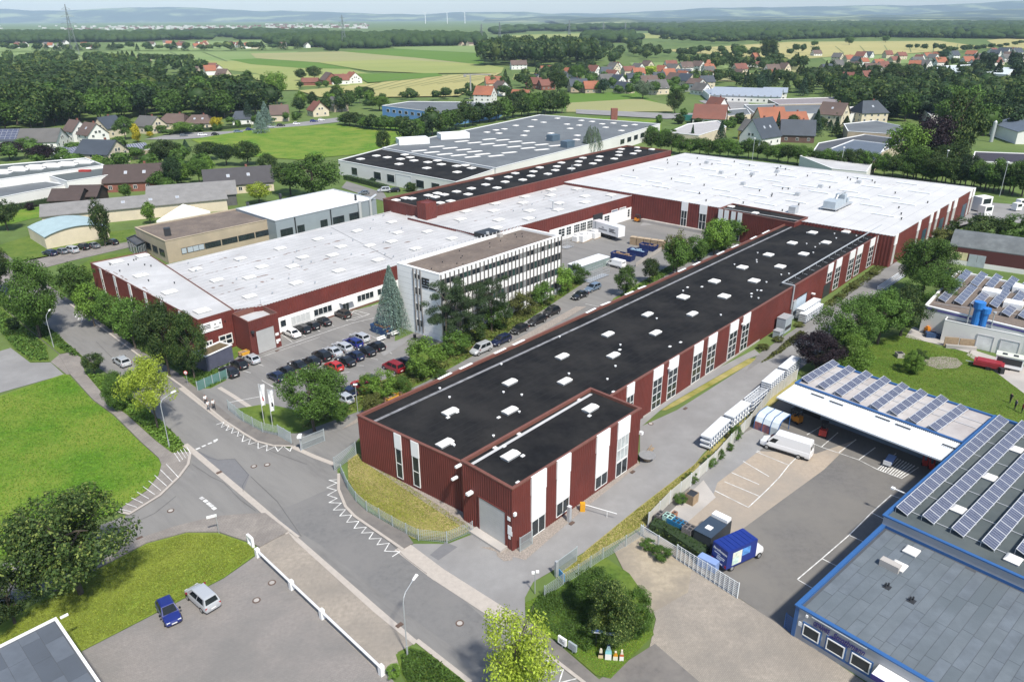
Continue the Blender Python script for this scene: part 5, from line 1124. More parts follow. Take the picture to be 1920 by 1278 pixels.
flat('slate_flat_hall', 'broad blue grey flat roof between hedge and copper beech', 'hall', [(1548,282),(1600,262),(1665,270),(1640,302)], 4.8, WALLC, mat('blue_grey_roof', (.095,.12,.155),.8,.1,.3))
flat('blue_hall', 'blue clad hall with a grey roof behind the meadow trees', 'hall', [(716,198),(768,190),(948,192),(935,202),(848,214)], 6.0, WALLB, ROOFG); tb = [o for o in bpy.data.objects if o.name.startswith('blue_hall')][0]
wb = Wall(P(716,198,6), P(848,214,6)); wb = Wall(P(716,198,6), P(848,214,6)) if wb.n.y < 0 else Wall(P(848,214,6), P(716,198,6)); wrow(tb, wb, 10,3, wb.L-3,2.6,4.4,3.0)
flat('dark_roof_hall', 'long hall with a dark roof and white wall behind the right trees', 'hall', [(1822,302),(1828,284),(1990,290),(1990,308)], 6.0, WALLW, mat('plum_black_roof', (.035,.03,.042),.8,.1,.4))
house(1925,262,30,22,5.5,3.5,80, WALLW, mat('blue_grey_roof', (.095,.12,.155)), 'white hall with a big blue grey slope at the right edge', 'hall', 'hall', False, win=0); house(1868,240,14,12,4.5,4.4,5, BRICK, TERRAD, 'red brick hall behind the white silos', win=2); house(1846,222,10,9,4,4.4,60, BRICK, TERRA, 'orange roof peeping out above the red brick hall', win=0)
for q, nm in (((1858,266), 'slim grey silo'),):
    X = P(*q); t = thing('silo', nm+' beside the red brick hall', 'silo', X); b = MB(); b.cyl(0,0,0,9,.8,14); b.build('tank', METAL, t, local=True); b = MB(); b.tube((0,0,9),(0,0,9.7),.8,14,.2); b.build('lid', METAL, t, local=True)
# long roofs and houses on the right slope
flat('white_barn', 'very long white walled hall with pale roof on the right slope', 'hall', [(1738,132),(1752,124),(1830,121),(1905,128),(1890,140)], 7.0, WALLW, mat('cool_white_roof', (.50,.55,.56),.7,.05,.3))
RT = [(1590,117,11,10,4,4.6,15, WALLC, TERRA, 'orange topped house, leftmost of the field edge row'),(1606,120,12,10,4,4.2,-60, WALLG, SLATE, 'grey gabled house in the field edge row'),(1618,122,10,9,4,4,20, WALLW, TERRA, 'small orange roofed house in the field edge row'),(1633,136,15,11,4,5,-25, WALLW, BROWN, 'white gabled house with brown roof behind the big oak'),(1645,126,11,10,4,4.5,10, WALLW, TERRA, 'orange roof beside the brown roofed gable'),(1675,119,12,10,4,4,20, WALLC, TERRAD, 'red roof half behind the oak crown'),
 (1713,132,11,10,5,5,-30, WALLW, TERRA, 'white house with orange roof left of the long hall'),(1733,131,11,10,5,5,-60, WALLW, GREYT, 'white gable with grey roof left of the long hall'),(1760,124,13,11,4.5,5,10, WALLW, TERRA, 'orange roofed house just above the long hall'),(1812,122,13,10,4.5,5,10, WALLW, TERRA, 'white house with salmon roof above the long hall'),(1530,105,13,10,3.5,4.4,10, WALLW, BROWN, 'white cottage beside a field copse'),(1548,136,14,10,3.6,4.6,25, WALLT, SLATE, 'dark roofed cottage in front of spruces'),
 (1865,108,12,10,4.5,5.6,-50, WALLW, SLATE, 'white gable with dark slate roof, first on the upper slope'),(1880,104,14,11,4.5,5.8,-50, WALLW, SLATE, 'second white gable with slate roof on the upper slope'),(1890,113,12,10,4.5,5.6,-50, WALLW, BROWN, 'white gable with a brown roof on the upper slope'),(1905,104,14,11,4.5,5.6,20, WALLW, SLATE, 'slate roof ridge near the right edge of the slope'),(1868,122,13,10,4,4.5,20, WALLC, GREYT, 'grey roofed house below the slate gables'),(1915,118,14,10,4.5,5.4,-50, WALLW, GREYT, 'grey roofed house at the right edge of the slope'),(1838,112,18,10,4,3.6,0, WALLG, GREYT, 'low long grey roof among dark firs')]
for v in RT: house(*v)
rnd = random.Random(23); vg = 0; used = [P(v[0], v[1]) for v in VIL+RT]
for (x0, x1, y0, y1, n) in ((1130,1330,128,178,22),(1560,1830,108,134,16),(1830,1920,98,128,9),(1000,1130,138,166,6),(1380,1480,132,160,5),(1580,1700,150,168,6)):
    for i in range(n*6):
        if n <= 0: break
        X = P(rnd.uniform(x0, x1), rnd.uniform(y0, y1))
        if any((X-u).length < 19 for u in used): continue
        used.append(X); n -= 1
        house(0,0, rnd.uniform(10,14), rnd.uniform(9,11), rnd.choice((3.4,4.4,5)), rnd.uniform(4.2,5.4), rnd.choice((-60,-50,10,20,15)), rnd.choice((WALLW, WALLW, WALLC)), rnd.choice((TERRA, TERRAD, TERRAD, BROWN, SLATE, GREYT)), 'village house with a pitched roof between garden trees', group='village houses', X=X)
flat('flat_shop', 'flat white roofed shop right of the depot', 'building', [(1545,205),(1600,200),(1612,212),(1560,217)], 4.6, WALLW, ROOFW); flat('flat_store', 'grey flat roofed store behind the park trees', 'building', [(1730,205),(1790,200),(1800,212),(1745,216)], 5, WALLW, ROOFG)
flat('car_workshop', 'low grey workshop left of the patched orange roof', 'building', [(1356,206),(1400,203),(1408,214),(1365,217)], 4.2, WALLC, ROOFG)
# far hamlets: each small house on its own
rnd = random.Random(11)
far = []
for (x0, x1, y0, y1, n) in ((20,170,84,92,10),(280,480,84,92,14),(330,470,88,92,6),(520,620,88,93,6),(740,885,84,87,12),(1695,1910,42,58,22),(1080,1100,86,90,2),(1630,1720,50,58,8),(1240,1420,42,46,6),(235,330,110,118,3),(360,420,128,150,5)):
    for i in range(n): far.append((rnd.uniform(x0, x1), rnd.uniform(y0, y1)))
for i, (x, y) in enumerate(far):
    house(x, y, rnd.uniform(10,14),10, rnd.choice((4,5)),5, rnd.uniform(-70,70), rnd.choice((WALLW, WALLW, WALLC)), rnd.choice((TERRA, TERRAD, BROWN, GREYT)), 'small pale far house with a pitched roof among trees', win=0, chim=False, group='far hamlet houses')
# a pale far town in the valley
tb_ = MB()
for i in range(420):
    x, y = (rnd.gauss(330,110), rnd.uniform(49,57)) if i < 230 else (rnd.uniform(500,690), rnd.uniform(46,54))
    if i > 380: x, y = rnd.uniform(1180,1400), rnd.uniform(40,44)
    X = P(x, y); s = rnd.uniform(4,14); h_ = rnd.uniform(5,10); tb_.box(X.x-s, X.x+s, X.y-s*.6, X.y+s*.6,0, h_, rnd.choice((0,0,1)))
tag(tb_.build('far_town', [mat('town_white', (.55,.54,.52),.8), TERRAD]), 'pale far town spread along the valley floor below the hills', 'town', kind='stuff')
# ================================================================ trees and plants
def leaf_mat(name, col, var=0.35, trans=0.25, hue=None):
    m = bpy.data.materials.new(name); m.use_nodes = True; t = m.node_tree; t.nodes.clear()
    out = t.nodes.new('ShaderNodeOutputMaterial'); geo = t.nodes.new('ShaderNodeNewGeometry'); oi = t.nodes.new('ShaderNodeObjectInfo')
    rp = t.nodes.new('ShaderNodeValToRGB'); e = rp.color_ramp.elements
    h = hue or [c*1.55 for c in col]
    e[0].position = 0.0; e[0].color = (*[c*(1-var) for c in col], 1); e[1].position = 1.0; e[1].color = (*h, 1)
    k = e.new(0.65); k.color = (*col, 1)
    t.links.new(geo.outputs['Random Per Island'], rp.inputs[0])
    n = t.nodes.new('ShaderNodeTexNoise'); n.inputs['Scale'].default_value = 0.55; n.inputs['Detail'].default_value = 3; t.links.new(geo.outputs['Position'], n.inputs['Vector'])
    ad = t.nodes.new('ShaderNodeMath'); ad.operation = 'ADD'; t.links.new(n.outputs[0], ad.inputs[0]); t.links.new(oi.outputs['Random'], ad.inputs[1])
    mr = t.nodes.new('ShaderNodeMapRange'); mr.inputs[1].default_value = 0.3; mr.inputs[2].default_value = 1.7; mr.inputs[3].default_value = 0.68; mr.inputs[4].default_value = 1.38
    t.links.new(ad.outputs[0], mr.inputs[0])
    mx = t.nodes.new('ShaderNodeMix'); mx.data_type = 'RGBA'; mx.blend_type = 'MULTIPLY'; mx.inputs[0].default_value = 1.0
    cb = t.nodes.new('ShaderNodeCombineColor'); 
    for i in range(3): t.links.new(mr.outputs[0], cb.inputs[i])
    t.links.new(rp.outputs[0], mx.inputs[6]); t.links.new(cb.outputs[0], mx.inputs[7])
    d = t.nodes.new('ShaderNodeBsdfPrincipled'); d.inputs['Roughness'].default_value = 0.6; d.inputs['Specular IOR Level'].default_value = 0.25
    tr = t.nodes.new('ShaderNodeBsdfTranslucent'); ms = t.nodes.new('ShaderNodeMixShader'); ms.inputs[0].default_value = trans
    t.links.new(mx.outputs[2], d.inputs['Base Color']); t.links.new(mx.outputs[2], tr.inputs['Color'])
    t.links.new(d.outputs[0], ms.inputs[1]); t.links.new(tr.outputs[0], ms.inputs[2]); t.links.new(ms.outputs[0], out.inputs[0])
    return m
LM = {'bigtree': leaf_mat('leaf_big_tree', (.046,.085,.018),.45,.25,(.20,.24,.06)), 'green': leaf_mat('leaf_green', (0.075,0.143,0.024)), 'deep': leaf_mat('leaf_deep_green', (0.036,0.074,0.017),.4,.25,(.115,.150,.035)), 'dark': leaf_mat('leaf_dark_green', (0.027,0.057,0.018)), 'fresh': leaf_mat('leaf_fresh_green', (0.128,0.225,0.033)),  # bright end of bigtree and deep paints light highlights onto random leaves
      'lime': leaf_mat('leaf_lime', (.36,.45,.055),.3,.35), 'gold': leaf_mat('leaf_gold', (.42,.36,.02),.3), 'olive': leaf_mat('leaf_olive', (0.112,0.128,0.033)), 'copper': leaf_mat('leaf_copper', (.018,.010,.015),.3,.12,(.032,.016,.022)),
      'blue': leaf_mat('needle_blue', (0.128,0.188,0.158),.3,.1), 'spruce': leaf_mat('needle_spruce', (0.030,0.063,0.030),.3,.1), 'pine': leaf_mat('needle_pine', (0.045,0.078,0.030),.3,.1), 'silver': leaf_mat('leaf_grey_green', (0.112,0.158,0.090),.3)}
BARK = mat('bark', (.085,.068,.052),.95,.3,4)
NPR = np.random.default_rng(3)
def leaves_mesh(name, pos, nrm, size, mats, core=None):
    n = len(pos); r = NPR.normal(size=(n, 3)); nr = nrm+0.75*r; nr /= np.linalg.norm(nr, axis=1)[:, None]+1e-9
    a = np.cross(nr, NPR.normal(size=(n, 3))); a /= np.linalg.norm(a, axis=1)[:, None]+1e-9; b = np.cross(nr, a)
    s = size*(0.45+1.0*NPR.random(n))[:, None]
    q = np.stack([pos-a*s, pos-b*s*.55+nr*s*.12, pos+a*s, pos+b*s*.55+nr*s*.12], 1).reshape(-1,3)
    verts = q; faces = np.arange(4*n).reshape(n, 4)
    me = bpy.data.meshes.new(name); nc = 0
    if core is not None: cv, cf = core; nc = len(cv)
    me.vertices.add(4*n+nc); allv = np.concatenate([verts, np.array(cv)]) if nc else verts
    me.vertices.foreach_set('co', allv.astype(np.float32).ravel())
    nf = len(cf) if nc else 0
    me.loops.add(4*n+3*nf); li = faces.ravel()
    if nf: li = np.concatenate([li, np.array(cf).ravel()+4*n])
    me.loops.foreach_set('vertex_index', li.astype(np.int32)); me.polygons.add(n+nf)
    st = np.concatenate([np.arange(n)*4,4*n+3*np.arange(nf)]) if nf else np.arange(n)*4
    me.polygons.foreach_set('loop_start', st.astype(np.int32)); me.update(calc_edges=True); me.validate()
    for m in mats: me.materials.append(m)
    return me
def ico(sub=2):
    bm = bmesh.new(); bmesh.ops.create_icosphere(bm, subdivisions=sub, radius=1); v = np.array([p.co[:] for p in bm.verts]); f = [[x.index for x in p.verts] for p in bm.faces]; bm.free(); return v, f
def crown(kind, n, size, seed, core=0.0):
    """leaf crown in a unit tree: height 1, width 1"""
    rs = np.random.default_rng(seed)
    if kind in ('round', 'oval', 'airy', 'bush', 'tall'):
        K = {'round': 85, 'oval': 80, 'airy': 60, 'bush': 70, 'tall': 85}[kind]
        z0, z1 = {'round': (.22,1), 'oval': (.16,1), 'airy': (.2,1), 'bush': (-.05,1), 'tall': (.08,1)}[kind]
        c = rs.normal(size=(K, 3)); c /= np.linalg.norm(c, axis=1)[:, None]; rad = (0.55+0.45*rs.random(K))**(.6); 
        if kind == 'airy': rad = .35+.65*rs.random(K)
        c *= rad[:, None]
        prof = 1.0
        cz = (c[:, 2]+1)/2
        wdt = {'round': 1.0, 'oval': 1.0, 'airy': 1.0, 'bush': 1.0, 'tall': .9}[kind]
        shape = np.where(cz > .5,1.0,1.0-.25*(.5-cz)) if kind != 'oval' else 1.05-.55*np.abs(cz-.38)
        shape = shape*(.72+.50*rs.random(K))
        cx = c[:, 0]*shape*.40*wdt; cy = c[:, 1]*shape*.40*wdt; czz = z0+.06+(z1-z0-.14)*cz
        C = np.stack([cx, cy, czz], 1); cr = (.05+.12*rs.random(K)**1.5) if kind != 'airy' else (.05+.06*rs.random(K))
        w = cr**2; idx = rs.choice(K, n, p=w/w.sum())
        d = rs.normal(size=(n, 3)); d /= np.linalg.norm(d, axis=1)[:, None]; rr = (rs.random(n)**.4)
        off = d*(cr[idx]*rr)[:, None]; off[:, 2] *= .8
        if kind == 'airy': off *= 1.35
        pos = C[idx]+off; nrm = d*.8+(C[idx]-np.array([0,0,.5]))*1.2+np.array([0,0,.55])
        co = None
        if core:
            v, f = ico(2); nz_ = np.array([mnoise.noise(Vector(p)*2.2+Vector((seed, 0,0))) for p in v]); v = v*(1+.35*nz_)[:, None]*core
            v = v*np.array([.42,.42,(z1-z0)/2*.9]); v[:, 2] += (z0+z1)/2; co = (v, f)
        return pos, nrm, co
    if kind == 'conifer':
        t = rs.random(n)**.75; tier = np.floor(t*13)/13+.02*rs.random(n); z = .04+.95*t; r = (1-z)*.50+.015; a = rs.random(n)*2*np.pi
        arms = np.round(a/(2*np.pi)*15+tier*31)/15*2*np.pi; a = arms+rs.normal(size=n)*.10; q = rs.random(n)**.55; rad = r*q
        zz = z-.10*q*q*(1-z)+rs.normal(size=n)*.008
        pos = np.stack([np.cos(a)*rad, np.sin(a)*rad, zz], 1); nrm = np.stack([np.cos(a)*.5, np.sin(a)*.5, np.full(n, .9)], 1); return pos, nrm, None
    if kind == 'pine':
        K = 34; cz = .30+.66*rs.random(K); a = rs.random(K)*2*np.pi; r = (.12+.36*rs.random(K))*(1.12-.75*np.abs(cz-.55)); C = np.stack([np.cos(a)*r, np.sin(a)*r, cz], 1)
        idx = rs.integers(0, K, n); d = rs.normal(size=(n, 3)); d /= np.linalg.norm(d, axis=1)[:, None]; off = d*(rs.random(n)**.5)[:, None]*np.array([.13,.13,.045]); return C[idx]+off, d*.6+np.array([0,0,.8]), None
    if kind == 'weep':
        K = 110; a = rs.random(K)*2*np.pi; r = .10+.36*rs.random(K)**.7; zt = .98-.75*(r/.46)**2*.6-.12*rs.random(K); ln = .16+.30*rs.random(K); idx = rs.integers(0, K, n); q = rs.random(n)
        pos = np.stack([np.cos(a[idx])*(r[idx]+.05*q), np.sin(a[idx])*(r[idx]+.05*q), zt[idx]-ln[idx]*q], 1)+rs.normal(size=(n, 3))*.014; return pos, np.stack([np.cos(a[idx]), np.sin(a[idx]), np.full(n, .3)], 1), None
def trunk_mesh(kind, seed):
    b = MB(); rnd = random.Random(seed); top = {'conifer': .95, 'pine': .8, 'tall': .8}.get(kind, .62); rt = .022 if kind != 'airy' else .016
    pts = [Vector((0,0,-.02))]; 
    for i in range(1,5): pts.append(Vector((rnd.uniform(-.012,.012), rnd.uniform(-.012,.012), top*i/4)))
    for i in range(4): b.tube(pts[i], pts[i+1], rt*(1.15-.22*i),6, rt*(1.15-.22*(i+1)), cap=False)
    if kind not in ('conifer',):
        for i in range(9):
            a = rnd.uniform(0,6.28); z = top*rnd.uniform(.42,.95); e = Vector((math.cos(a)*rnd.uniform(.18,.36), math.sin(a)*rnd.uniform(.18,.36), z+rnd.uniform(.1,.28))); m_ = Vector((0,0, z)).lerp(e, .5)+Vector((0,0,.02))
            b.tube((0,0, z), m_, rt*.5,4, rt*.33, cap=False); b.tube(m_, e, rt*.33,4, rt*.12, cap=False)
    return b.mesh('trunk', BARK)
_TR = {}
LODN = {0: (24000,.0125),1: (6500,.021),2: (1900,.040),3: (700,.062)}
def tree_parts(kind, lod, v):
    k = (kind, lod, v)
    if k not in _TR:
        n, s = LODN[lod]
        if kind == 'conifer': n, s = int(n*.9), s*.95
        if kind == 'airy': n = int(n*.42); s *= 1.0
        if kind == 'pine': n = int(n*.8); s *= .75
        if kind == 'weep': n = int(n*1.0); s *= .7
        pos, nrm, co = crown(kind, n, s, 10+v*7+lod, {0: 0,1: 0,2: .72,3: .85}[lod] if kind not in ('airy', 'weep', 'pine', 'conifer') else 0)
        _TR[k] = (leaves_mesh('crown', pos, nrm, s, [LM['green']], co), trunk_mesh(kind, v+lod*3))
    return _TR[k]
_LAB = {}
def plant(X, h, wd, kind, mt, label, cat='tree', name='tree', group=None, lod=1, v=None, sub=True):
    v = random.randrange(3) if v is None else v
    cr, tk = tree_parts(kind, lod, v); t = thing(name, label, cat, (X[0], X[1], 0), random.uniform(0,6.28), group); t.scale = (wd, wd, h)
    c = link('crown', cr, t); c.material_slots[0].link = 'OBJECT'; c.material_slots[0].material = LM[mt]
    if sub and kind != 'bush': link('trunk', tk, t)
    return t
def depth(X): return (Vector((X[0], X[1], 0))-CAMP).dot(_f)
def tree(x, yb, yt, wpx, kind, mt, label, cat='tree', name='tree', group=None, lod=1, v=None):
    X = P(x, yb); d = ray(x, yt); z = CAMH+d.z*(X.y/d.y); return plant(X, max(1.0, z), wpx*depth(X)/FPX, kind, mt, label, cat, name, group, lod, v)
T = tree
# --- near trees
T(152,1112,920,236, 'round', 'bigtree', 'big dark green tree on the mown lawn above the blue car', lod=0, v=0)
T(28,1168,1068,125, 'oval', 'deep', 'smaller leafy tree at the lower left edge', lod=0, v=1)
T(966,1335,1128,185, 'airy', 'lime', 'young lime green tree standing before the road at the bottom', lod=0, v=0)
T(296,803,652,112, 'airy', 'lime', 'airy lime green tree beside the lamp on the road verge', lod=0, v=1)
T(590,808,683,138, 'round', 'green', 'dense ball shaped tree by the two flag poles', lod=0, v=2)
B_ = dict(cat='bush', name='bush')
T(1112,1140,1060,96, 'bush', 'green', 'tall dark bush behind the bottle signs, rear one', lod=0, v=0, **B_); T(1142,1205,1092,118, 'bush', 'bigtree', 'biggest dark bush right behind the bottle signs', lod=0, v=1, **B_); T(1188,1190,1098,78, 'bush', 'green', 'right bush of the clump near the forecourt edge', lod=0, v=2, **B_)
T(76,632,474,124, 'oval', 'green', 'tall tree over the road at the upper left', lod=0, v=0); T(-4,560,440,80, 'oval', 'deep', 'dark tree cut by the left edge above the road', lod=0, v=2)
T(150,570,487,78, 'round', 'green', 'round tree at the far end of the street wing'); T(178,612,522,62, 'oval', 'fresh', 'fresh green tree, second along the street wing'); T(213,625,536,60, 'oval', 'green', 'slim tree in the middle of the street wing row'); T(255,655,548,78, 'round', 'green', 'broad tree beside the middle of the street wing'); T(318,705,560,100, 'round', 'deep', 'tall dark tree before the company board', lod=0); T(365,712,580,74, 'oval', 'deep', 'dark tree half covering the company board', lod=0)
T(178,702,658,46, 'round', 'deep', 'small round tree on the verge near the silver estate car'); T(228,765,692,66, 'bush', 'green', 'large bush left of the airy lime tree', lod=0, **B_); T(250,735,690,40, 'bush', 'fresh', 'low fresh bush at the roadside verge', **B_); T(30,582,556,34, 'bush', 'dark', 'dark round shrub by the cycle path near the lamp', **B_); T(28,620,592,28, 'bush', 'dark', 'clipped dark shrub beside the parking lot hedge', **B_)
T(737,618,498,86, 'conifer', 'blue', 'silver blue conifer at the corner of the office block', lod=0, v=0)
T(838,655,528,84, 'pine', 'pine', 'left pine in front of the office block', lod=0, v=0); T(876,640,518,86, 'pine', 'pine', 'middle pine in front of the office block', lod=0, v=1); T(922,622,515,72, 'pine', 'pine', 'right pine in front of the office block', lod=0, v=2)
for i, (x, yb, yt, w_, m, l) in enumerate(((795,705,632,84, 'fresh', 'light green shrub at the patio corner of the office'),(852,664,620,62, 'green', 'shrub under the left pine'),(890,642,590,60, 'deep', 'dark shrub under the middle pine'),(935,616,560,58, 'green', 'shrub behind the first dark parked car'),(980,590,545,56, 'olive', 'yellowish shrub behind the row of dark cars'),(1015,571,526,56, 'green', 'shrub before the right office windows'),(1050,550,494,64, 'fresh', 'tall shrub at the right end of the office'),(1082,530,492,50, 'green', 'shrub by the last parked silver car'),(722,752,690,62, 'fresh', 'leafy shrub covering the red car'),(690,740,700,40, 'fresh', 'thin shrub left of the red car'),(755,745,700,44, 'green', 'shrub below the red minivan'),(700,775,735,50, 'olive', 'low shrub beside the yellow skip'),(640,790,752,44, 'green', 'low shrub by the slim lamp'),(830,720,690,40, 'green', 'low shrub by the silver hatchback'))):
    T(x, yb, yt, w_, 'bush', m, l, 'bush', 'bush')
T(1173,556,494,46, 'oval', 'green', 'slim tree near the alley side of the yard'); T(1218,530,480,42, 'oval', 'deep', 'slim dark tree right of the blue skips'); T(1262,512,424,56, 'airy', 'olive', 'tall thin birch in front of the yard ramp', lod=1); T(1268,515,440,60, 'oval', 'green', 'leafy tree under the thin birch'); T(1305,490,440,56, 'bush', 'green', 'thick bush between the yard trees', **B_); T(1338,478,402,66, 'oval', 'fresh', 'bright tree before the link building'); T(1385,452,404,66, 'round', 'green', 'round tree before the link building'); T(1360,470,430,50, 'bush', 'green', 'bush below the bright yard tree', **B_)
T(1527,700,622,98, 'round', 'copper', 'dark purple copper beech beside the solar canopy', lod=0, v=1, name='copper_beech'); T(1588,702,625,96, 'bush', 'fresh', 'light green bush right of the copper beech', lod=0, **B_); T(1580,668,560,120, 'round', 'green', 'leafy tree at the alley behind the copper beech', lod=0); T(1645,645,540,112, 'round', 'green', 'middle tree of the alley clump', lod=0); T(1688,630,535,100, 'oval', 'deep', 'dark tree next to the workshop corner', lod=0); T(1728,556,440,116, 'round', 'green', 'large tree by the barrel roofed hall', lod=0); T(1735,586,498,104, 'bush', 'green', 'wide bush under the large tree by the barrel hall', lod=0, **B_)
T(1708,698,656,48, 'bush', 'fresh', 'round bush on the lawn beside the gravel bed', lod=0, **B_); T(1722,678,654,32, 'bush', 'deep', 'small dark bush behind the lawn bush', **B_)
for i, (x, yb, yt, w_, m, l) in enumerate(((1765,470,425,60, 'olive', 'shrub at the loading road by the big hall'),(1800,452,405,66, 'deep', 'left shrub behind the barrel hall'),(1850,446,400,80, 'deep', 'middle shrub behind the barrel hall'),(1900,450,398,70, 'green', 'right shrub behind the barrel hall'),(1850,392,372,14, 'gold', 'small golden bush by the loading road'))):
    T(x, yb, yt, w_, 'bush', m, l, 'bush', 'bush')
# --- trees among the neighbours
M_ = [(720,290,240,36, 'oval', 'deep', 'dark egg shaped tree at the meadow edge'),(590,375,288,110, 'round', 'green', 'broad light tree left of the white warehouse'),(545,365,300,70, 'round', 'deep', 'dark tree left of the broad light tree'),(487,382,340,52, 'round', 'lime', 'yellow green tree beside the charcoal house'),(1110,296,230,40, 'weep', 'silver', 'tall birch behind the strip hall'),(970,315,285,26, 'round', 'green', 'small tree behind the strip hall'),(770,358,340,30, 'bush', 'deep', 'round bush in front of the warehouse'),(698,345,332,18, 'bush', 'dark', 'tiny shrub by the warehouse windows'),(198,462,360,42, 'tall', 'deep', 'tall slim tree before the cream shed'),(283,420,376,28, 'oval', 'fresh', 'young tree before the cream shed'),(57,394,378,22, 'bush', 'copper', 'dark red bush on the small lawn'),(237,372,344,30, 'round', 'green', 'tree before the brown brick house'),(15,432,370,60, 'round', 'deep', 'dark tree at the left edge by the lawn'),(66,355,348,14, 'conifer', 'spruce', 'small pointed conifer before the low wing'),
 (236,262,215,42, 'oval', 'green', 'tall tree before the blue slate house'),(258,268,230,22, 'tall', 'gold', 'slim golden tree beside the cream house'),(408,245,218,26, 'round', 'gold', 'golden bush between the brown roofs'),(282,258,246,16, 'round', 'gold', 'small golden shrub by the cream house'),(342,252,226,40, 'round', 'fresh', 'round green tree before the hipped house'),(500,238,190,40, 'conifer', 'blue', 'blue spruce at the street end'),(468,232,186,34, 'conifer', 'spruce', 'dark spruce beside the small white house'),(490,250,208,40, 'conifer', 'blue', 'wide blue cedar by the dormer house'),
 (20,300,262,60, 'round', 'copper', 'left copper beech behind the commercial roof'),(80,308,268,56, 'round', 'copper', 'right copper beech behind the commercial roof'),(52,285,255,44, 'round', 'green', 'green tree between the copper beeches'),(212,305,262,50, 'round', 'deep', 'tree right of the large cream house'),(310,310,256,56, 'round', 'deep', 'big round tree by the garage row'),(330,355,290,44, 'round', 'dark', 'dark tree beside the car port'),(375,345,292,48, 'round', 'green', 'leafy tree left of the charcoal house'),(350,285,262,26, 'conifer', 'spruce', 'spruce at the meadow corner'),(390,300,262,56, 'round', 'deep', 'dark tree at the left meadow edge'),(425,310,268,50, 'round', 'dark', 'dense tree below the meadow'),(465,310,262,60, 'round', 'deep', 'wide tree behind the charcoal house'),(505,330,285,40, 'round', 'deep', 'tree right behind the charcoal house'),(110,372,350,16, 'conifer', 'spruce', 'small conifer by the hedge'),
 (520,196,130,50, 'round', 'fresh', 'yellow green lime tree at the wood corner'),(466,155,130,20, 'oval', 'green', 'lone round tree in the field'),(493,158,138,12, 'tall', 'green', 'slim field tree near the farm'),(565,152,128,26, 'round', 'deep', 'left tree behind the farm barn'),(590,152,122,34, 'round', 'deep', 'tall tree behind the farm barn'),(563,166,152,16, 'round', 'deep', 'first round tree before the farm'),(598,166,152,16, 'round', 'green', 'second round tree before the farm'),(612,166,150,16, 'round', 'green', 'third round tree before the farm'),(632,164,142,28, 'round', 'green', 'big round tree before the farm'),(684,185,160,34, 'round', 'deep', 'dark tree above the blue hall'),(712,208,178,44, 'round', 'fresh', 'light tree at the blue hall corner'),(1265,214,162,36, 'oval', 'deep', 'dark tree by the green container'),(1205,186,150,44, 'round', 'silver', 'silvery willow in the village'),(1219,145,122,30, 'round', 'lime', 'yellow tree in the village'),(1132,176,145,24, 'oval', 'spruce', 'dark fir beside the orange roof'),(998,120,118,8, 'round', 'lime', 'small yellow bush by the manor'),(1045,182,126,40, 'round', 'deep', 'dark tree beside the tan houses'),(1083,160,118,34, 'round', 'green', 'tree behind the tan house'),
 (1350,272,226,34, 'conifer', 'spruce', 'wide dark fir behind the pale block'),(1297,268,234,16, 'conifer', 'spruce', 'slim fir at the pale block corner'),(1455,262,210,22, 'conifer', 'spruce', 'dark fir before the orange roof'),(1528,255,205,36, 'conifer', 'spruce', 'pair of firs beside the tall cream house'),(1785,312,164,100, 'tall', 'deep', 'huge dark tree towering on the right'),(1735,318,208,80, 'round', 'copper', 'black purple beech beside the huge tree'),(1693,320,226,84, 'round', 'fresh', 'light green tree left of the purple beech'),(1780,330,262,70, 'round', 'deep', 'dark tree under the huge one'),(1640,300,290,20, 'round', 'deep', 'small tree at the flat works'),(1385,108,84,34, 'round', 'green', 'round tree at the field copse'),(1440,112,70,40, 'round', 'deep', 'tall copse tree by the wheat field'),(1592,85,68,20, 'round', 'green', 'round tree inside the wheat field'),(1526,88,76,16, 'round', 'green', 'small round tree in the wheat field'),(1660,80,66,18, 'round', 'green', 'field tree near the right wheat edge'),(1678,160,118,70, 'round', 'deep', 'big oak in the row of houses'),(1768,112,92,26, 'oval', 'spruce', 'dark firs at the end of the field')]
for m in M_: T(*m[:6], m[6], lod=1 if m[3] > 30 else 2)
# --- hedge of trees behind the white hall
def line_pts(pl, n):
    seg = [math.hypot(b[0]-a[0], b[1]-a[1]) for a, b in zip(pl[:-1], pl[1:])]; tot = sum(seg); out = []
    for i in range(n):
        s = tot*(i+.5)/n
        for (a, b), l in zip(zip(pl[:-1], pl[1:]), seg):
            if s <= l: out.append((a[0]+(b[0]-a[0])*s/l, a[1]+(b[1]-a[1])*s/l)); break
            s -= l
    return out
def row(pl, n, h, wd, kinds, mts, label, group, jit=2, lod=2, cat='tree', name='tree'):
    if lod == 3:
        merge('tree_mass', [P(x+random.uniform(-jit, jit), y+random.uniform(-jit*.3, jit*.3)) for x, y in line_pts(pl, n)], kinds, mts[0], h, wd, 'line of '+group); return
    for (x, y) in line_pts(pl, n):
        X = P(x+random.uniform(-jit, jit), y+random.uniform(-jit*.3, jit*.3)); plant(X, random.uniform(*h), random.uniform(*wd), random.choice(kinds), random.choice(mts), label, cat, name, group, lod)
row([(1212,284),(1300,291),(1420,298),(1560,318),(1700,335),(1900,362)], 38,(7,10),(7.5,10), ['round', 'oval'], ['green', 'deep', 'green'], 'leafy tree in the tall hedge behind the white roofed hall', 'trees of the hedge behind the white hall', lod=1)
row([(640,234),(700,243),(770,247)], 12,(6,8.5),(9,12), ['round', 'oval'], ['green', 'deep'], 'tree of the belt in front of the blue hall', 'trees before the blue hall'); row([(760,268),(830,250),(900,232),(1000,216),(1060,212)], 20,(10,15),(10,13), ['round', 'oval'], ['deep', 'green', 'dark'], 'tree of the belt behind the grey works', 'trees behind the grey works')
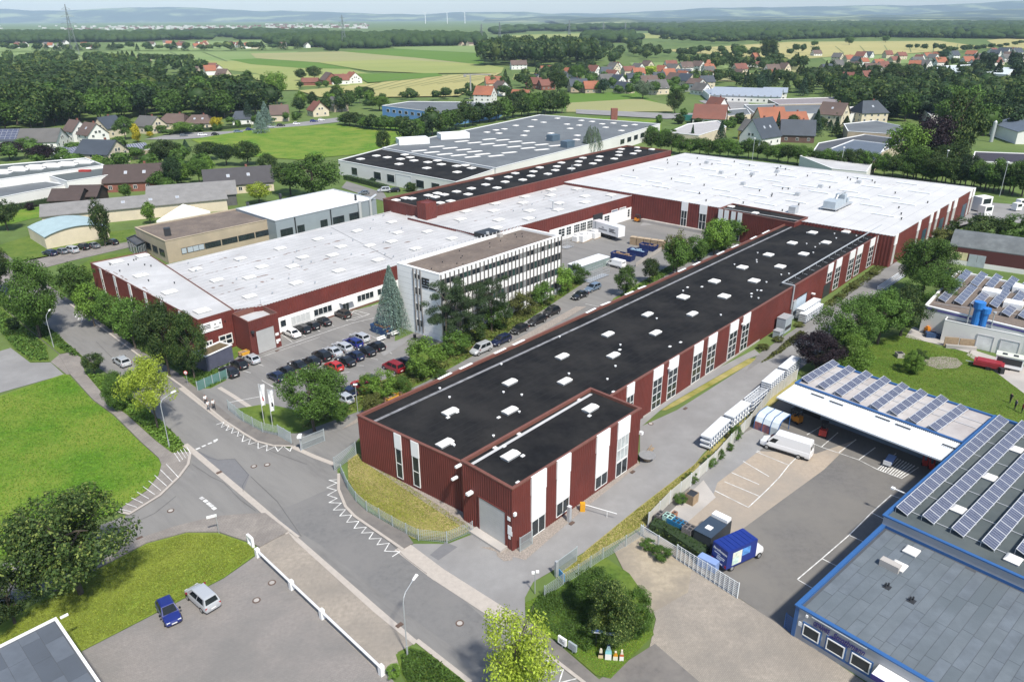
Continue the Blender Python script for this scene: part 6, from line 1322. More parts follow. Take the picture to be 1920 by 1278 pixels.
row([(950,190),(985,205),(1050,212)], 8,(8,12),(9,12), ['round'], ['deep', 'green'], 'dense tree by the meadow road', 'trees by the meadow road')
row([(1215,262),(1240,270),(1262,262)], 5,(5,8),(6,8), ['round'], ['green'], 'low tree beside the pale block', 'trees beside the pale block')
row([(1690,332),(1760,344),(1840,356),(1925,370)], 13,(9,13),(9,12), ['round', 'oval'], ['deep', 'green', 'dark'], 'tall tree at the right end of the hedge', 'tall trees at the right end of the hedge', lod=1)
# --- random stands
def inside(p, poly):
    c = False; j = len(poly)-1
    for i in range(len(poly)):
        if (poly[i][1] > p[1]) != (poly[j][1] > p[1]) and p[0] < (poly[j][0]-poly[i][0])*(p[1]-poly[i][1])/(poly[j][1]-poly[i][1])+poly[i][0]: c = not c
        j = i
    return c
def merge(name, spots, kinds, mt, h, wd, label, lod=3):
    """a mass of trees too far to tell apart: one object"""
    Vs = []; Fs = []; k = 0; bases = []
    for kd in set(kinds):
        me = tree_parts(kd, lod, 0)[0]; co = np.empty(len(me.vertices)*3, np.float32); me.vertices.foreach_get('co', co); bases.append((co.reshape(-1,3), [tuple(p.vertices) for p in me.polygons]))
    V = []; F4 = []; F3 = []
    for p in spots:
        co, fs = random.choice(bases); a = random.uniform(0,6.28); hh = random.uniform(*h); w_ = random.uniform(*wd); c, s_ = math.cos(a), math.sin(a)
        V.append(np.stack([(co[:, 0]*c-co[:, 1]*s_)*w_+p[0], (co[:, 0]*s_+co[:, 1]*c)*w_+p[1], co[:, 2]*hh], 1)); F4.append((fs, k)); k += len(co)
    vv = np.concatenate(V); li = []; st = []; n = 0
    for fs, o in F4:
        for f in fs: li.extend(q+o for q in f); st.append(n); n += len(f)
    me = bpy.data.meshes.new(name); me.vertices.add(len(vv)); me.vertices.foreach_set('co', vv.astype(np.float32).ravel()); me.loops.add(n); me.loops.foreach_set('vertex_index', np.array(li, np.int32)); me.polygons.add(len(st)); me.polygons.foreach_set('loop_start', np.array(st, np.int32)); me.update(calc_edges=True); me.materials.append(LM[mt])
    tag(link(name, me), label, 'trees', kind='stuff')
def stand(px, n, h, wd, kinds, mts, label, group, gap=6, lod=2, keep=None):
    poly = [P(x, y) for x, y in px]; xs = [p.x for p in poly]; ys = [p.y for p in poly]; got = []; k = 0
    while len(got) < n and k < n*60:
        k += 1; p = (random.uniform(min(xs), max(xs)), random.uniform(min(ys), max(ys)))
        if not inside(p, poly) or any((p[0]-q[0])**2+(p[1]-q[1])**2 < gap*gap for q in got): continue
        got.append(p)
    got.sort(key=lambda p: p[1]); keep = (0 if lod == 3 else n) if keep is None else keep
    for p in got[:keep]:
        s = random.uniform(.85,1.15); plant(p, random.uniform(*h)*s, random.uniform(*wd)*s, random.choice(kinds), random.choice(mts), label, 'tree', 'tree', group, lod)
    rest = got[keep:]
    if rest: merge('tree_mass', rest, kinds, mts[0], h, wd, 'mass of '+group, 3)
stand([(-90,262),(60,248),(180,228),(300,224),(430,226),(520,212),(500,196),(440,190),(360,180),(250,168),(120,160),(-120,158)], 270,(16,22),(17,24), ['round', 'oval', 'round'], ['deep', 'dark', 'green', 'deep'], 'tall leafy tree of the dark wood on the left', 'trees of the left wood', 8,2,60)
stand([(1560,190),(1620,178),(1720,172),(1830,170),(1925,175),(1925,262),(1830,255),(1700,230),(1640,222),(1580,215)], 110,(12,18),(12,17), ['round', 'oval', 'tall'], ['deep', 'dark', 'green'], 'dark tree of the park wood on the right', 'trees of the right park', 7,2,30)
stand([(1490,168),(1560,160),(1640,165),(1660,185),(1580,190),(1500,180)], 26,(12,17),(10,14), ['round', 'oval', 'conifer'], ['deep', 'green', 'spruce'], 'tree of the grove behind the depot', 'trees behind the depot', 7,2,10)
stand([(905,128),(950,124),(1060,128),(1105,124),(1110,108),(1000,102),(910,106)], 110,(25,33),(20,26), ['round', 'oval'], ['deep', 'dark'], 'x', 'trees of the round copse', 11,3)
stand([(1110,128),(1230,122),(1240,98),(1180,84),(1090,92)], 32,(14,20),(15,20), ['round', 'oval'], ['deep', 'green', 'silver'], 'tree of the loose wood beyond the village', 'trees beyond the village', 16,3)
stand([(1260,120),(1480,118),(1520,128),(1480,138),(1300,132)], 34,(11,16),(12,17), ['round', 'oval', 'conifer'], ['deep', 'green', 'spruce'], 'tree in the belt along the village fields', 'trees along the village fields', 11,3)
stand([(1380,160),(1470,158),(1480,172),(1420,178)], 12,(10,15),(9,13), ['conifer', 'round'], ['spruce', 'deep'], 'fir or oak behind the long white hall', 'trees behind the long hall', 7,2)
stand([(1130,150),(1320,158),(1340,182),(1200,186),(1060,176)], 26,(7,11),(8,11), ['round', 'oval'], ['green', 'deep', 'fresh'], 'garden tree between the village houses', 'garden trees of the village', 10,3)
stand([(900,168),(1060,140),(1070,160),(960,186)], 22,(9,14),(9,12), ['round', 'oval', 'conifer'], ['deep', 'green', 'spruce'], 'garden tree near the terracotta houses', 'garden trees near the terracotta houses', 9,3)
stand([(560,200),(640,190),(700,190),(690,206),(620,216),(560,212)], 16,(8,13),(8,11), ['round', 'oval'], ['green', 'deep', 'fresh'], 'garden tree behind the rust roofed house', 'garden trees behind the rust roof', 7,2)
stand([(1560,128),(1840,118),(1860,134),(1720,150),(1560,146)], 26,(8,13),(9,13), ['round', 'oval', 'conifer'], ['deep', 'dark', 'green'], 'tree among the houses along the field edge', 'trees along the field edge', 11,3)
stand([(1830,120),(1925,126),(1925,170),(1820,165)], 24,(12,18),(12,16), ['round', 'oval', 'conifer'], ['dark', 'deep'], 'dark tree below the slate gables', 'trees below the slate gables', 9,3)
row([(0,96),(150,95),(300,95),(480,93),(560,92)], 40,(9,18),(14,24), ['round', 'oval', 'conifer'], ['deep', 'dark', 'green'], 'tree of the far hamlet row', 'trees of the far hamlet', 6,3)
row([(205,118),(260,117),(300,118),(360,118)], 14,(10,17),(11,16), ['round', 'conifer'], ['deep', 'dark'], 'tree at the lone white cottage', 'trees at the lone cottage', 4,3)
row([(1700,92),(1780,100),(1840,96),(1920,84)], 16,(8,14),(10,15), ['round'], ['deep', 'green'], 'tree on the lane between the wheat fields', 'trees on the wheat lane', 4,3)
row([(1240,78),(1330,82),(1470,79),(1560,74),(1700,72),(1800,76)], 34,(12,19),(18,26), ['round', 'oval'], ['deep', 'dark'], 'tree behind the long wheat field', 'trees behind the wheat field', 5,3)
stand([(1240,100),(1500,96),(1530,104),(1400,116),(1250,116)], 30,(10,16),(12,17), ['round', 'oval'], ['deep'], 'x', 'trees at the near side of the wheat field', 11,3)
stand([(1270,150),(1480,146),(1560,150),(1480,162),(1380,164),(1300,160)], 34,(9,14),(10,14), ['round', 'conifer'], ['deep'], 'x', 'trees behind the long zinc hall', 10,3)
stand([(1000,128),(1110,128),(1130,150),(1060,176),(990,150)], 26,(8,13),(9,13), ['round', 'oval'], ['deep'], 'x', 'trees beside the round copse', 10,3)
stand([(1480,150),(1560,140),(1700,146),(1840,142),(1840,162),(1560,168)], 60,(10,15),(10,14), ['round', 'oval', 'conifer'], ['deep'], 'x', 'trees in front of the long white barn', 9,3)
stand([(690,205),(760,180),(880,172),(900,186),(800,190)], 16,(5,9),(6,9), ['round'], ['deep'], 'x', 'trees around the blue hall', 9,3)
stand([(0,300),(240,285),(330,300),(420,330),(330,370),(230,345),(120,320)], 40,(5,9),(6,9), ['round', 'oval'], ['green', 'fresh', 'deep'], 'garden tree between the houses on the left', 'garden trees of the left houses', 8,2,14)
stand([(230,262),(320,256),(460,240),(560,226),(560,218),(420,234),(300,246)], 20,(3,6),(4,7), ['round', 'bush'], ['green', 'fresh', 'olive'], 'garden shrub along the street of houses', 'garden shrubs of the street', 8,2,0)
stand([(1200,232),(1280,222),(1340,218),(1420,230),(1350,246),(1260,232)], 16,(4,7),(5,8), ['round', 'bush'], ['green', 'deep'], 'garden tree beside the red roofed house', 'garden trees by the red roofed house', 7,2)
stand([(1460,225),(1560,220),(1600,250),(1540,262),(1470,240)], 12,(5,9),(5,8), ['round', 'conifer'], ['deep', 'spruce'], 'garden tree around the tall cream house', 'garden trees by the tall cream house', 7,2)
stand([(0,230),(-80,120),(150,118),(330,128),(420,150),(300,160),(100,152)], 110,(15,20),(14,19), ['round', 'oval'], ['deep'], 'x', 'trees at the back of the left wood', 11,3)
# --- far woods, each reads as one mass
def wood(name, px, step, h, label, gapn=-.42):
    v0, f0 = ico(2); poly = [P(x, y) for x, y in px]; xs = [p.x for p in poly]; ys = [p.y for p in poly]; V = []; F = []; k = 0; rs = np.random.default_rng(len(name)*3+len(px)); y = min(ys)
    nz_ = [1+.30*np.array([mnoise.noise(Vector(p)*2+Vector((s*9,0,0))) for p in v0]) for s in range(4)]
    while y < max(ys):
        x = min(xs)
        while x < max(xs):
            p = (x+rs.uniform(-.4,.4)*step, y+rs.uniform(-.4,.4)*step); x += step
            if not inside(p, poly) or k > 2600 or mnoise.noise(Vector((p[0]/260, p[1]/420, step)))+.5*mnoise.noise(Vector((p[0]/70, p[1]/110,9))) < gapn: continue
            hh = h*rs.uniform(.65,1.3); w_ = step*rs.uniform(.62,.95); vv = v0*nz_[k % 4][:, None]*np.array([w_, w_, hh*.5])+np.array([p[0], p[1], hh*.55]); V.append(vv); F.append(np.array(f0)+k*len(v0)); k += 1
        y += step
    me = bpy.data.meshes.new(name); V = np.concatenate(V); F = np.concatenate(F); me.vertices.add(len(V)); me.vertices.foreach_set('co', V.astype(np.float32).ravel()); me.loops.add(F.size); me.loops.foreach_set('vertex_index', F.astype(np.int32).ravel()); me.polygons.add(len(F)); me.polygons.foreach_set('loop_start', np.arange(len(F), dtype=np.int32)*3); me.update(calc_edges=True); me.materials.append(WOODM)
    tag(link(name, me), label, 'wood', kind='stuff')
WOODM = mat('far_foliage', (.028,.052,.018),.95,.5,.12, col2=(.045,.075,.024), scale2=.02, spec=.1)
wood('far_wood', [(-120,82),(60,82),(110,80),(265,79),(300,76),(180,70),(-150,68)], 17,19, 'long dark wood behind the pylon on the left')
wood('far_wood', [(270,76),(500,74),(620,66),(480,62),(260,66)], 26,17, 'blue green far wood in front of the valley town', -.15)
wood('far_wood', [(570,90),(740,88),(900,86),(905,78),(760,72),(600,76),(500,84)], 16,19, 'wood above the pale fields behind the second pylon')
wood('far_wood', [(620,97),(720,94),(740,90),(700,89),(610,92)], 12,16, 'small dark wood on the edge of the fields')
wood('far_wood', [(920,66),(1000,60),(1200,60),(1340,60),(1480,60),(1700,56),(1925,52),(1925,46),(1500,46),(1150,52),(950,58)], 34,20, 'broad blue wood across the middle of the plain', -.1)
wood('far_wood', [(1090,82),(1240,80),(1380,78),(1500,74),(1700,68),(1760,62),(1500,60),(1250,64),(1100,72)], 19,18, 'dark wood behind the long wheat field', -.16)
wood('far_wood', [(1480,72),(1640,70),(1925,74),(1925,56),(1700,58),(1520,62)], 19,17, 'wood among the far houses on the right', -.12)
# --- clipped hedges and low cover
def hedge(pl, wd, ht, mt, label, name='hedge', lod_n=90):
    pts = pix(*pl); c = sum(pts, Vector())/len(pts); pos = []; nr = []
    for a, b in zip(pts[:-1], pts[1:]):
        L = (b-a).length; n = int(L*lod_n); d = (b-a).normalized(); s = Vector((-d.y, d.x, 0))
        for i in range(n):
            t = random.random(); sd = random.choice((-1,1,0)); o = sd if sd else random.uniform(-1,1); z = ht if sd == 0 else random.uniform(0, ht)
            p = a.lerp(b, t)+s*(o*wd/2+random.gauss(0,.08)); pos.append((p.x-c.x, p.y-c.y, z+random.gauss(0,.08))); nr.append((s.x*sd, s.y*sd, .5 if sd else 1))
    t = thing(name, label, 'hedge', (c.x, c.y, 0)); ORG[t.name] = Vector((c.x, c.y, 0)); me = leaves_mesh('foliage', np.array(pos), np.array(nr),.13, [LM[mt]]); link('foliage', me, t)
    b = MB()
    for a, d in zip(pts[:-1], pts[1:]):
        u = (d-a).normalized(); s = Vector((-u.y, u.x, 0))*(wd/2-.06); q = [a-s, d-s, d+s, a+s]; b.prism([(p.x, p.y) for p in q], 0, ht-.07)
    b.build('core', mat('hedge_core', (.02,.04,.012),.95,.3,2), t); return t
hedge([(1222,992),(1250,1002),(1318,1048)], 1.6,1.3, 'deep', 'thick low hedge between the crates and the white gate')
hedge([(0,396),(40,392),(100,380),(140,372)], 1.8,1.8, 'deep', 'clipped hedge in front of the low white wing', lod_n=50); hedge([(648,336),(690,346),(726,356)], 1.8,1.6, 'green', 'clipped hedge along the warehouse drive', lod_n=50)
hedge([(318,252),(400,244),(470,238)], 1.8,1.6, 'olive', 'garden hedge along the street of houses', lod_n=30)
for i, (x, y, w_, h_, l) in enumerate(((1296,905,1.9,1.6, 'plant by the pallets'),(1330,875,2.2,1.7, 'plant in the middle of the pale fence'),(1348,860,1.8,1.6, 'plant beside the parking bays'),(1366,843,1.6,1.2, 'smallest plant on the pale fence'),(1378,825,2.2,2.6, 'tall climber on the pale fence'),(1275,942,2.0,1.4, 'plant at the crate end of the pale fence'),(1215,1030,2.0,1.5, 'shrub outside the white gate fence'),(1240,1046,2.6,1.6, 'wide shrub outside the white gate fence'))):
    plant(P(x, y), h_, w_, 'bush', 'green', 'green '+l, 'bush', 'bush', lod=1)
for i, (x, y, w_, h_, l) in enumerate(((738,1268,1.6,1.6, 'bright shrub beside the last barrier post'),(1430,655,2.6,1.2, 'low shrub at the wall of the long hall'),(1460,640,2.4,1.1, 'low shrub near the air units'),(1498,612,2.2,1.0, 'low shrub beside the stacked racks'),(1575,560,2.6,1.2, 'low shrub under the far hall windows'),(1600,540,2.6,1.3, 'second low shrub under the far hall windows'),(1640,515,2.4,1.2, 'third low shrub under the far hall windows'),(1665,495,2.4,1.4, 'last low shrub before the big hall'))):
    plant(P(x, y), h_, w_, 'bush', 'fresh' if i == 0 else 'olive', l, 'bush', 'bush', lod=1)
# rough verge growth: low plants nobody could count
def cover(name, px, n, size, mt, label, hmax=.5):
    poly = [P(x, y) for x, y in px]; xs = [p.x for p in poly]; ys = [p.y for p in poly]; pos = []
    while len(pos) < n:
        p = (random.uniform(min(xs), max(xs)), random.uniform(min(ys), max(ys)))
        if inside(p, poly):
            k = mnoise.noise(Vector((p[0]*.35, p[1]*.35,3)))
            pos.append((p[0], p[1], .05+hmax*max(0,.45+k)*random.random()))
    me = leaves_mesh(name, np.array(pos), np.tile(np.array([0,0,1.0]),(n, 1)), size, [LM[mt]]); tag(link(name, me), label, 'ground cover', kind='stuff')
cover('ground_cover', [(160,700),(208,708),(325,812),(346,836),(324,848),(292,823),(240,776),(210,755),(173,714)], 5200,.17, 'fresh', 'wild plants on the verge between path and road', .9)
cover('ground_cover', [(0,546),(100,622),(152,668),(135,668),(110,652),(37,602),(0,572)], 4200,.20, 'green', 'wild plants on the upper road verge', 1.0)
cover('ground_cover', [(0,578),(33,606),(86,650),(90,676),(57,676),(22,648),(0,620)], 3000,.2, 'green', 'shrubs between cycle path and parking lot', 1.2)
cover('ground_cover', [(752,1228),(770,1216),(800,1226),(880,1286),(940,1340),(800,1340),(755,1262)], 6000,.11, 'green', 'dense plants around the near lamp post', .7)
cover('ground_cover', [(1008,1120),(1060,1088),(1110,1120),(1130,1200),(1100,1225),(1050,1195),(990,1150)], 12000,.09, 'green', 'juniper like ground cover behind the sign boards', .7)
cover('ground_cover', [(560,808),(690,762),(800,712),(885,668),(955,622),(1090,532),(1040,520),(900,600),(800,680),(700,725),(640,745),(600,775)], 9000,.22, 'olive', 'weeds along the strip beside the car park', .8)
cover('ground_cover', [(1135,588),(1290,492),(1390,448),(1330,440),(1270,490),(1195,538)], 3500,.25, 'green', 'weeds along the yard side of the long hall', .8)
cover('ground_cover', [(120,545),(200,520),(300,600),(420,660),(430,690),(345,700),(262,660),(165,588)], 7000,.22, 'deep', 'undergrowth beside the street wing', .9)
cover('ground_cover', [(335,703),(400,682),(424,712),(395,726),(372,727),(352,714)], 2600,.13, 'green', 'plants around the glass fence at the entrance', .5)
cover('ground_cover', [(1445,665),(1500,620),(1512,625),(1460,665),(1425,682)], 1500,.16, 'olive', 'low plants beside the air units', .5); cover('ground_cover', [(1560,575),(1640,520),(1690,480),(1680,470),(1600,530),(1545,570)], 2000,.22, 'olive', 'low plants under the far windows of the long hall', .6)

def turf(px, n, size, mts, label):
    for i, mt in enumerate(mts): cover('grass', px, int(n*1.5), size*.55, mt, label, .07)
LM['blade'] = leaf_mat('grass_blade', (.090,.20,.012),.4,.2); LM['blade2'] = leaf_mat('grass_blade_yellow', (.17,.215,.022),.4,.2); LM['mown'] = leaf_mat('grass_blade_mown', (.20,.235,.035),.35,.2); LM['straw'] = leaf_mat('dry_blade', (.34,.29,.12),.4,.2)
turf([(-60,770),(0,744),(117,704),(128,704),(173,752),(211,780),(263,830),(297,860),(300,871),(296,890),(273,918),(219,955),(20,1044),(-60,1080)], 22000,.15, ['blade'], 'short bright grass of the upper lawn')
turf([(-60,1242),(98,1114),(275,1021),(350,1001),(410,1001),(470,1022),(480,1036),(419,1081),(153,1218),(104,1160)], 14000,.11, ['blade2', 'mown'], 'mown grass of the lower lawn')
turf([(652,862),(672,853),(700,868),(880,986),(882,992),(840,1012),(775,1009),(720,972),(672,932),(653,900)], 7000,.13, ['straw', 'blade2'], 'dry grass of the fenced lawn')
turf([(985,1130),(1008,1118),(1050,1100),(1200,1112),(1224,1190),(1145,1270),(1118,1264),(1050,1205),(986,1156)], 9000,.09, ['blade', 'blade2'], 'grass around the sign boards')
turf([(1093,1040),(1100,1032),(1196,954),(1300,874),(1330,844),(1345,850),(1318,862),(1210,983),(1060,1078),(1042,1068)], 4500,.11, ['straw', 'blade2'], 'dry grass along the alley fence')
turf([(1600,674),(1640,642),(1700,625),(1760,652),(1820,662),(1860,692),(1925,742),(1925,798),(1880,783),(1580,682)], 16000,.10, ['blade', 'blade2'], 'grass of the lawn behind the store')
# ================================================================ vehicles
def paint(name, col, metal=0.0): 
    m = mat(name, col, 0.28,0.0, metal=metal); m.node_tree.nodes['Principled BSDF'].inputs['Coat Weight'].default_value = 0.6; return m
PT = {'black': paint('paint_black', (.010,.010,.012)), 'navy': paint('paint_navy', (.008,.014,.045)), 'blue': paint('paint_blue', (.012,.022,.15)), 'silver': paint('paint_silver', (.50,.52,.54),.3), 'white': paint('paint_white', (.76,.76,.76)), 'red': paint('paint_red', (.40,.022,.015)), 'wine': paint('paint_wine', (.22,.012,.02)), 'grey': paint('paint_grey', (.16,.18,.20),.3), 'brown': paint('paint_brown', (.030,.024,.020)), 'cyan': paint('paint_steel_blue', (.17,.23,.30),.3)}
CGL = mat('car_glass', (.012,.016,.019),.08,0, spec=.35); TYRE = mat('tyre_rubber', (.012,.012,.012),.8,0); RIM = mat('wheel_rim', (.42,.43,.44),.35,0, metal=.5)
HL = mat('headlight_glass', (.68,.70,.72),.1,0); TL = mat('tail_light', (.35,.015,.01),.2,0); PLATE = mat('number_plate', (.74,.74,.72),.5,0); BLK = mat('black_plastic', (.018,.018,.02),.6,0)
def section(b, st, n=3):
    rows = []
    for x, w_, zb, zs, zt in st:
        half = [(w_*.80, zb),(w_*.97, zb+.14),(w_, (zb+zs)/2),(w_*.96, zs),(w_*.84, zt),(0, zt+.025)]
        rows.append([(x, y, z) for y, z in half]+[(x, -y, z) for y, z in reversed(half[:-1])])
    for r0, r1 in zip(rows[:-1], rows[1:]):
        for i in range(len(r0)-1): b.face([r0[i], r0[i+1], r1[i+1], r1[i]])
        b.face([r0[-1], r0[0], r1[0], r1[-1]])
    b.face(list(reversed(rows[0]))); b.face(rows[-1])
def quad_panel(b, q, u0, u1, v0, v1, off=.012):
    q = [Vector(p) for p in q]; nrm = -(q[1]-q[0]).cross(q[3]-q[0]).normalized()
    f = lambda u, v: q[0].lerp(q[1], u).lerp(q[3].lerp(q[2], u), v)
    lo = [f(u0, v0), f(u1, v0), f(u1, v1), f(u0, v1)]; hi = [p+nrm*off for p in lo]
    b.face(hi)
    for i in range(4): b.face([lo[i], lo[(i+1) % 4], hi[(i+1) % 4], hi[i]])
CARS = {  # length, half width, body stations (x, halfw, z bottom, z shoulder, z top), cabin (front base x, front roof x, rear roof x, rear base x, belt, roof), wheel xs
 'hatch': (3.95,.84, [(1.97,.62,.35,.50,.55),(1.86,.76,.22,.62,.70),(1.3,.83,.20,.74,.84),(.75,.84,.2,.82,.93),(-1.5,.84,.2,.85,.95),(-1.85,.80,.24,.80,.92),(-1.97,.70,.34,.66,.72)], (.95,.18,-1.35,-1.83,.91,1.45),(1.22,-1.22)),
 'sedan': (4.6,.88, [(2.3,.64,.35,.48,.54),(2.15,.80,.22,.62,.70),(1.4,.87,.20,.76,.86),(.8,.88,.2,.82,.92),(-1.6,.88,.2,.86,.97),(-2.1,.82,.24,.84,.95),(-2.3,.72,.36,.70,.80)], (.95,.15,-.95,-1.65,.92,1.42),(1.4,-1.35)),
 'estate': (4.65,.88, [(2.32,.64,.35,.48,.54),(2.15,.80,.22,.62,.70),(1.4,.87,.20,.76,.86),(.8,.88,.2,.82,.92),(-1.9,.88,.2,.86,.95),(-2.2,.84,.24,.82,.92),(-2.32,.74,.36,.68,.74)], (.95,.15,-1.85,-2.2,.92,1.47),(1.42,-1.38)),
 'suv': (4.35,.90, [(2.17,.68,.40,.58,.66),(2.0,.84,.28,.74,.84),(1.35,.89,.25,.88,1.0),(.8,.90,.25,.95,1.06),(-1.8,.90,.25,.97,1.08),(-2.08,.85,.3,.90,1.02),(-2.17,.76,.42,.72,.78)], (.95,.25,-1.6,-2.02,1.04,1.66),(1.35,-1.3)),
 'mpv': (4.5,.90, [(2.25,.68,.38,.54,.62),(2.1,.82,.26,.70,.80),(1.6,.88,.24,.86,1.0),(1.2,.90,.24,.94,1.06),(-1.9,.90,.24,.97,1.08),(-2.18,.86,.28,.90,1.02),(-2.25,.78,.40,.72,.78)], (1.45,.55,-1.85,-2.14,1.04,1.75),(1.45,-1.35)),
 'van': (6.9,.98, [(3.45,.74,.42,.66,.76),(3.3,.90,.30,.90,1.02),(2.75,.97,.28,1.08,1.22),(2.4,.98,.28,1.14,1.28),(-3.1,.98,.28,1.2,1.34),(-3.36,.97,.30,1.2,1.34),(-3.42,.93,.40,1.0,1.2)], (2.55,1.45,-3.2,-3.38,1.25,2.62),(2.35,-1.97)),
 'small_van': (5.0,.95, [(2.5,.72,.40,.62,.72),(2.38,.88,.28,.84,.96),(1.85,.94,.26,1.02,1.14),(1.5,.95,.26,1.06,1.18),(-2.2,.95,.26,1.1,1.24),(-2.42,.93,.28,1.1,1.24),(-2.48,.88,.40,.9,1.1)], (1.7,.75,-2.3,-2.42,1.16,1.95),(1.55,-1.45))}
def make_car(kind, X, rz, col, label, cat, group):
    L, W, st, (xf, xrf, xrr, xr, zb, zr), wx = CARS[kind]; van = 'van' in kind; t = thing('parked_car' if not van else 'white_van', label, cat, (X[0], X[1], 0.02), rz, group)
    b = MB(); section(b, st); wb, wr = W*.93, W*(.72 if not van else .86)
    z2 = zb-.03
    C = {'fl': (xf, wb, z2), 'fr': (xf, -wb, z2), 'rl': (xr, wb, z2), 'rr': (xr, -wb, z2), 'FL': (xrf, wr, zr), 'FR': (xrf, -wr, zr), 'RL': (xrr, wr, zr-.03), 'RR': (xrr, -wr, zr-.03)}
    front = [C['fl'], C['fr'], C['FR'], C['FL']]; rear = [C['rr'], C['rl'], C['RL'], C['RR']]; left = [C['rl'], C['fl'], C['FL'], C['RL']]; right = [C['fr'], C['rr'], C['RR'], C['FR']]
    for q in (front, rear, left, right): b.face(q)
    mz = zr+.045; ml = [((xrf*.85+xrr*.15), wr*.8, mz),((xrf*.85+xrr*.15),-wr*.8, mz),((xrr*.9+xrf*.1),-wr*.8, mz-.02),((xrr*.9+xrf*.1), wr*.8, mz-.02)]; rf = [C['FL'], C['FR'], C['RR'], C['RL']]
    b.face(ml)
    for i in range(4): b.face([rf[i], rf[(i+1) % 4], ml[(i+1) % 4], ml[i]])
    bo = b.build('body', PT[col], t, local=True); bo.material_slots[0].link = 'OBJECT'; bo.material_slots[0].material = PT[col]
    def gl(name, q, *uv):
        g_ = MB(); quad_panel(g_, q, *uv); g_.build(name, CGL, t, local=True)
    gl('windscreen', front, .06,.94,.10,.93)
    if not van:
        gl('rear_window', rear, .08,.92,.18,.90)
        for q, f in ((left, 0),(right, 1)):
            for a, c in (((.07,.47),(.51,.90))): pass
            for a, c in ((.10,.46),(.50,.88)): gl('side_window', q, a, c, .14,.90)
    else:
        gl('side_window', left, .80,.945,.06,.52); gl('side_window', right, .055,.20,.06,.52)
        for s in (.14,.56): gl('rear_window', rear, s, s+.30,.25,.62)
        b = MB()
        for s in (-1,1): b.box(-L*.40, L*.30, s*W-.012, s*W+.015,.42,.56)
        b.build('side_trim', BLK, t, local=True)
    for x in wx:
        for s in (-1,1):
            b = MB(); r = .33 if not van else .35; y = s*(W-.19); b.tube((x, y-.1, r),(x, y+.11*s+.1, r), r, 14) if s > 0 else b.tube((x, y+.1, r),(x, y-.21, r), r, 14); ty = b.build('wheel', TYRE, t, local=True)
            b = MB(); ye = y+s*.212; b.tube((x, ye-.03*s, r),(x, ye+.008*s, r), r*.62,10); b.build('rim', RIM, ty, local=True)
    x0 = st[0][0]; zf = st[1][3]
    for s in (-1,1):
        b = MB(); b.box(x0-.30, x0-.055, s*W*.62-.16, s*W*.62+.16, zf-.06, zf+.075); b.build('headlight', HL, t, local=True)
        b = MB(); xe = st[-2][0]; b.box(xe-.05, xe+.12, s*W*.80-.10, s*W*.80+.10, st[-2][3]-.22, st[-2][3]+.03 if not van else st[-2][3]-.02); b.build('tail_light', TL, t, local=True)
        b = MB(); b.box(xf-.35, xf-.17, s*(W+.02), s*(W+.2), zb-.02, zb+.14); b.build('mirror', PT[col] if not van else BLK, t, local=True); 
    b = MB(); b.box(x0-.02, x0+.02,-.26,.26,.42,.53); b.build('number_plate', PLATE, t, local=True); b = MB(); b.box(st[-1][0]-.025, st[-1][0]+.01,-.26,.26,.56,.68); b.build('number_plate', PLATE, t, local=True)
    b = MB(); b.box(-L/2+.15, L/2-.15,-W*.78, W*.78,.16,.30); b.build('underbody', BLK, t, local=True)
    return t
_CP = {}
def car(kind, px, py, rz, col, label, group=None, cat=None):
    X = P(px, py); van = 'van' in kind; cat = cat or ('van' if van else 'car')
    if kind not in _CP: _CP[kind] = make_car(kind, X, rz, col, label, cat, group); return _CP[kind]
    t = copy_tree(_CP[kind], (X.x, X.y, .02), rz, label); t['category'] = cat
    if group: t['group'] = group
    elif 'group' in t: del t['group']
    for ch in t.children:
        if ch.name.startswith('body'): ch.material_slots[0].material = PT[col]
        if ch.name.startswith('mirror') and not van: ch.data = ch.data.copy() if False else ch.data
    return t
HB = A_ANG+R(90); HA = A_ANG+R(180); G1 = 'cars parked in front of the factory'
def head(fx, fy, bx, by): a = P(fx, fy)-P(bx, by); return math.atan2(a.y, a.x)
for k, x, y, c, l in (('sedan', 547,629, 'white', 'white saloon, first at the window band'),('estate', 566,621, 'black', 'black estate right of the white saloon'),('hatch', 585,615, 'black', 'small black car, third along the window band'),('sedan', 605,607, 'black', 'black saloon, fourth along the window band'),('suv', 642,594, 'brown', 'dark brown hatchback parked alone before the glazed door')):
    car(k, x, y, HB, c, l, G1)
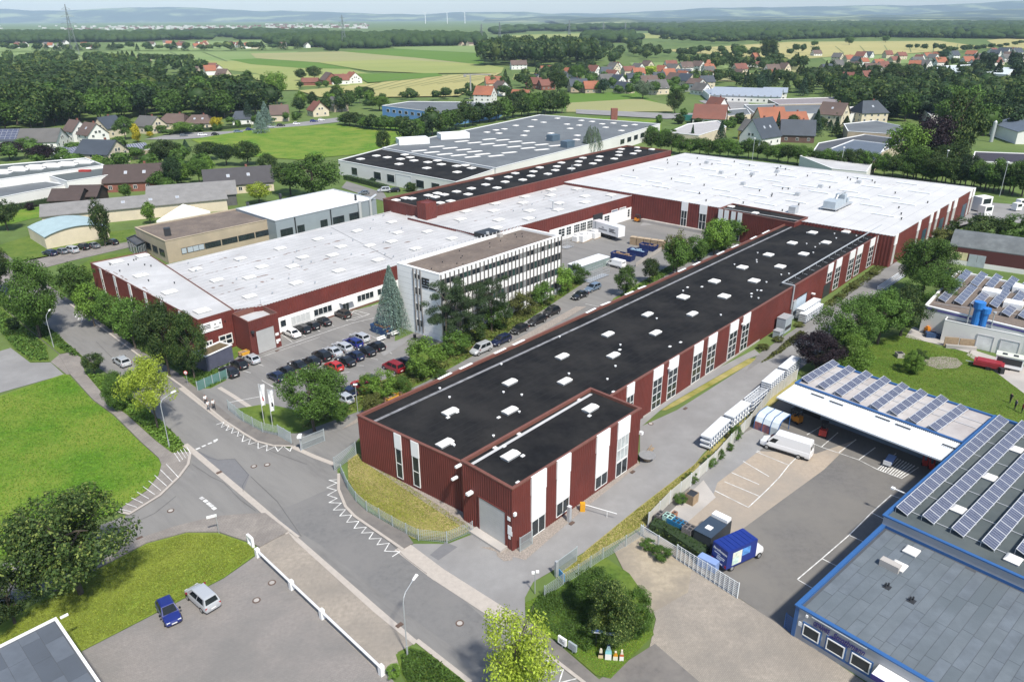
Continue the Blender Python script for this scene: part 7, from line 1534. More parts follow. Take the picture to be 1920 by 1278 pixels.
for k, x, y, c, l in (('hatch', 519,711, 'navy', 'navy hatchback at the gate end of the middle row'),('hatch', 537,701, 'black', 'black car second from the gate end'),('sedan', 559,690, 'black', 'black saloon half behind the ball tree'),('hatch', 585,682, 'black', 'black car with bright pillars behind the ball tree'),('suv', 604,672, 'black', 'black high hatchback left of the silver saloon'),('sedan', 624,664, 'silver', 'silver saloon in the middle row'),('estate', 642,655, 'silver', 'silver estate next to the silver saloon'),('estate', 662,647, 'blue', 'dark blue estate between two silver estates'),('estate', 675,637, 'silver', 'silver estate at the skip end of the middle row'),
        ('hatch', 627,692, 'red', 'bright red hatchback on the lot'),('sedan', 648,682, 'black', 'black saloon right of the red hatchback'),('hatch', 666,672, 'navy', 'navy hatchback right of the black saloon'),('sedan', 686,663, 'black', 'long black saloon near the benches'),('hatch', 706,654, 'black', 'round black car at the patio end'),('estate', 430,702, 'black', 'black estate behind the glass fence'),('hatch', 449,688, 'black', 'black hatchback left of the gate block'),('hatch', 472,678, 'silver', 'silver hatchback at the gate block corner'),
        ('mpv', 738,694, 'wine', 'wine red minivan among shrubs'),('hatch', 758,684, 'navy', 'dark car behind the red minivan'),('hatch', 677,728, 'red', 'red car half hidden by shrubs'),('hatch', 694,718, 'black', 'dark car beside the hidden red car'),('hatch', 651,740, 'navy', 'dark blue car behind the ball tree'),('hatch', 645,752, 'silver', 'silver car peeping from behind the ball tree')):
    car(k, x, y, HB if x < 735 else HB, c, l, G1)
for k, x, y, c, l in (('mpv', 902,660, 'silver', 'silver compact at the front of the row beside the office'),('estate', 939,643, 'navy', 'dark blue estate, second in the row beside the office'),('hatch', 974,622, 'black', 'black hatchback, third in the row beside the office'),('estate', 1006,606, 'black', 'black estate, fourth in the row beside the office'),('suv', 1033,590, 'black', 'black car, fifth in the row beside the office'),('sedan', 1087,558, 'black', 'black saloon before the last silver car'),('estate', 1111,544, 'cyan', 'silver blue estate at the far end of the office row')):
    car(k, x, y, HA, c, l, 'cars parked beside the office block')
car('estate', 229,682, HB, 'silver', 'silver estate car driving away on the road')
car('hatch', 318,1153, head(335,1183,305,1125), 'blue', 'small blue hatchback parked nose out by the lawn edge'); car('mpv', 381,1128, head(355,1105,400,1145), 'silver', 'silver compact parked at the lawn edge beside the blue car')
car('van', 1473,846, head(1432,834,1508,858), 'white', 'long white panel van in the store yard'); car('small_van', 1154,500, head(1132,495,1175,506), 'white', 'white van parked beside the blue skips'); car('small_van', 1210,411, head(1224,410,1196,411), 'white', 'white van at the inner yard corner')
for i, (x, y, c, l) in enumerate(((94,478, 'navy', 'leftmost dark car of the row by the cream shed'),(116,475, 'grey', 'second car of the row by the cream shed'),(135,473, 'silver', 'silver car of the row by the cream shed'),(156,467, 'black', 'black car of the row by the cream shed'),(175,464, 'grey', 'grey car fifth in the row by the cream shed'),(211,458, 'black', 'single black car left of the glass lobby'))): car(('estate', 'hatch', 'mpv', 'suv', 'sedan', 'hatch')[i], x, y, R(150), c, l, 'cars parked by the cream shed')
for i, (x, y, c) in enumerate(((345,256, 'grey'),(380,255, 'white'),(404,254, 'black'),(447,249, 'cyan'),(468,245, 'blue'),(488,243, 'black'),(508,240, 'silver'),(527,237, 'black'),(556,234, 'white'),(589,229, 'blue'),(603,227, 'white'))):
    car('estate' if i % 2 else 'hatch', x, y, R(14), c, f'{c} car, {("first", "second", "third", "fourth", "fifth", "sixth", "seventh", "eighth", "ninth", "tenth", "eleventh")[i]} from the left along the street of houses', 'cars along the street of houses')
car('mpv', 720,360, R(195), 'silver', 'silver van like car before the warehouse hedge'); car('estate', 738,360, R(200), 'black', 'black car right of the silver one at the warehouse'); car('hatch', 682,365, R(200), 'grey', 'grey car half hidden behind the white roof hall'); car('hatch', 158,560, HB, 'navy', 'dark blue car under the trees of the street wing')
# blue delivery truck
X = P(1380,1050); t = thing('delivery_truck', 'dark blue box delivery truck with white script at its rear', 'truck', (X.x, X.y, .02), head(1415,1030,1345,1062))
BX = mat('truck_blue', (.012,.03,.20),.35,.08,.6)
b = MB(); b.box(-2.7,1.7,-1.1,1.1,.62,2.95); b.build('box', BX, t, local=True); b = MB()
for i in range(7): b.box(-2.6+i*.62,-2.3+i*.62,-1.08,1.08,2.952,2.985)
b.build('roof_rib', BX, t, local=True)
b = MB(); b.box(-1.9,-.55,-1.125,-1.102,.85,2.5); b.build('poster', mat('poster', (.45,.62,.55),.5,.6,1.6, col2=(.78,.74,.60), scale2=.9), t, local=True)
b = MB(); b.box(-.5,.7,-1.12,-1.102,1.6,2.5); b.build('poster', mat('poster_blue', (.10,.28,.62),.5,.5,1.8), t, local=True)
b = MB(); section(b, [(3.25,.75,.4,.7,.85),(3.1,.92,.35,1.0,1.15),(2.6,1.0,.35,1.25,1.4),(1.72,1.0,.35,1.3,1.45)]); b.hexa([(2.7,1.0,1.3),(1.74,1.0,1.3),(1.74,-1.0,1.3),(2.7,-1.0,1.3),(2.0,.85,2.2),(1.74,.88,2.5),(1.74,-.88,2.5),(2.0,-.85,2.2)]); b.build('cab', PT['white'], t, local=True)
b = MB(); quad_panel(b, [(2.7,1.0,1.3),(2.7,-1.0,1.3),(2.0,-.85,2.2),(2.0,.85,2.2)], .06,.94,.1,.92); b.build('windscreen', CGL, t, local=True)
for x in (2.4,-1.7):
    for s in (-1,1):
        b = MB(); b.tube((x, s*.80,.37),(x, s*1.04,.37),.37,14); w_ = b.build('wheel', TYRE, t, local=True); b = MB(); b.tube((x, s*1.02,.37),(x, s*1.06,.37),.22,10); b.build('rim', RIM, w_, local=True)
def text_local(t, txt, size, M, m, sh=.3, bold=.01, name='lettering'):
    me = text_mesh(txt, size, .008, sh, bold); me.materials.clear(); me.materials.append(m); me.transform(M); return link(name, me, t)
MR = Matrix.Translation((-2.715,0,2.35)) @ Matrix(((0,0,-1,0),(-1,0,0,0),(0,1,0,0),(0,0,0,1)))
text_local(t, 'Strothmann', .42, MR, WPANEL)
b = MB(); 
for y0, y1, z in ((-.1,.75,1.86),(-.75,.3,1.62),(-.7,.35,1.42),(-.3,.4,1.25)): b.box(-2.72,-2.702, y0, y1, z, z+.09)
b.build('letter_line', WPANEL, t, local=True)
for y in (-.35,.35): b = MB(); b.box(-2.73,-2.70, y-.16, y+.16,.78,.90); b.build('number_plate', PLATE, t, local=True)
for s in (-1,1): b = MB(); b.box(-2.74,-2.70, s*.95-.1, s*.95+.1,.75,1.0); b.build('tail_light', TL, t, local=True)
b = MB(); b.box(-2.6,2.6,-.8,.8,.35,.61); b.build('chassis', BLK, t, local=True)
# white box trailer in the inner yard
X = P(1140,445); t = thing('box_trailer', 'white box trailer with dark lettering docked at the inner yard', 'trailer', (X.x, X.y, .02), head(1158,449,1115,436))
b = MB(); b.box(-5,5,-1.25,1.25,1.2,3.9); b.build('box', PT['white'], t, local=True); b = MB(); b.box(-4.6,2.0,-1.0,1.0,.55,1.19); b.build('chassis', BLK, t, local=True)
for x in (-3.6,-2.3,1.5):
    for s in (-1,1): b = MB(); b.tube((x, s*.85,.5),(x, s*1.2,.5),.5,12); b.build('wheel', TYRE, t, local=True)
b = MB(); b.box(-2.5,.8,-1.265,-1.252,2.0,2.42); b.box(-1.3,-.5,-1.265,-1.252,2.6,2.95); b.build('emblem', mat('grey_letter', (.25,.25,.26)), t, local=True)
b = MB()
for z, x1 in ((2.75,3.6),(2.4,3.3),(2.05,4.0)): b.box(1.5, x1,-1.266,-1.252, z, z+.22)
b.build('letter_line', BLACK, t, local=True)
b = MB(); b.box(-4.0,-3.6,-1.262,-1.251,1.2,3.9); b.build('seam', METAL, t, local=True)
# ================================================================ street furniture and small things
def fence(name, label, pl, h, m, bar=.2, post=2.5, vbar=None, solid=None, cat='fence', r=.012, pw=.05, world=None, inset=0):
    pts = world or pix(*pl); c = sum(pts, Vector())/len(pts); t = thing(name, label, cat, (c.x, c.y, 0)); ORG[t.name] = Vector((c.x, c.y, 0))
    for a, d in zip(pts[:-1], pts[1:]):
        L = (d-a).length; n = max(1, round(L/post))
        for i in range(n):
            p, q = a.lerp(d, i/n), a.lerp(d, (i+1)/n); b = MB(); b.box(-pw, pw, -pw, pw, -.05, h+.08, M=Matrix.Translation((p.x, p.y, 0)) @ Matrix.Rotation(math.atan2((q-p).y, (q-p).x),4, 'Z')); b.build('post', m, t)
            w_ = Wall(p, q); b = MB()
            if solid: w_.box(b, pw+.01, w_.L-pw-.01,.06, h, -.015,.015)
            else:
                k = int(h/bar)
                for j in range(k+1): z = .08+(h-.1)*j/k; w_.box(b, pw+.005, w_.L-pw-.005, z-r, z+r, -r, r)
                if vbar:
                    kk = max(1, int(w_.L/vbar))
                    for j in range(1, kk): s = w_.L*j/kk; w_.box(b, s-r, s+r, .06, h, r+.002, r*3)
            b.build('mesh_panel' if not solid else 'panel', solid or m, t)
    p = pts[-1]; b = MB(); b.box(p.x-pw, p.x+pw, p.y-pw, p.y+pw, -.05, h+.08); b.build('post', m, t); return t
FG = mat('fence_grey', (.40,.45,.46),.5,.05,1, metal=.2); FW = mat('fence_white', (.62,.65,.66),.5,.04,1); FS = mat('fence_slats', (.52,.50,.45),.7,.1,1.2, col2=(.42,.42,.37), scale2=.4)
fence('mesh_fence', 'curved grey mesh fence at the car park entrance below the flags', [(429,768),(457,791),(493,811),(523,818)], 1.7, FG, .2,2.5,.25, r=.014)
fence('sliding_gate', 'grey barred gate leaf at the end of the curved entrance fence', [(523,818),(547,832)], 1.9, FG, .9,2.0,.12, cat='gate', r=.02)
fence('swing_gate', 'opened grey gate leaf beside the alarm post at the side drive', [(567,843),(609,826)], 1.9, FG, .9,9,.16, cat='gate', r=.025)
fence('swing_gate', 'opened grey gate leaf at the corner of the dry lawn', [(628,882),(668,852)], 2.0, FG, .25,9,.2, cat='gate', r=.018)
fence('mesh_fence', 'long grey mesh fence around the dry lawn in front of the annex', [(640,889),(653,919),(668,941),(688,959),(736,987),(762,1001),(785,1012),(838,1017),(886,997)], 1.5, FG, .2,2.5,.25, r=.012)
fence('glass_fence', 'green tinted glass fence panel row at the car park entrance', [(371,733),(427,709)], 1.7, FG, .2,1.6, solid=mat('tinted_fence', (.10,.20,.18),.15,.15,1, spec=.6))
fence('mesh_fence', 'mesh fence along the alley verge past the big bushes', [(1021,1120),(1056,1096),(1084,1079),(1130,1048),(1173,1024),(1205,1004)], 1.5, FG, .2,2.6,.25, r=.011)
fence('sliding_gate', 'grey alley gate leaf with a blue board at its post', [(1043,1079),(1081,1051)], 1.9, FG, .9,9,.13, cat='gate', r=.022); fence('sliding_gate', 'grey gate leaf standing against the annex corner', [(975,1034),(998,1019)], 1.9, FG, .9,9,.13, cat='gate', r=.022)
fence('mesh_fence', 'low white barred fence by the hedge at the store yard corner', [(1201,1004),(1268,1046)], 1.5, FW, .25,2.2, None, r=.03)
fence('sliding_gate', 'long white barred sliding gate of the store yard', [(1268,1048),(1382,1121)], 1.95, FW, .22,4.2,.5, cat='gate', r=.026)
fence('swing_gate', 'short blue gate leaf at the corner of the store', [(1470,1176),(1484,1187)], 1.8, BLUE, .22,9, None, cat='gate', r=.03)
fence('slat_fence', 'pale slatted fence between alley and store yard', [(1215,986),(1255,944),(1294,911),(1339,870),(1369,836),(1406,798),(1444,748),(1493,711)], 1.9, FW, .2,2.6, solid=FS)
def lamp(x, y, h, ax, ay, label, arm=2.0):
    X = P(x, y); t = thing('street_lamp', label, 'street lamp', X); d = P(ax, ay, h)-X; d.z = 0; d.normalize(); b = MB(); b.tube((0,0,0),(0,0,1.2),.09,8); b.tube((0,0,1.2),(0,0, h-1.1),.06,8); b.path([Vector((0,0, h-1.1)), d*.15+Vector((0,0, h-.6)), d*.5+Vector((0,0, h-.25)), d*arm+Vector((0,0, h))], .045,6); b.build('pole', METAL, t, local=True)
    b = MB(); M = Matrix.Translation(d*arm+Vector((0,0, h))) @ Matrix.Rotation(math.atan2(d.y, d.x),4, 'Z'); b.hexa([M @ Vector(v) for v in ((-.1,-.10,-.05),(.75,-.14,-.05),(.75,.14,-.05),(-.1,.10,-.05),(0,-.06,.1),(.65,-.1,.12),(.65,.1,.12),(0,.06,.1))]); b.build('lamp_head', WPANEL, t, local=True)
lamp(764,1228,7.4,790,1066, 'tall street lamp at the bottom by the green verge'); lamp(101,651,6.4,112,562, 'street lamp on the upper left verge'); lamp(318,838,7.6,340,727, 'street lamp at the tip of the verge by the airy lime tree')
def post(name, x, y, h, label, cat, r=.05, top=None):
    X = P(x, y); t = thing(name, label, cat, X); b = MB(); b.tube((0,0,0),(0,0, h), r, 8); b.build('pole', METAL, t, local=True)
    if top: b = MB(); top(b, h); b.build('head', WPANEL, t, local=True)
    return t
post('lamp_post', 671,772,4.6, 'slim lamp with a flat head between ball tree and hall', 'lamp', .05, lambda b, h: b.box(-.3,.3,-.2,.2, h, h+.12))
for x, y, h, l in ((1410,302,9, 'left floodlight mast on the hedge behind the white hall'),(1575,322,9, 'middle floodlight mast on the hedge behind the white hall'),(1765,342,11, 'right floodlight mast on the hedge behind the white hall'),(1874,368,11, 'last mast beside the loading area at the right')): post('light_mast', x, y, h, l, 'mast', .10, lambda b, h: b.box(-.3,.3,-.3,.3, h, h+.3))
t = post('street_sign', 411,1000,2.7, 'street name sign on a thin dark post by the side street', 'sign', .035); b = MB(); b.box(-1.0,.1,-.02,.02,2.4,2.75, M=Matrix.Rotation(R(25),4, 'Z')); b.build('plate', WPANEL, t, local=True)
t = post('traffic_sign', 353,724,2.6, 'round red rimmed traffic sign beside the glass fence', 'sign', .03); b = MB(); b.tube((0,-.03,2.5),(0,.0,2.5),.34,18); b.build('rim', mat('sign_red', (.42,.02,.02),.5), t, local=True); b = MB(); b.tube((0,-.05,2.5),(0,-.031,2.5),.24,18); b.build('plate', WPANEL, t, local=True); b = MB(); b.box(-.13,-.03,-.06,-.051,2.44,2.58); b.box(.03,.13,-.06,-.051,2.44,2.58); b.build('symbol', BLACK, t, local=True)
def flag(x, y, h, label, acc):
    X = P(x, y); t = thing('flag_pole', label, 'flag', X); b = MB(); b.tube((0,0,0),(0,0, h),.05,8); b.tube((0,0, h-.05),(.75,0, h-.05),.02,5); b.build('pole', ALU, t, local=True); b = MB(); n = 10
    for j in range(n):
        z0, z1 = h-.1-3.4*j/n, h-.1-3.4*(j+1)/n
        for i in range(4):
            f = lambda u, z: (.06+u*.19*(1-.28*(h-z)/3.4)*4/4*1.0+.05*math.sin(z*2.1),.16*math.sin(u*1.6+z*1.3), z)
            b.face([f(i, z1), f(i+1, z1), f(i+1, z0), f(i, z0)], 1 if (j in (6,7) and i in (1,2)) else 0)
    b.build('cloth', [mat('flag_white', (.78,.78,.78),.7), acc], t, local=True)
flag(496,797,6.8, 'left white flag with a red mark on a tall pole', mat('flag_red', (.45,.03,.03),.7)); flag(512,803,6.4, 'right white flag with a dark mark on a tall pole', BLACK)
# barrier boom at the alley, long white barrier of the car park
X = P(1092,957); t = thing('boom_barrier', 'yellow barrier post with a thin white boom across the alley', 'barrier', X); b = MB(); b.box(-.3,.3,-.25,.25,0,1.15); b.build('housing', mat('signal_yellow', (.62,.30,.015),.5,.05,1), t, local=True); E_ = P(1156,975)-X; u_ = E_.normalized(); b = MB(); b.tube((0,0,1.0), E_+Vector((0,0,.95)),.045,6); b.tube(E_*.72, E_*.72+Vector((0,0,.95)),.03,5); b.build('boom', WPANEL, t, local=True)
p_, q_ = P(484,1043), P(716,1264); t = thing('lot_barrier', 'long white pipe barrier on stubby white posts along the car park', 'barrier', p_); d = q_-p_; L = d.length; d.normalize(); a = math.atan2(d.y, d.x)
b = MB(); b.tube(d*.3+Vector((0,0,.85)), d*(L-.4)+Vector((0,0,.85)),.13,8); b.build('rail', mat('barrier_white', (.70,.70,.70),.5,.06,1), t, local=True)
for s in (0,.315,.57,1): b = MB(); b.box(-.24,.24,-.22,.22,0,1.1, M=Matrix.Translation(d*(L*s)) @ Matrix.Rotation(a, 4, 'Z')); b.build('post', WPANEL, t, local=True)
X = P(471,1022); t = thing('frame_stand', 'white upright frame at the upper end of the pipe barrier', 'stand', X, a); b = MB(); b.box(-.6,-.36,-.15,.15,0,1.3); b.box(.36,.6,-.15,.15,0,1.3); b.box(-.36,.36,-.15,.15,1.05,1.3); b.box(-.36,.36,-.15,.15,0,.25); b.build('frame', WPANEL, t, local=True)
# signs at the store entrance
def board(x, y, wd, ht, z, label, mk, rz=None):
    X = P(x, y); rz = R(-43) if rz is None else rz; t = thing('sign_board', label, 'sign', X, rz); b = MB(); b.tube((0,.05,0),(0,.05, z+.1),.08,6); b.build('post', METAL, t, local=True); b = MB(); b.box(-wd/2, wd/2,-.1,.1, z, z+ht); b.build('panel', mk[0], t, local=True); b = MB()
    for i in range(3): b.box(-wd*.30, wd*(.30 if i < 2 else .1),-.112,-.102, z+ht*(.25+.2*i), z+ht*(.33+.2*i))
    b.build('letter_line', mk[1], t, local=True)
board(1054,1214,.95,.8,.5, 'white company sign board with dark lines by the pavement', (WPANEL, BLACK)); board(1073,1224,.95,.8,.45, 'grey sign board standing right of the white one', (mat('grey_board', (.30,.34,.36),.5), mat('grey_letter', (.25,.25,.26))))
X = P(1135,1215); t = thing('store_banner', 'wavy blue and white store banner on posts above the bottle signs', 'sign', X, R(-8)); b = MB()
for x in (-.9,.95): b.tube((x, .1,0),(x, .1,1.85),.04,6)
b.build('post', DARK, t, local=True); b = MB(); pts = [(-1.35+.29*i, 1.98+.08*math.sin(i*.9)-.012*i) for i in range(10)]
for (xa, za),(xb, zb) in zip(pts[:-1], pts[1:]): b.hexa([(xa, -.06, za-.13),(xb, -.06, zb-.13),(xb, .06, zb-.13),(xa, .06, za-.13),(xa, -.06, za+.13),(xb, -.06, zb+.13),(xb, .06, zb+.13),(xa, .06, za+.13)])
b.build('panel', mat('banner_blue', (.10,.17,.42),.5,.2,3), t, local=True)
text_local(t, 'Getränke  Strothmann', .26, Matrix.Translation((-.05,-.075,1.93)) @ Matrix.Rotation(R(90),4, 'X'), WPANEL, .2)
def bottle(x, y, h, rad, prof, cols, label):
    X = P(x, y); t = thing('bottle_sign', label, 'sign', X, R(-5)); 
    out = [(-r*rad, z*h) for r, z in prof]+[(r*rad, z*h) for r, z in reversed(prof)]; b = MB()
    def cut(z0, z1, nm, m, d0, d1):
        zs = [z0]+[z for _, z in prof if z0 < z < z1]+[z1]; rr = lambda z: next((a[0]+(c[0]-a[0])*(z-a[1])/(c[1]-a[1]) for a, c in zip(prof[:-1], prof[1:]) if a[1] <= z <= c[1] and c[1] > a[1]), prof[-1][0]); b = MB()
        for a, c in zip(zs[:-1], zs[1:]):
            ra, rc = rr(a+1e-6)*rad, rr(c-1e-6)*rad; b.hexa([(-ra, d0, a*h),(ra, d0, a*h),(ra, d1, a*h),(-ra, d1, a*h),(-rc, d0, c*h),(rc, d0, c*h),(rc, d1, c*h),(-rc, d1, c*h)])
        b.build(nm, m, t, local=True)
    for (z0, z1, nm, m) in cols: cut(z0, z1, nm, m, -.09,.09)
BP = [(1,0),(1,.52),(.45,.80),(.42,1.0)]; cm = lambda n, c: mat(n, c, .5,.06,2); LW2 = cm('label_white', (.72,.70,.68))
bottle(1126,1233,1.15,.22, [(1,0),(1,.45),(.6,.62),(.66,.85),(.3,1.0)], [(0,.40, 'label', cm('label_cream', (.60,.48,.28))),(.40,.62, 'glass', cm('bottle_black', (.03,.02,.02))),(.62,1, 'cap', cm('cap_cream', (.62,.56,.44)))], 'dark bottle sign with a pale round top, first on the left')
bottle(1140,1236,1.9,.29, BP, [(0,.40, 'label', LW2),(.40,.68, 'glass', cm('water_blue', (.25,.55,.60))),(.68,.93, 'neck', cm('pale_glass', (.55,.70,.72))),(.93,1, 'cap', cm('cap_navy', (.02,.03,.12)))], 'tallest bottle sign, pale blue water bottle')
bottle(1153.5,1237,1.08,.22, BP, [(0,.50, 'label', cm('label_cream2', (.66,.62,.50))),(.50,.92, 'glass', cm('juice_orange', (.60,.27,.02))),(.92,1, 'cap', cm('cap_cream', (.62,.56,.44)))], 'short orange juice bottle sign'); bottle(1165,1238,1.32,.19, BP, [(0,.46, 'label', LW2),(.46,.66, 'glass', cm('juice_red', (.50,.11,.03))),(.66,1, 'neck', cm('label_cream2', (.66,.62,.50)))], 'narrow red juice bottle sign at the right end')
# containers, crates and equipment
def boxes(name, label, cat, x, y, parts, rz=0, group=None):
    X = P(x, y); t = thing(name, label, cat, (X.x, X.y, .02), rz, group)
    for nm, m, bl in parts:
        b = MB()
        for q in bl: b.box(*q)
        b.build(nm, m, t, local=True)
    return t
boxes('cooling_trailer', 'black refrigerated trailer with a white roof unit', 'trailer', 1333,1016, [('box', mat('anthracite', (.035,.04,.045),.5,.08,1), [(-2.2,2.2,-1.1,1.1,.35,2.35)]),('roof', mat('dark_blue_roof', (.035,.055,.085),.5,.1,1), [(-2.25,1.2,-1.13,1.13,2.35,2.42)]),('cooling_unit', WPANEL, [(1.3,2.2,-1.0,1.0,2.35,2.75)]),('roof_hatch', WPANEL, [(-1.2,-.5,-.35,.35,2.42,2.52)]),('wheel', TYRE, [(-.6,.6,-1.15,-.9,0,.6),(-.6,.6,.9,1.15,0,.6)])], head(1350,1000,1315,1030))
def crates(x, y, nx, ny, nz, s, m, label, rz=A_ANG):
    X = P(x, y); t = thing('crate_stack', label, 'crates', (X.x, X.y, .03), rz); b = MB(); b.box(-s[0]/2+.03, s[0]/2-.03,-s[1]/2+.03, s[1]/2-.03,0, s[2]-.05,1)
    me = b.mesh('crate', [m, DARK]); 
    for q in ((-s[0]/2+.02, s[0]/2-.02,-s[1]/2+.02,-s[1]/2+.04), ): pass
    b = MB(); a, c, h = s[0]/2-.015, s[1]/2-.015, s[2]-.02
    for z0, z1 in ((0, h*.35),(h*.7, h)): b.box(-a, a, -c, -c+.04, z0, z1); b.box(-a, a, c-.04, c, z0, z1); b.box(-a, -a+.04,-c+.04, c-.04, z0, z1); b.box(a-.04, a, -c+.04, c-.04, z0, z1)
    b.box(-a+.04, a-.04,-c+.04, c-.04,0, h*.55,1); me = b.mesh('crate', [m, DARK])
    for i in range(nx):
        for j in range(ny):
            for k in range(nz): o = link('crate', me, t); o.location = ((i-(nx-1)/2)*s[0], (j-(ny-1)/2)*s[1], k*s[2])
crates(1239,983,2,2,7,(.62,.6,.22), mat('crate_grey', (.20,.18,.17),.7,.2,2), 'grey stack of crates, leftmost at the store yard hedge'); crates(1252,991,2,2,8,(.5,.6,.24), mat('crate_mint', (.45,.66,.58),.6,.1,2), 'mint green stack of bottle crates'); crates(1268,999,2,4,7,(.55,.55,.26), mat('crate_blue', (.02,.16,.32),.6,.15,2), 'blue block of bottle crates in the middle'); crates(1289,1013,2,2,9,(.62,.6,.22), mat('crate_grey', (.20,.18,.17)), 'tall grey crate stack at the right end'); crates(1262,977,2,1,5,(.5,.55,.25), mat('crate_brown', (.32,.15,.08),.7,.2,2), 'small brown and white crate pile at the back'); crates(1296,941,1,1,9,(1.4,1.2,.15), WOOD, 'stack of wooden pallets by the plant fence')
boxes('waste_bin', 'light blue waste bin behind the white gate', 'bin', 1327,1062, [('bin', mat('pale_blue_bin', (.22,.32,.58),.5,.1,1), [(-1.1,1.1,-.5,.5,0,1.1)])], R(-43))
# rack stacks along the alley
BLUEF = mat('rack_blue', (.05,.10,.20),.6,.15,1); RACKW = mat('rack_white', (.66,.68,.70),.5,.06,1)
def rack(x0, y0, x1, y1, n, h, label, open_=False):
    a, c = P(x0, y0), P(x1, y1); d = c-a; L = d.length; t = thing('rack_stack', label, 'racks', (a+c)/2, math.atan2(d.y, d.x)); W_ = .75
    for k in range(n):
        z = .25+k*h; b = MB()
        if open_: 
            b.box(-L/2+.1, L/2-.1,-W_, -W_+.08, z, z+h*.3); b.box(-L/2+.1, L/2-.1, W_-.08, W_, z, z+h*.3)
            for i in range(int(L/.7)): b.box(-L/2+.1+i*.7,-L/2+.18+i*.7,-W_+.08, W_-.08, z, z+.08)
        else: b.box(-L/2+.1, L/2-.1,-W_, W_, z+h*.22, z+h*.56); b.box(-L/2+.2, L/2-.2,-W_+.15, W_-.15, z+h*.56, z+h*.62)
        b.build('tray', RACKW, t, local=True); b = MB(); m = int(L/.75)
        for i in range(m):
            x = -L/2+.25+i*(L-.5)/max(1, m-1)
            for s in (-1,1): b.box(x-.05, x+.05, s*W_-.06, s*W_+.06, z-h*.38, z+h*.21)
        tag(b.build('foot', BLUEF, t, local=True), kind='stuff')
rack(1320,843,1359,806,3,.72, 'nearest stack of white racks on the alley edge'); rack(1363,803,1397,775,3,.72, 'second stack of white racks on the alley edge'); rack(1400,772,1430,747,4,.55, 'open framed stack of racks, third on the alley edge', True); rack(1432,745,1460,720,7,.36, 'blue footed stack of racks, fourth on the alley edge'); rack(1463,717,1490,694,6,.42, 'last stack of racks beside the copper beech')
rack(1497,600,1530,578,6,.36, 'blue and white stack of racks at the hall door'); rack(1650,545,1690,518,2,.4, 'flat row of racks at the far end of the alley', True); rack(1502,606,1535,584,5,.36, 'front stack of racks at the hall door')
for x, y, s, l in ((1458,632,(1.7,1.3,1.4), 'low grey air unit at the wall of the long hall'),(1468,620,(3.0,1.7,2.9), 'tall grey air unit at the wall of the long hall'),(1481,597,(1.4,1.2,3.8), 'slim grey air unit under the roof pipe')): boxes('air_unit', l, 'air unit', x, y, [('housing', mat('plant_grey', (.36,.41,.45)), [(-s[0]/2, s[0]/2,-s[1]/2, s[1]/2,0, s[2])]),('grille', DARK, [(-s[0]/2+.2, s[0]/2-.2,-s[1]/2-.02,-s[1]/2-.003, s[2]*.2, s[2]*.45)]),('cover', METAL, [(-s[0]/2-.05, s[0]/2+.05,-s[1]/2-.05, s[1]/2+.05, s[2]+.003, s[2]+.09)])], A_ANG)
# arched glass shelter
a, c = P(1413,803), P(1457,820); d = (c-a); L = d.length; t = thing('glass_shelter', 'arched glass trolley shelter with blue ribs and red advert', 'shelter', (a+c)/2, math.atan2(d.y, d.x)); GL2 = mat('cloudy_acrylic', (.55,.60,.62),.15,.15,1, spec=.6)
arc = [(0,0),(0,1.3),(.35,2.0),(1.1,2.4),(3.4,2.4)]; b = MB()
for i in range(4):
    x = -L/2+L*i/3
    for (y0, z0),(y1, z1) in zip(arc[:-1], arc[1:]): b.tube((x, y0, z0),(x, y1, z1),.06,5)
    b.tube((x, 3.4,0),(x, 3.4,2.4),.06,5)
b.build('rib', BLUE, t, local=True)
for i in range(3):
    x0, x1 = -L/2+L*i/3+.07,-L/2+L*(i+1)/3-.07
    for k, ((y0, z0),(y1, z1)) in enumerate(zip(arc[:-1], arc[1:])):
        b = MB(); b.face([(x0, y0, z0),(x1, y0, z0),(x1, y1, z1),(x0, y1, z1)]); b.build('pane', (mat('advert_red', (.42,.12,.07),.4,.3,1.5, col2=(.03,.06,.14), scale2=.6) if k == 0 and i < 2 else GL2), t, local=True)
def forklift(x, y, rz, m, label):
    boxes('forklift', label, 'forklift', x, y, [('body', m, [(-1.0,.5,-.5,.5,.3,.95),(-1.0,-.4,-.5,.5,.95,1.2)]),('mast', DARK, [(.6,.7,-.4,-.3,.1,2.0),(.6,.7,.3,.4,.1,2.0),(.6,.7,-.3,.3,1.2,1.3)]),('fork', DARK, [(.7,1.7,-.3,-.2,.1,.16),(.7,1.7,.2,.3,.1,.16)]),('seat', BLK, [(-.35,.1,-.25,.25,.95,1.1),(-.40,-.30,-.25,.25,1.2,1.5)]),('guard', DARK, [(-.8,-.72,-.45,-.37,1.2,2.1),(-.8,-.72,.37,.45,1.2,2.1),(.4,.48,-.45,-.37,.95,2.1),(.4,.48,.37,.45,.95,2.1),(-.8,.48,-.45,.45,2.1,2.15)]),('wheel', TYRE, [(-.9,-.5,-.55,-.4,0,.4),(-.9,-.5,.4,.55,0,.4),(.2,.65,-.55,-.4,0,.5),(.2,.65,.4,.55,0,.5)])], rz)
OR = mat('machine_orange', (.55,.20,.015),.5,.08,1); forklift(1490,790, R(120), OR, 'orange forklift under the left end of the canopy'); forklift(1196,416, R(-30), OR, 'orange forklift by the white van in the inner yard'); forklift(1543,815, R(60), mat('machine_red', (.45,.04,.03),.5,.1,1), 'red and yellow forklift parked in a canopy bay')
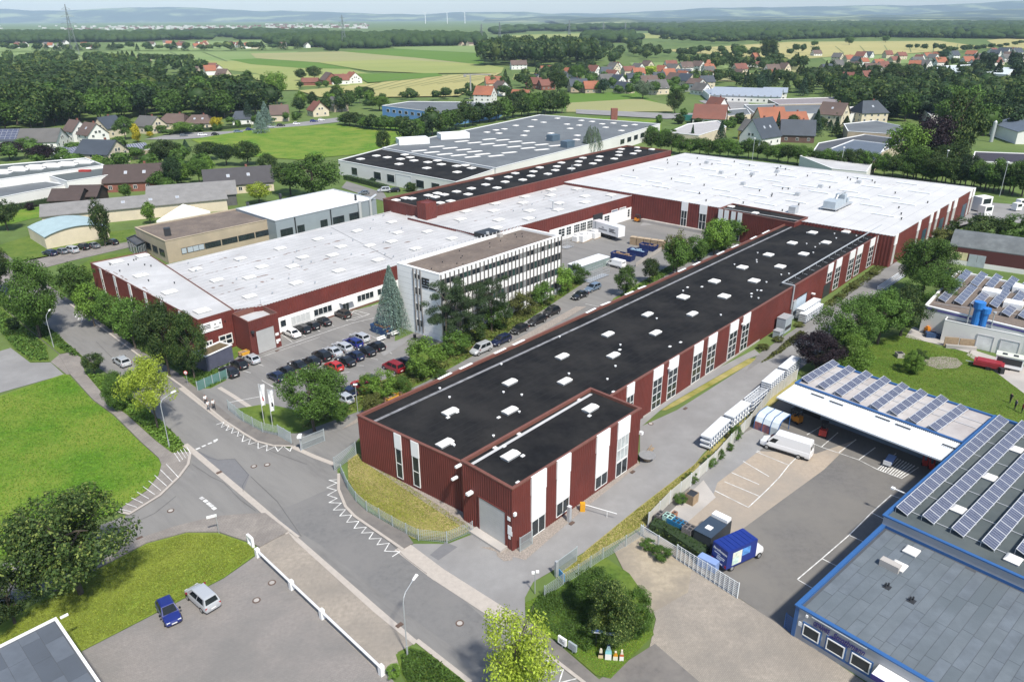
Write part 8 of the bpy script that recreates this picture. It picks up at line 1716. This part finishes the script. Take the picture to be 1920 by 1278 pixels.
boxes('flat_cart', 'blue flat cart on the hatched bay under the canopy', 'cart', 1667,868, [('deck', mat('pale_blue_bin', (.22,.32,.58)), [(-1.4,1.2,-.5,.5,.45,.6)]),('end_board', ALU, [(1.25,1.35,-.5,.5,.3,.9)]),('wheel', TYRE, [(-1.2,-.8,-.45,-.3,0,.4),(-1.2,-.8,.3,.45,0,.4),(.7,1.1,-.45,-.3,0,.4),(.7,1.1,.3,.45,0,.4)])], R(-130))
for x, y, l in ((1733,872, 'left of the two red hand trucks at the store wall'),(1745,878, 'right of the two red hand trucks at the store wall')): boxes('hand_truck', l, 'hand truck', x, y, [('frame', mat('machine_red', (.45,.04,.03)), [(-.3,-.22,-.3,.3,.2,1.3),(.22,.3,-.3,.3,.2,1.3),(-.3,.3,-.32,-.3,.1,.9)]),('wheel', TYRE, [(-.35,-.1,-.2,.2,0,.3),(.1,.35,-.2,.2,0,.3)])], R(-20))
# skips, benches, hut, bins
def skip(x, y, L, W_, h, rz, m, fill, label):
    X = P(x, y); t = thing('skip', label, 'skip', (X.x, X.y, .02), rz); b = MB(); s = .35
    o = [(-L/2+s, -W_/2,0),(L/2-s, -W_/2,0),(L/2-s, W_/2,0),(-L/2+s, W_/2,0)]; q = [(-L/2,-W_/2, h),(L/2,-W_/2, h),(L/2, W_/2, h),(-L/2, W_/2, h)]; i_ = [(x_*.94, y_*.90, h) for x_, y_, _ in q]; fl = [(x_*.9, y_*.88, h*.55) for x_, y_, _ in q]
    for k in range(4): j = (k+1) % 4; b.face([o[k], o[j], q[j], q[k]]); b.face([q[k], q[j], i_[j], i_[k]]); b.face([i_[k], i_[j], fl[j], fl[k]])
    b.face(list(reversed(o))); b.build('tub', m, t, local=True); b = MB(); rnd = random.Random(int(x))
    b.face(fl)
    for k in range(14): u, v = rnd.uniform(-.4,.4)*L, rnd.uniform(-.36,.36)*W_; w2 = rnd.uniform(.15,.5); b.box(u-w2, u+w2, v-w2*.6, v+w2*.6, h*.5, h*rnd.uniform(.62,1.05))
    b.build('load', fill, t, local=True); b = MB()
    for k in range(5): b.box(-L/2+.5+k*(L-1)/4-.05,-L/2+.5+k*(L-1)/4+.05,-W_/2-.06,-W_/2-.002,.1, h-.03)
    b.build('rib', m, t, local=True)
SKB = mat('skip_blue', (.02,.06,.16),.6,.15,1); skip(716,623,4.3,2.0,1.5, R(140), SKB, mat('rusty_scrap', (.20,.085,.04),.9,.3,2), 'blue skip heaped with rusty scrap beside the conifer'); skip(1168,486,6.0,2.3,1.5, R(-38), mat('skip_navy', (.008,.022,.11),.6,.15,1), mat('timber_scrap', (.28,.19,.12),.9,.35,2), 'long navy skip with timber beside the white van'); skip(1195,478,5.0,2.2,1.4, R(-38), mat('skip_navy', (.012,.035,.20)), mat('film_scrap', (.30,.42,.52),.7,.3,2), 'navy skip full of pale blue film'); skip(1216,468,4.6,2.2,1.4, R(-38), mat('skip_navy', (.012,.035,.20)), mat('timber_scrap', (.28,.19,.12)), 'navy skip behind, next to the timber crate wall')
skip(1768,512,3.2,1.8,1.2, R(-20), SKB, mat('timber_scrap', (.28,.19,.12)), 'small blue skip behind the workshop'); skip(734,756,2.2,1.2,1.3, A_ANG, mat('skip_yellow', (.60,.32,.03),.6,.1,1), mat('timber_scrap', (.28,.19,.12)), 'yellow skip among weeds beside the long hall'); skip(755,748,1.4,1.0,1.2, A_ANG, mat('skip_yellow', (.60,.32,.03)), mat('timber_scrap', (.28,.19,.12)), 'small yellow bin behind the yellow skip'); skip(459,668,1.6,1.2,1.0, A_ANG, mat('skip_yellow', (.60,.32,.03)), mat('timber_scrap', (.28,.19,.12)), 'yellow grit bin at the corner of the gate block')
def bench(x, y, rz, m, label): boxes('bench', label, 'bench', x, y, [('seat', m, [(-.95,.95,-.2,-.02,.42,.47),(-.95,.95,.02,.2,.42,.47)]),('backrest', m, [(-.95,.95,.24,.28,.6,.72),(-.95,.95,.24,.28,.76,.88)]),('leg', METAL, [(-.7,-.64,-.18,.28,0,.415),(.64,.7,-.18,.28,0,.415),(-.7,-.64,.285,.32,0,.86),(.64,.7,.285,.32,0,.86)])], rz)
bench(716,639, A_ANG, WPANEL, 'left white bench on the patio by the skip'); bench(742,629, A_ANG, WPANEL, 'right white bench on the patio by the conifer'); bench(632,585, A_ANG, WOOD, 'dark bench left of the glazed door'); bench(668,574, A_ANG, WOOD, 'dark bench right of the glazed door')
boxes('bin', 'small dark bin between the two white benches', 'bin', 729,634, [('can', DARK, [(-.25,.25,-.25,.25,0,.9)]),('lid', METAL, [(-.28,.28,-.28,.28,.903,.98)])]); boxes('bin', 'black bin by the office corner', 'bin', 778,637, [('can', BLACK, [(-.25,.25,-.25,.25,0,1.0)]),('lid', DARK, [(-.27,.27,-.27,.27,1.003,1.06)])])
h0_ = [P(385,668,3.0), P(434,646,3.0)]; hd = h0_[1]-h0_[0]; hn = Vector((-hd.y, hd.x, 0)).normalized()*3.0
tr, tw_, _p = flat_building('transformer_hut', 'small dark blue grey hut with a mossy roof and white edge by the trees', 'hut', [h0_[0], h0_[1], h0_[1]+hn, h0_[0]+hn], 3.0, mat('hut_slate', (.085,.09,.13),.7,.15,.8), mat('mossy_roof', (.115,.085,.045),.95,.3,1.5), WPANEL, drop=.15, cw=.12, ch=.05, over=.08); cleanup(tr)
t = post('camera_post', 1003,1112,2.7, 'camera post with white heads beside the alley mouth', 'camera post', .05, lambda b, h: (b.box(-.35,-.05,-.12,.12, h-.1, h+.12), b.box(.08,.4,-.12,.12, h+.05, h+.25))); t = post('alarm_post', 565,845,2.1, 'post with white lamps at the gate of the side drive', 'gate post', .09, lambda b, h: (b.box(-.3,.3,-.25,.25, h, h+.3), b.box(-.1,.35,-.2,.2, h+.303, h+.55)))
boxes('gate_pillar', 'metal gate pillar beside the annex wall', 'pillar', 1067,977, [('pillar', METAL, [(-.2,.2,-.2,.2,0,2.1)]),('cap', ALU, [(-.23,.23,-.23,.23,2.103,2.16)])], A_ANG)
boxes('gate_pillar', 'metal pillar with a blue board at the alley gate', 'pillar', 1043,1080, [('pillar', METAL, [(-.15,.15,-.15,.15,0,2.0)]),('board', mat('sign_blue', (.10,.30,.55),.5), [(.5,1.6,-.05,.0,.5,1.4)])], R(-60))
X = P(1213,862); t = thing('cable_drum_table', 'round table on a wooden drum at the annex corner', 'table', X); b = MB(); b.cyl(0,0,0,.75,.55,14); b.build('drum', WOOD, t, local=True); b = MB(); b.cyl(0,0,.753,.85,1.15,20); b.build('table_top', mat('pale_top', (.24,.24,.24),.6,.15,2), t, local=True)
bench(1220,850, R(60), WOOD, 'wooden bench behind the round drum table')
boxes('long_container', 'long white topped container in the inner yard before the office', 'container', 1104,503, [('side', mat('grey_green', (.20,.25,.24),.6), [(-5.6,5.6,-1.7,1.7,0,1.9)]),('roof', mat('tarp_white', (.66,.68,.70),.6,.04,.4), [(-5.7,5.7,-1.8,1.8,1.903,2.02)])], A_ANG-R(3))
def wire_rack(x, y, L, label):
    X = P(x, y); t = thing('wire_rack', label, 'rack', X, A_ANG); b = MB()
    for i in range(int(L/.8)+1):
        for s in (-1,1): b.box(-L/2+i*.8-.03,-L/2+i*.8+.03, s*1.0-.03, s*1.0+.03,0,2.6)
    b.build('post', METAL, t, local=True); b = MB()
    for k in range(4):
        for s in (-1,1): b.box(-L/2, L/2, s*1.0-.02, s*1.0+.02,.3+k*.7,.35+k*.7)
        b.box(-L/2, L/2,-.95,.95,.15+k*.7,.17+k*.7) if k == 0 else None
    b.build('rail', METAL, t, local=True)
wire_rack(1118,522,7.5, 'wire stillage rack behind the long container'); wire_rack(1064,464,3, 'wire cage at the corner of the office')
for i, (x, y, s, l) in enumerate(((1082,452,1.4, 'first heap of white wrapped goods by the window wall'),(1093,452,1.6, 'second heap of white wrapped goods'),(1103,448,1.3, 'third heap of white wrapped goods'),(1115,446,1.5, 'white wrapped goods beside the box trailer'))):
    boxes('wrapped_goods', l, 'goods', x, y, [('bundle', mat('white_wrap', (.70,.70,.69),.5,.1,2), [(-s, s*.2,-s*.7, s*.5,.15, s*1.1),(s*.25, s, -s*.6, s*.7,.15, s*.9),(-s*.6, s*.5,-s*.4, s*.4, s*1.105, s*1.5)]),('pallet', WOOD, [(-s, s, -s*.75, s*.75,0,.145)])], A_ANG)
boxes('crate_wall', 'row of tall wooden crates behind the navy skips', 'crates', 1216,462, [('crate', WOOD, [(-5+i*1.9,-3.3+i*1.9,-.7,.7,0,1.8+.15*(i % 2)) for i in range(5)]),('lid', mat('pale_wood', (.40,.31,.21),.8,.2,2), [(-5+i*1.9,-3.3+i*1.9,-.75,.75,1.96,2.04) for i in range(5)])], R(-30))
boxes('pallet_row', 'row of pallets along the wall of the white hall', 'pallets', 1302,428, [('pallet', WOOD, [(-5+i*1.5,-3.8+i*1.5,-.6,.6,0,.5+.25*(i % 3)) for i in range(7)])], R(-38))
fence('ramp_wall', 'low concrete ramp wall between yard and trees', [(1192,500),(1240,470)], 1.1, CONC, .2,9, solid=CONC, cat='wall'); boxes('stairs', 'metal stairs at the tall window of the white hall', 'stairs', 1276,420, [('step', METAL, [(-.8,.8,-1.6+i*.3,-1.35+i*.3,.0,.2+.2*i) for i in range(5)]),('rail', METAL, [(-.85,-.8,-1.6,0,.9,.96),(.8,.85,-1.6,0,.9,.96)])], R(-40))
boxes('covered_trailer', 'flat trailer under a red tarpaulin by the workshop', 'trailer', 1852,690, [('tarpaulin', mat('red_tarp', (.26,.02,.03),.6,.1,1), [(-2.2,2.2,-1.0,1.0,.5,1.2),(-1.8,1.8,-.9,.9,1.203,1.4)]),('wheel', TYRE, [(-.3,.4,-1.1,-.9,0,.6),(-.3,.4,.9,1.1,0,.6)]),('drawbar', METAL, [(-3.4,-2.2,-.06,.06,.5,.6)])], R(-35)); boxes('sales_trailer', 'white sales trailer with a dark side opening by the workshop', 'trailer', 1889,690, [('box', WPANEL, [(-2.0,2.0,-1.0,1.0,.4,2.3)]),('roof', mat('cream_roof', (.58,.60,.52),.6), [(-2.1,2.1,-1.1,1.1,2.303,2.42)]),('opening', DARK, [(-1.8,1.8,-1.03,-1.003,1.0,2.1)]),('roof_hatch', DARK, [(-1.2,-.5,-.4,.4,2.423,2.48),(.4,1.1,-.4,.4,2.423,2.48)]),('wheel', TYRE, [(-.3,.4,-1.05,-.9,0,.39),(-.3,.4,.9,1.05,0,.39)])], R(-35))  # sales trailer opening: a dark sheet in place of its shaded inside
boxes('bin', 'dark barrel on the concrete by the trailers', 'bin', 1876,700, [('can', BLACK, [(-.35,.35,-.35,.35,0,1.0)]),('lid', DARK, [(-.37,.37,-.37,.37,1.003,1.06)])]); boxes('planter', 'stone planter pot beside the lawn bush', 'planter', 1686,669, [('pot', CONC, [(-.6,.6,-.6,.6,0,.8)]),('soil', DARK, [(-.5,.5,-.5,.5,.803,.83)])]); boxes('pallet_lean', 'pallets leaning on the annex of the workshop', 'pallets', 1797,650, [('pallet', WOOD, [(-2.5,-.2,-.1,.1,0,1.7),(0,2.4,-.1,.1,0,1.6)]),('trough', CONC, [(-2.4,2.6,-1.2,-.6,0,.6)])], R(-14))
boxes('cement_mixer', 'orange cement mixer in front of the white workshop', 'cement mixer', 1737,626, [('drum', OR, [(-.4,.4,-.4,.4,.6,1.3),(-.25,.25,-.25,.25,1.303,1.55)]),('stand', DARK, [(-.5,-.4,-.4,.4,0,.597),(.4,.5,-.4,.4,0,.597)])], R(20)); boxes('tarp_pile', 'pile under a dark blue sheet beside the mixer', 'pile', 1750,632, [('sheet', mat('navy_sheet', (.02,.05,.12),.7,.2,2), [(-1.4,.4,-.6,.6,0,.9),(.45,1.5,-.5,.5,0,.6)])], R(-14))
for x, y, s, l in ((1905,395,1.2, 'white machine cabin on the loading area, front one'),(1912,388,1.2, 'white machine cabin on the loading area, rear one'),(1838,395,2.2, 'heap of white goods at the end of the big hall'),(1845,405,1.6, 'pallet of white goods on the loading road')): boxes('machine_cabin' if s == 1.2 else 'wrapped_goods', l, 'machine' if s == 1.2 else 'goods', x, y, [('housing', WPANEL, [(-s, s, -s*.7, s*.7,.3, s*2)]),('glass', GLASS, [(-s*.7, s*.7,-s*.72,-s*.705, s*1.1, s*1.8)])], R(20))
boxes('green_container', 'long green container by the red roofed house', 'container', 1299,226, [('box', mat('container_green', (.02,.13,.11),.5,.1,.6), [(-6,6,-1.4,1.4,0,3.0)]),('lettering', WPANEL, [(-1,1,-1.42,-1.403,1.8,2.2)])], R(0))
# crane, pylons, wind turbines
X = P(883,186); t = thing('tower_crane', 'slender tower crane beside the terracotta house', 'crane', X); b = MB(); b.box(-.5,.5,-.5,.5,0,17); b.box(-1.4,1.4,-1.4,1.4,0,.8); b.build('mast', mat('crane_grey', (.30,.29,.27),.6), t, local=True); b = MB(); b.box(-5,15,-.35,.35,16.6,17.3); b.box(-5,-3,-.7,.7,15.4,16.59); b.build('jib', mat('crane_grey', (.30,.29,.27)), t, local=True)
def pylon(x, y, yt, label):
    X = P(x, y); d = ray(x, yt); h = CAMH+d.z*(X.y/d.y); t = thing('pylon', label, 'pylon', X, R(20)); b = MB(); w0 = h*.075; n = 9; r_ = .16*max(1, X.y/900)
    def sec(z): f = (1-z/h)**1.25*w0+.35; return [Vector((sx*f, sy*f, z)) for sx, sy in ((-1,-1),(1,-1),(1,1),(-1,1))]
    for k in range(n):
        z0, z1 = h*(1-(1-k/n)**1.3), h*(1-(1-(k+1)/n)**1.3); a, c = sec(z0), sec(z1)
        for i in range(4): b.tube(a[i], c[i], r_, 4, cap=False); b.tube(a[i], c[(i+1) % 4], r_*.6,3, cap=False); b.tube(a[(i+1) % 4], c[i], r_*.6,3, cap=False)
    b.build('lattice', mat('pylon_steel', (.16,.18,.19),.6), t, local=True)
    for z, l in ((.62,.22),(.76,.18),(.90,.12)):
        b = MB(); b.tube((-h*l*.7,0, h*z),(h*l*.7,0, h*z), r_, 4); b.tube((-h*l*.7,0, h*z),(0,0, h*(z+.05)), r_*.7,3); b.tube((h*l*.7,0, h*z),(0,0, h*(z+.05)), r_*.7,3); b.build('cross_arm', mat('pylon_steel', (.16,.18,.19)), t, local=True)
pylon(142,103,8, 'tall lattice pylon behind the left wood'); pylon(646,90,28, 'lattice pylon at the small field wood'); pylon(937,80,42, 'lattice pylon at the edge of the round copse'); pylon(903,84,45, 'pale lattice pylon left of the round copse'); pylon(1067,66,38, 'lattice pylon on the far fields'); pylon(1131,66,42, 'second lattice pylon on the far fields'); pylon(1172,62,42, 'farthest lattice pylon on the far fields')
for x, l in ((798, 'left wind turbine on the hazy ridge'),(839, 'middle wind turbine on the hazy ridge'),(872, 'right wind turbine on the hazy ridge')):
    X = P(x, 47); X = X.normalized()*7600; X.z = 0; t = thing('wind_turbine', l, 'wind turbine', X, R(random.uniform(-30,30))); b = MB(); b.tube((0,0,0),(0,0,92),3.2,8,1.8); b.build('tower', WPANEL, t, local=True); b = MB(); b.box(-2,2,-4,4,91,95); b.build('nacelle', WPANEL, t, local=True)
    for k in range(3): a = R(30+120*k); b = MB(); b.tube((0,-4.5,93),(math.cos(a)*38,-4.5,93+math.sin(a)*38),1.6,4,.5); b.build('blade', WPANEL, t, local=True)
# ---------------------------------------------------------------- people
SKIN = mat('skin', (.42,.24,.17),.6); HAIR = mat('dark_hair', (.02,.014,.010),.7)
def person(x, y, rz, top, legs, label, step=.28, h=1.74):
    X = P(x, y); k = h/1.74; s = step; t = thing('person', label, 'person', (X.x, X.y, .11), rz)
    J = {'pel': (0,0,.95,.13), 'wai': (0,0,1.12,.125), 'che': (.01,0,1.34,.15), 'nec': (.01,0,1.48,.06), 'hea': (.03,0,1.60,.088), 'top': (.03,0,1.69,.075),
         'hl': (0,.09,.90,.088), 'kl': (s*.55+.03,.09,.50,.062), 'al': (s, .09,.09,.042), 'tl': (s+.17,.09,.04,.035), 'hr': (0,-.09,.90,.088), 'kr': (-s*.3+.04,-.09,.50,.062), 'ar': (-s, -.09,.12,.042), 'tr': (-s+.15,-.09,.04,.035),
         'sl': (.0,.19,1.40,.062), 'el': (-s*.35,.25,1.13,.045), 'wl': (-s*.2,.25,.90,.032), 'fl': (-s*.1,.25,.81,.034), 'sr': (.0,-.19,1.40,.062), 'er': (s*.25,-.25,1.13,.045), 'wr': (s*.5,-.25,.92,.032), 'fr': (s*.62,-.25,.84,.034)}
    E = [('pel', 'wai'),('wai', 'che'),('che', 'nec'),('nec', 'hea'),('hea', 'top'),('pel', 'hl'),('hl', 'kl'),('kl', 'al'),('al', 'tl'),('pel', 'hr'),('hr', 'kr'),('kr', 'ar'),('ar', 'tr'),('che', 'sl'),('sl', 'el'),('el', 'wl'),('wl', 'fl'),('che', 'sr'),('sr', 'er'),('er', 'wr'),('wr', 'fr')]
    K = list(J); me = bpy.data.meshes.new('body'); me.from_pydata([tuple(c*k for c in J[q][:3]) for q in K], [(K.index(a), K.index(c)) for a, c in E], []); o = bpy.data.objects.new('body_skeleton', me); COL.objects.link(o)
    md = o.modifiers.new('skin', 'SKIN'); sv = me.skin_vertices[0].data
    for i, q in enumerate(K): sv[i].radius = (J[q][3]*k,)*2; sv[i].use_root = q == 'pel'
    o.modifiers.new('sub', 'SUBSURF').levels = 1; o.modifiers['sub'].render_levels = 1
    dg = bpy.context.evaluated_depsgraph_get(); dg.update(); m2 = bpy.data.meshes.new_from_object(o.evaluated_get(dg)); m2.name = 'body'; bpy.data.objects.remove(o)
    for m in (SKIN, top, legs, HAIR, BLK): m2.materials.append(m)
    for p in m2.polygons:
        c = p.center/k; mi = 1
        if c.z > 1.45: mi = 3 if (c.z > 1.64 or c.x < .0) else 0
        elif abs(c.y) > .205 and c.z < 1.12: mi = 0
        elif c.z < .09: mi = 4
        elif c.z < .98: mi = 2
        p.material_index = mi; p.use_smooth = True
    link('body', m2, t); return t
WS, DK, GRT = mat('white_shirt', (.72,.71,.70),.8), mat('dark_trousers', (.018,.018,.022),.8), mat('grey_trousers', (.09,.09,.10),.8)
person(387,759, R(-52), WS, DK, 'front walker in a white top and black trousers on the pavement'); person(392,770, R(-52), WS, GRT, 'walker in a white top and grey trousers, nearest the kerb', .22); person(402,768, R(-52), WS, DK, 'walker in a white top and black trousers beside the gate fence', .3,1.8)
BT = mat('black_jacket', (.014,.014,.018),.8); person(1893,756, R(200), BT, DK, 'person in black standing on the lawn at the right edge', .08); person(1902,768, R(180), mat('grey_jacket', (.10,.10,.12),.8), DK, 'person in a grey jacket near the right edge of the lawn', .05); person(1915,775, R(170), mat('red_jacket', (.32,.03,.03),.8), DK, 'person in a red jacket at the right edge of the lawn', .05)
# ---------------------------------------------------------------- air
hz = MB(); hz.box(-20000,20000,-150,20000,-4,420)
hm = bpy.data.materials.new('haze_air'); hm.use_nodes = True; ht = hm.node_tree; ht.nodes.clear(); pv = ht.nodes.new('ShaderNodeVolumePrincipled'); pv.inputs['Color'].default_value = (.62,.81,1.0,1); pv.inputs['Density'].default_value = 0.000055; pv.inputs['Anisotropy'].default_value = -0.25
ho = ht.nodes.new('ShaderNodeOutputMaterial'); ht.links.new(pv.outputs[0], ho.inputs['Volume']); tag(hz.build('haze', hm), kind='stuff')
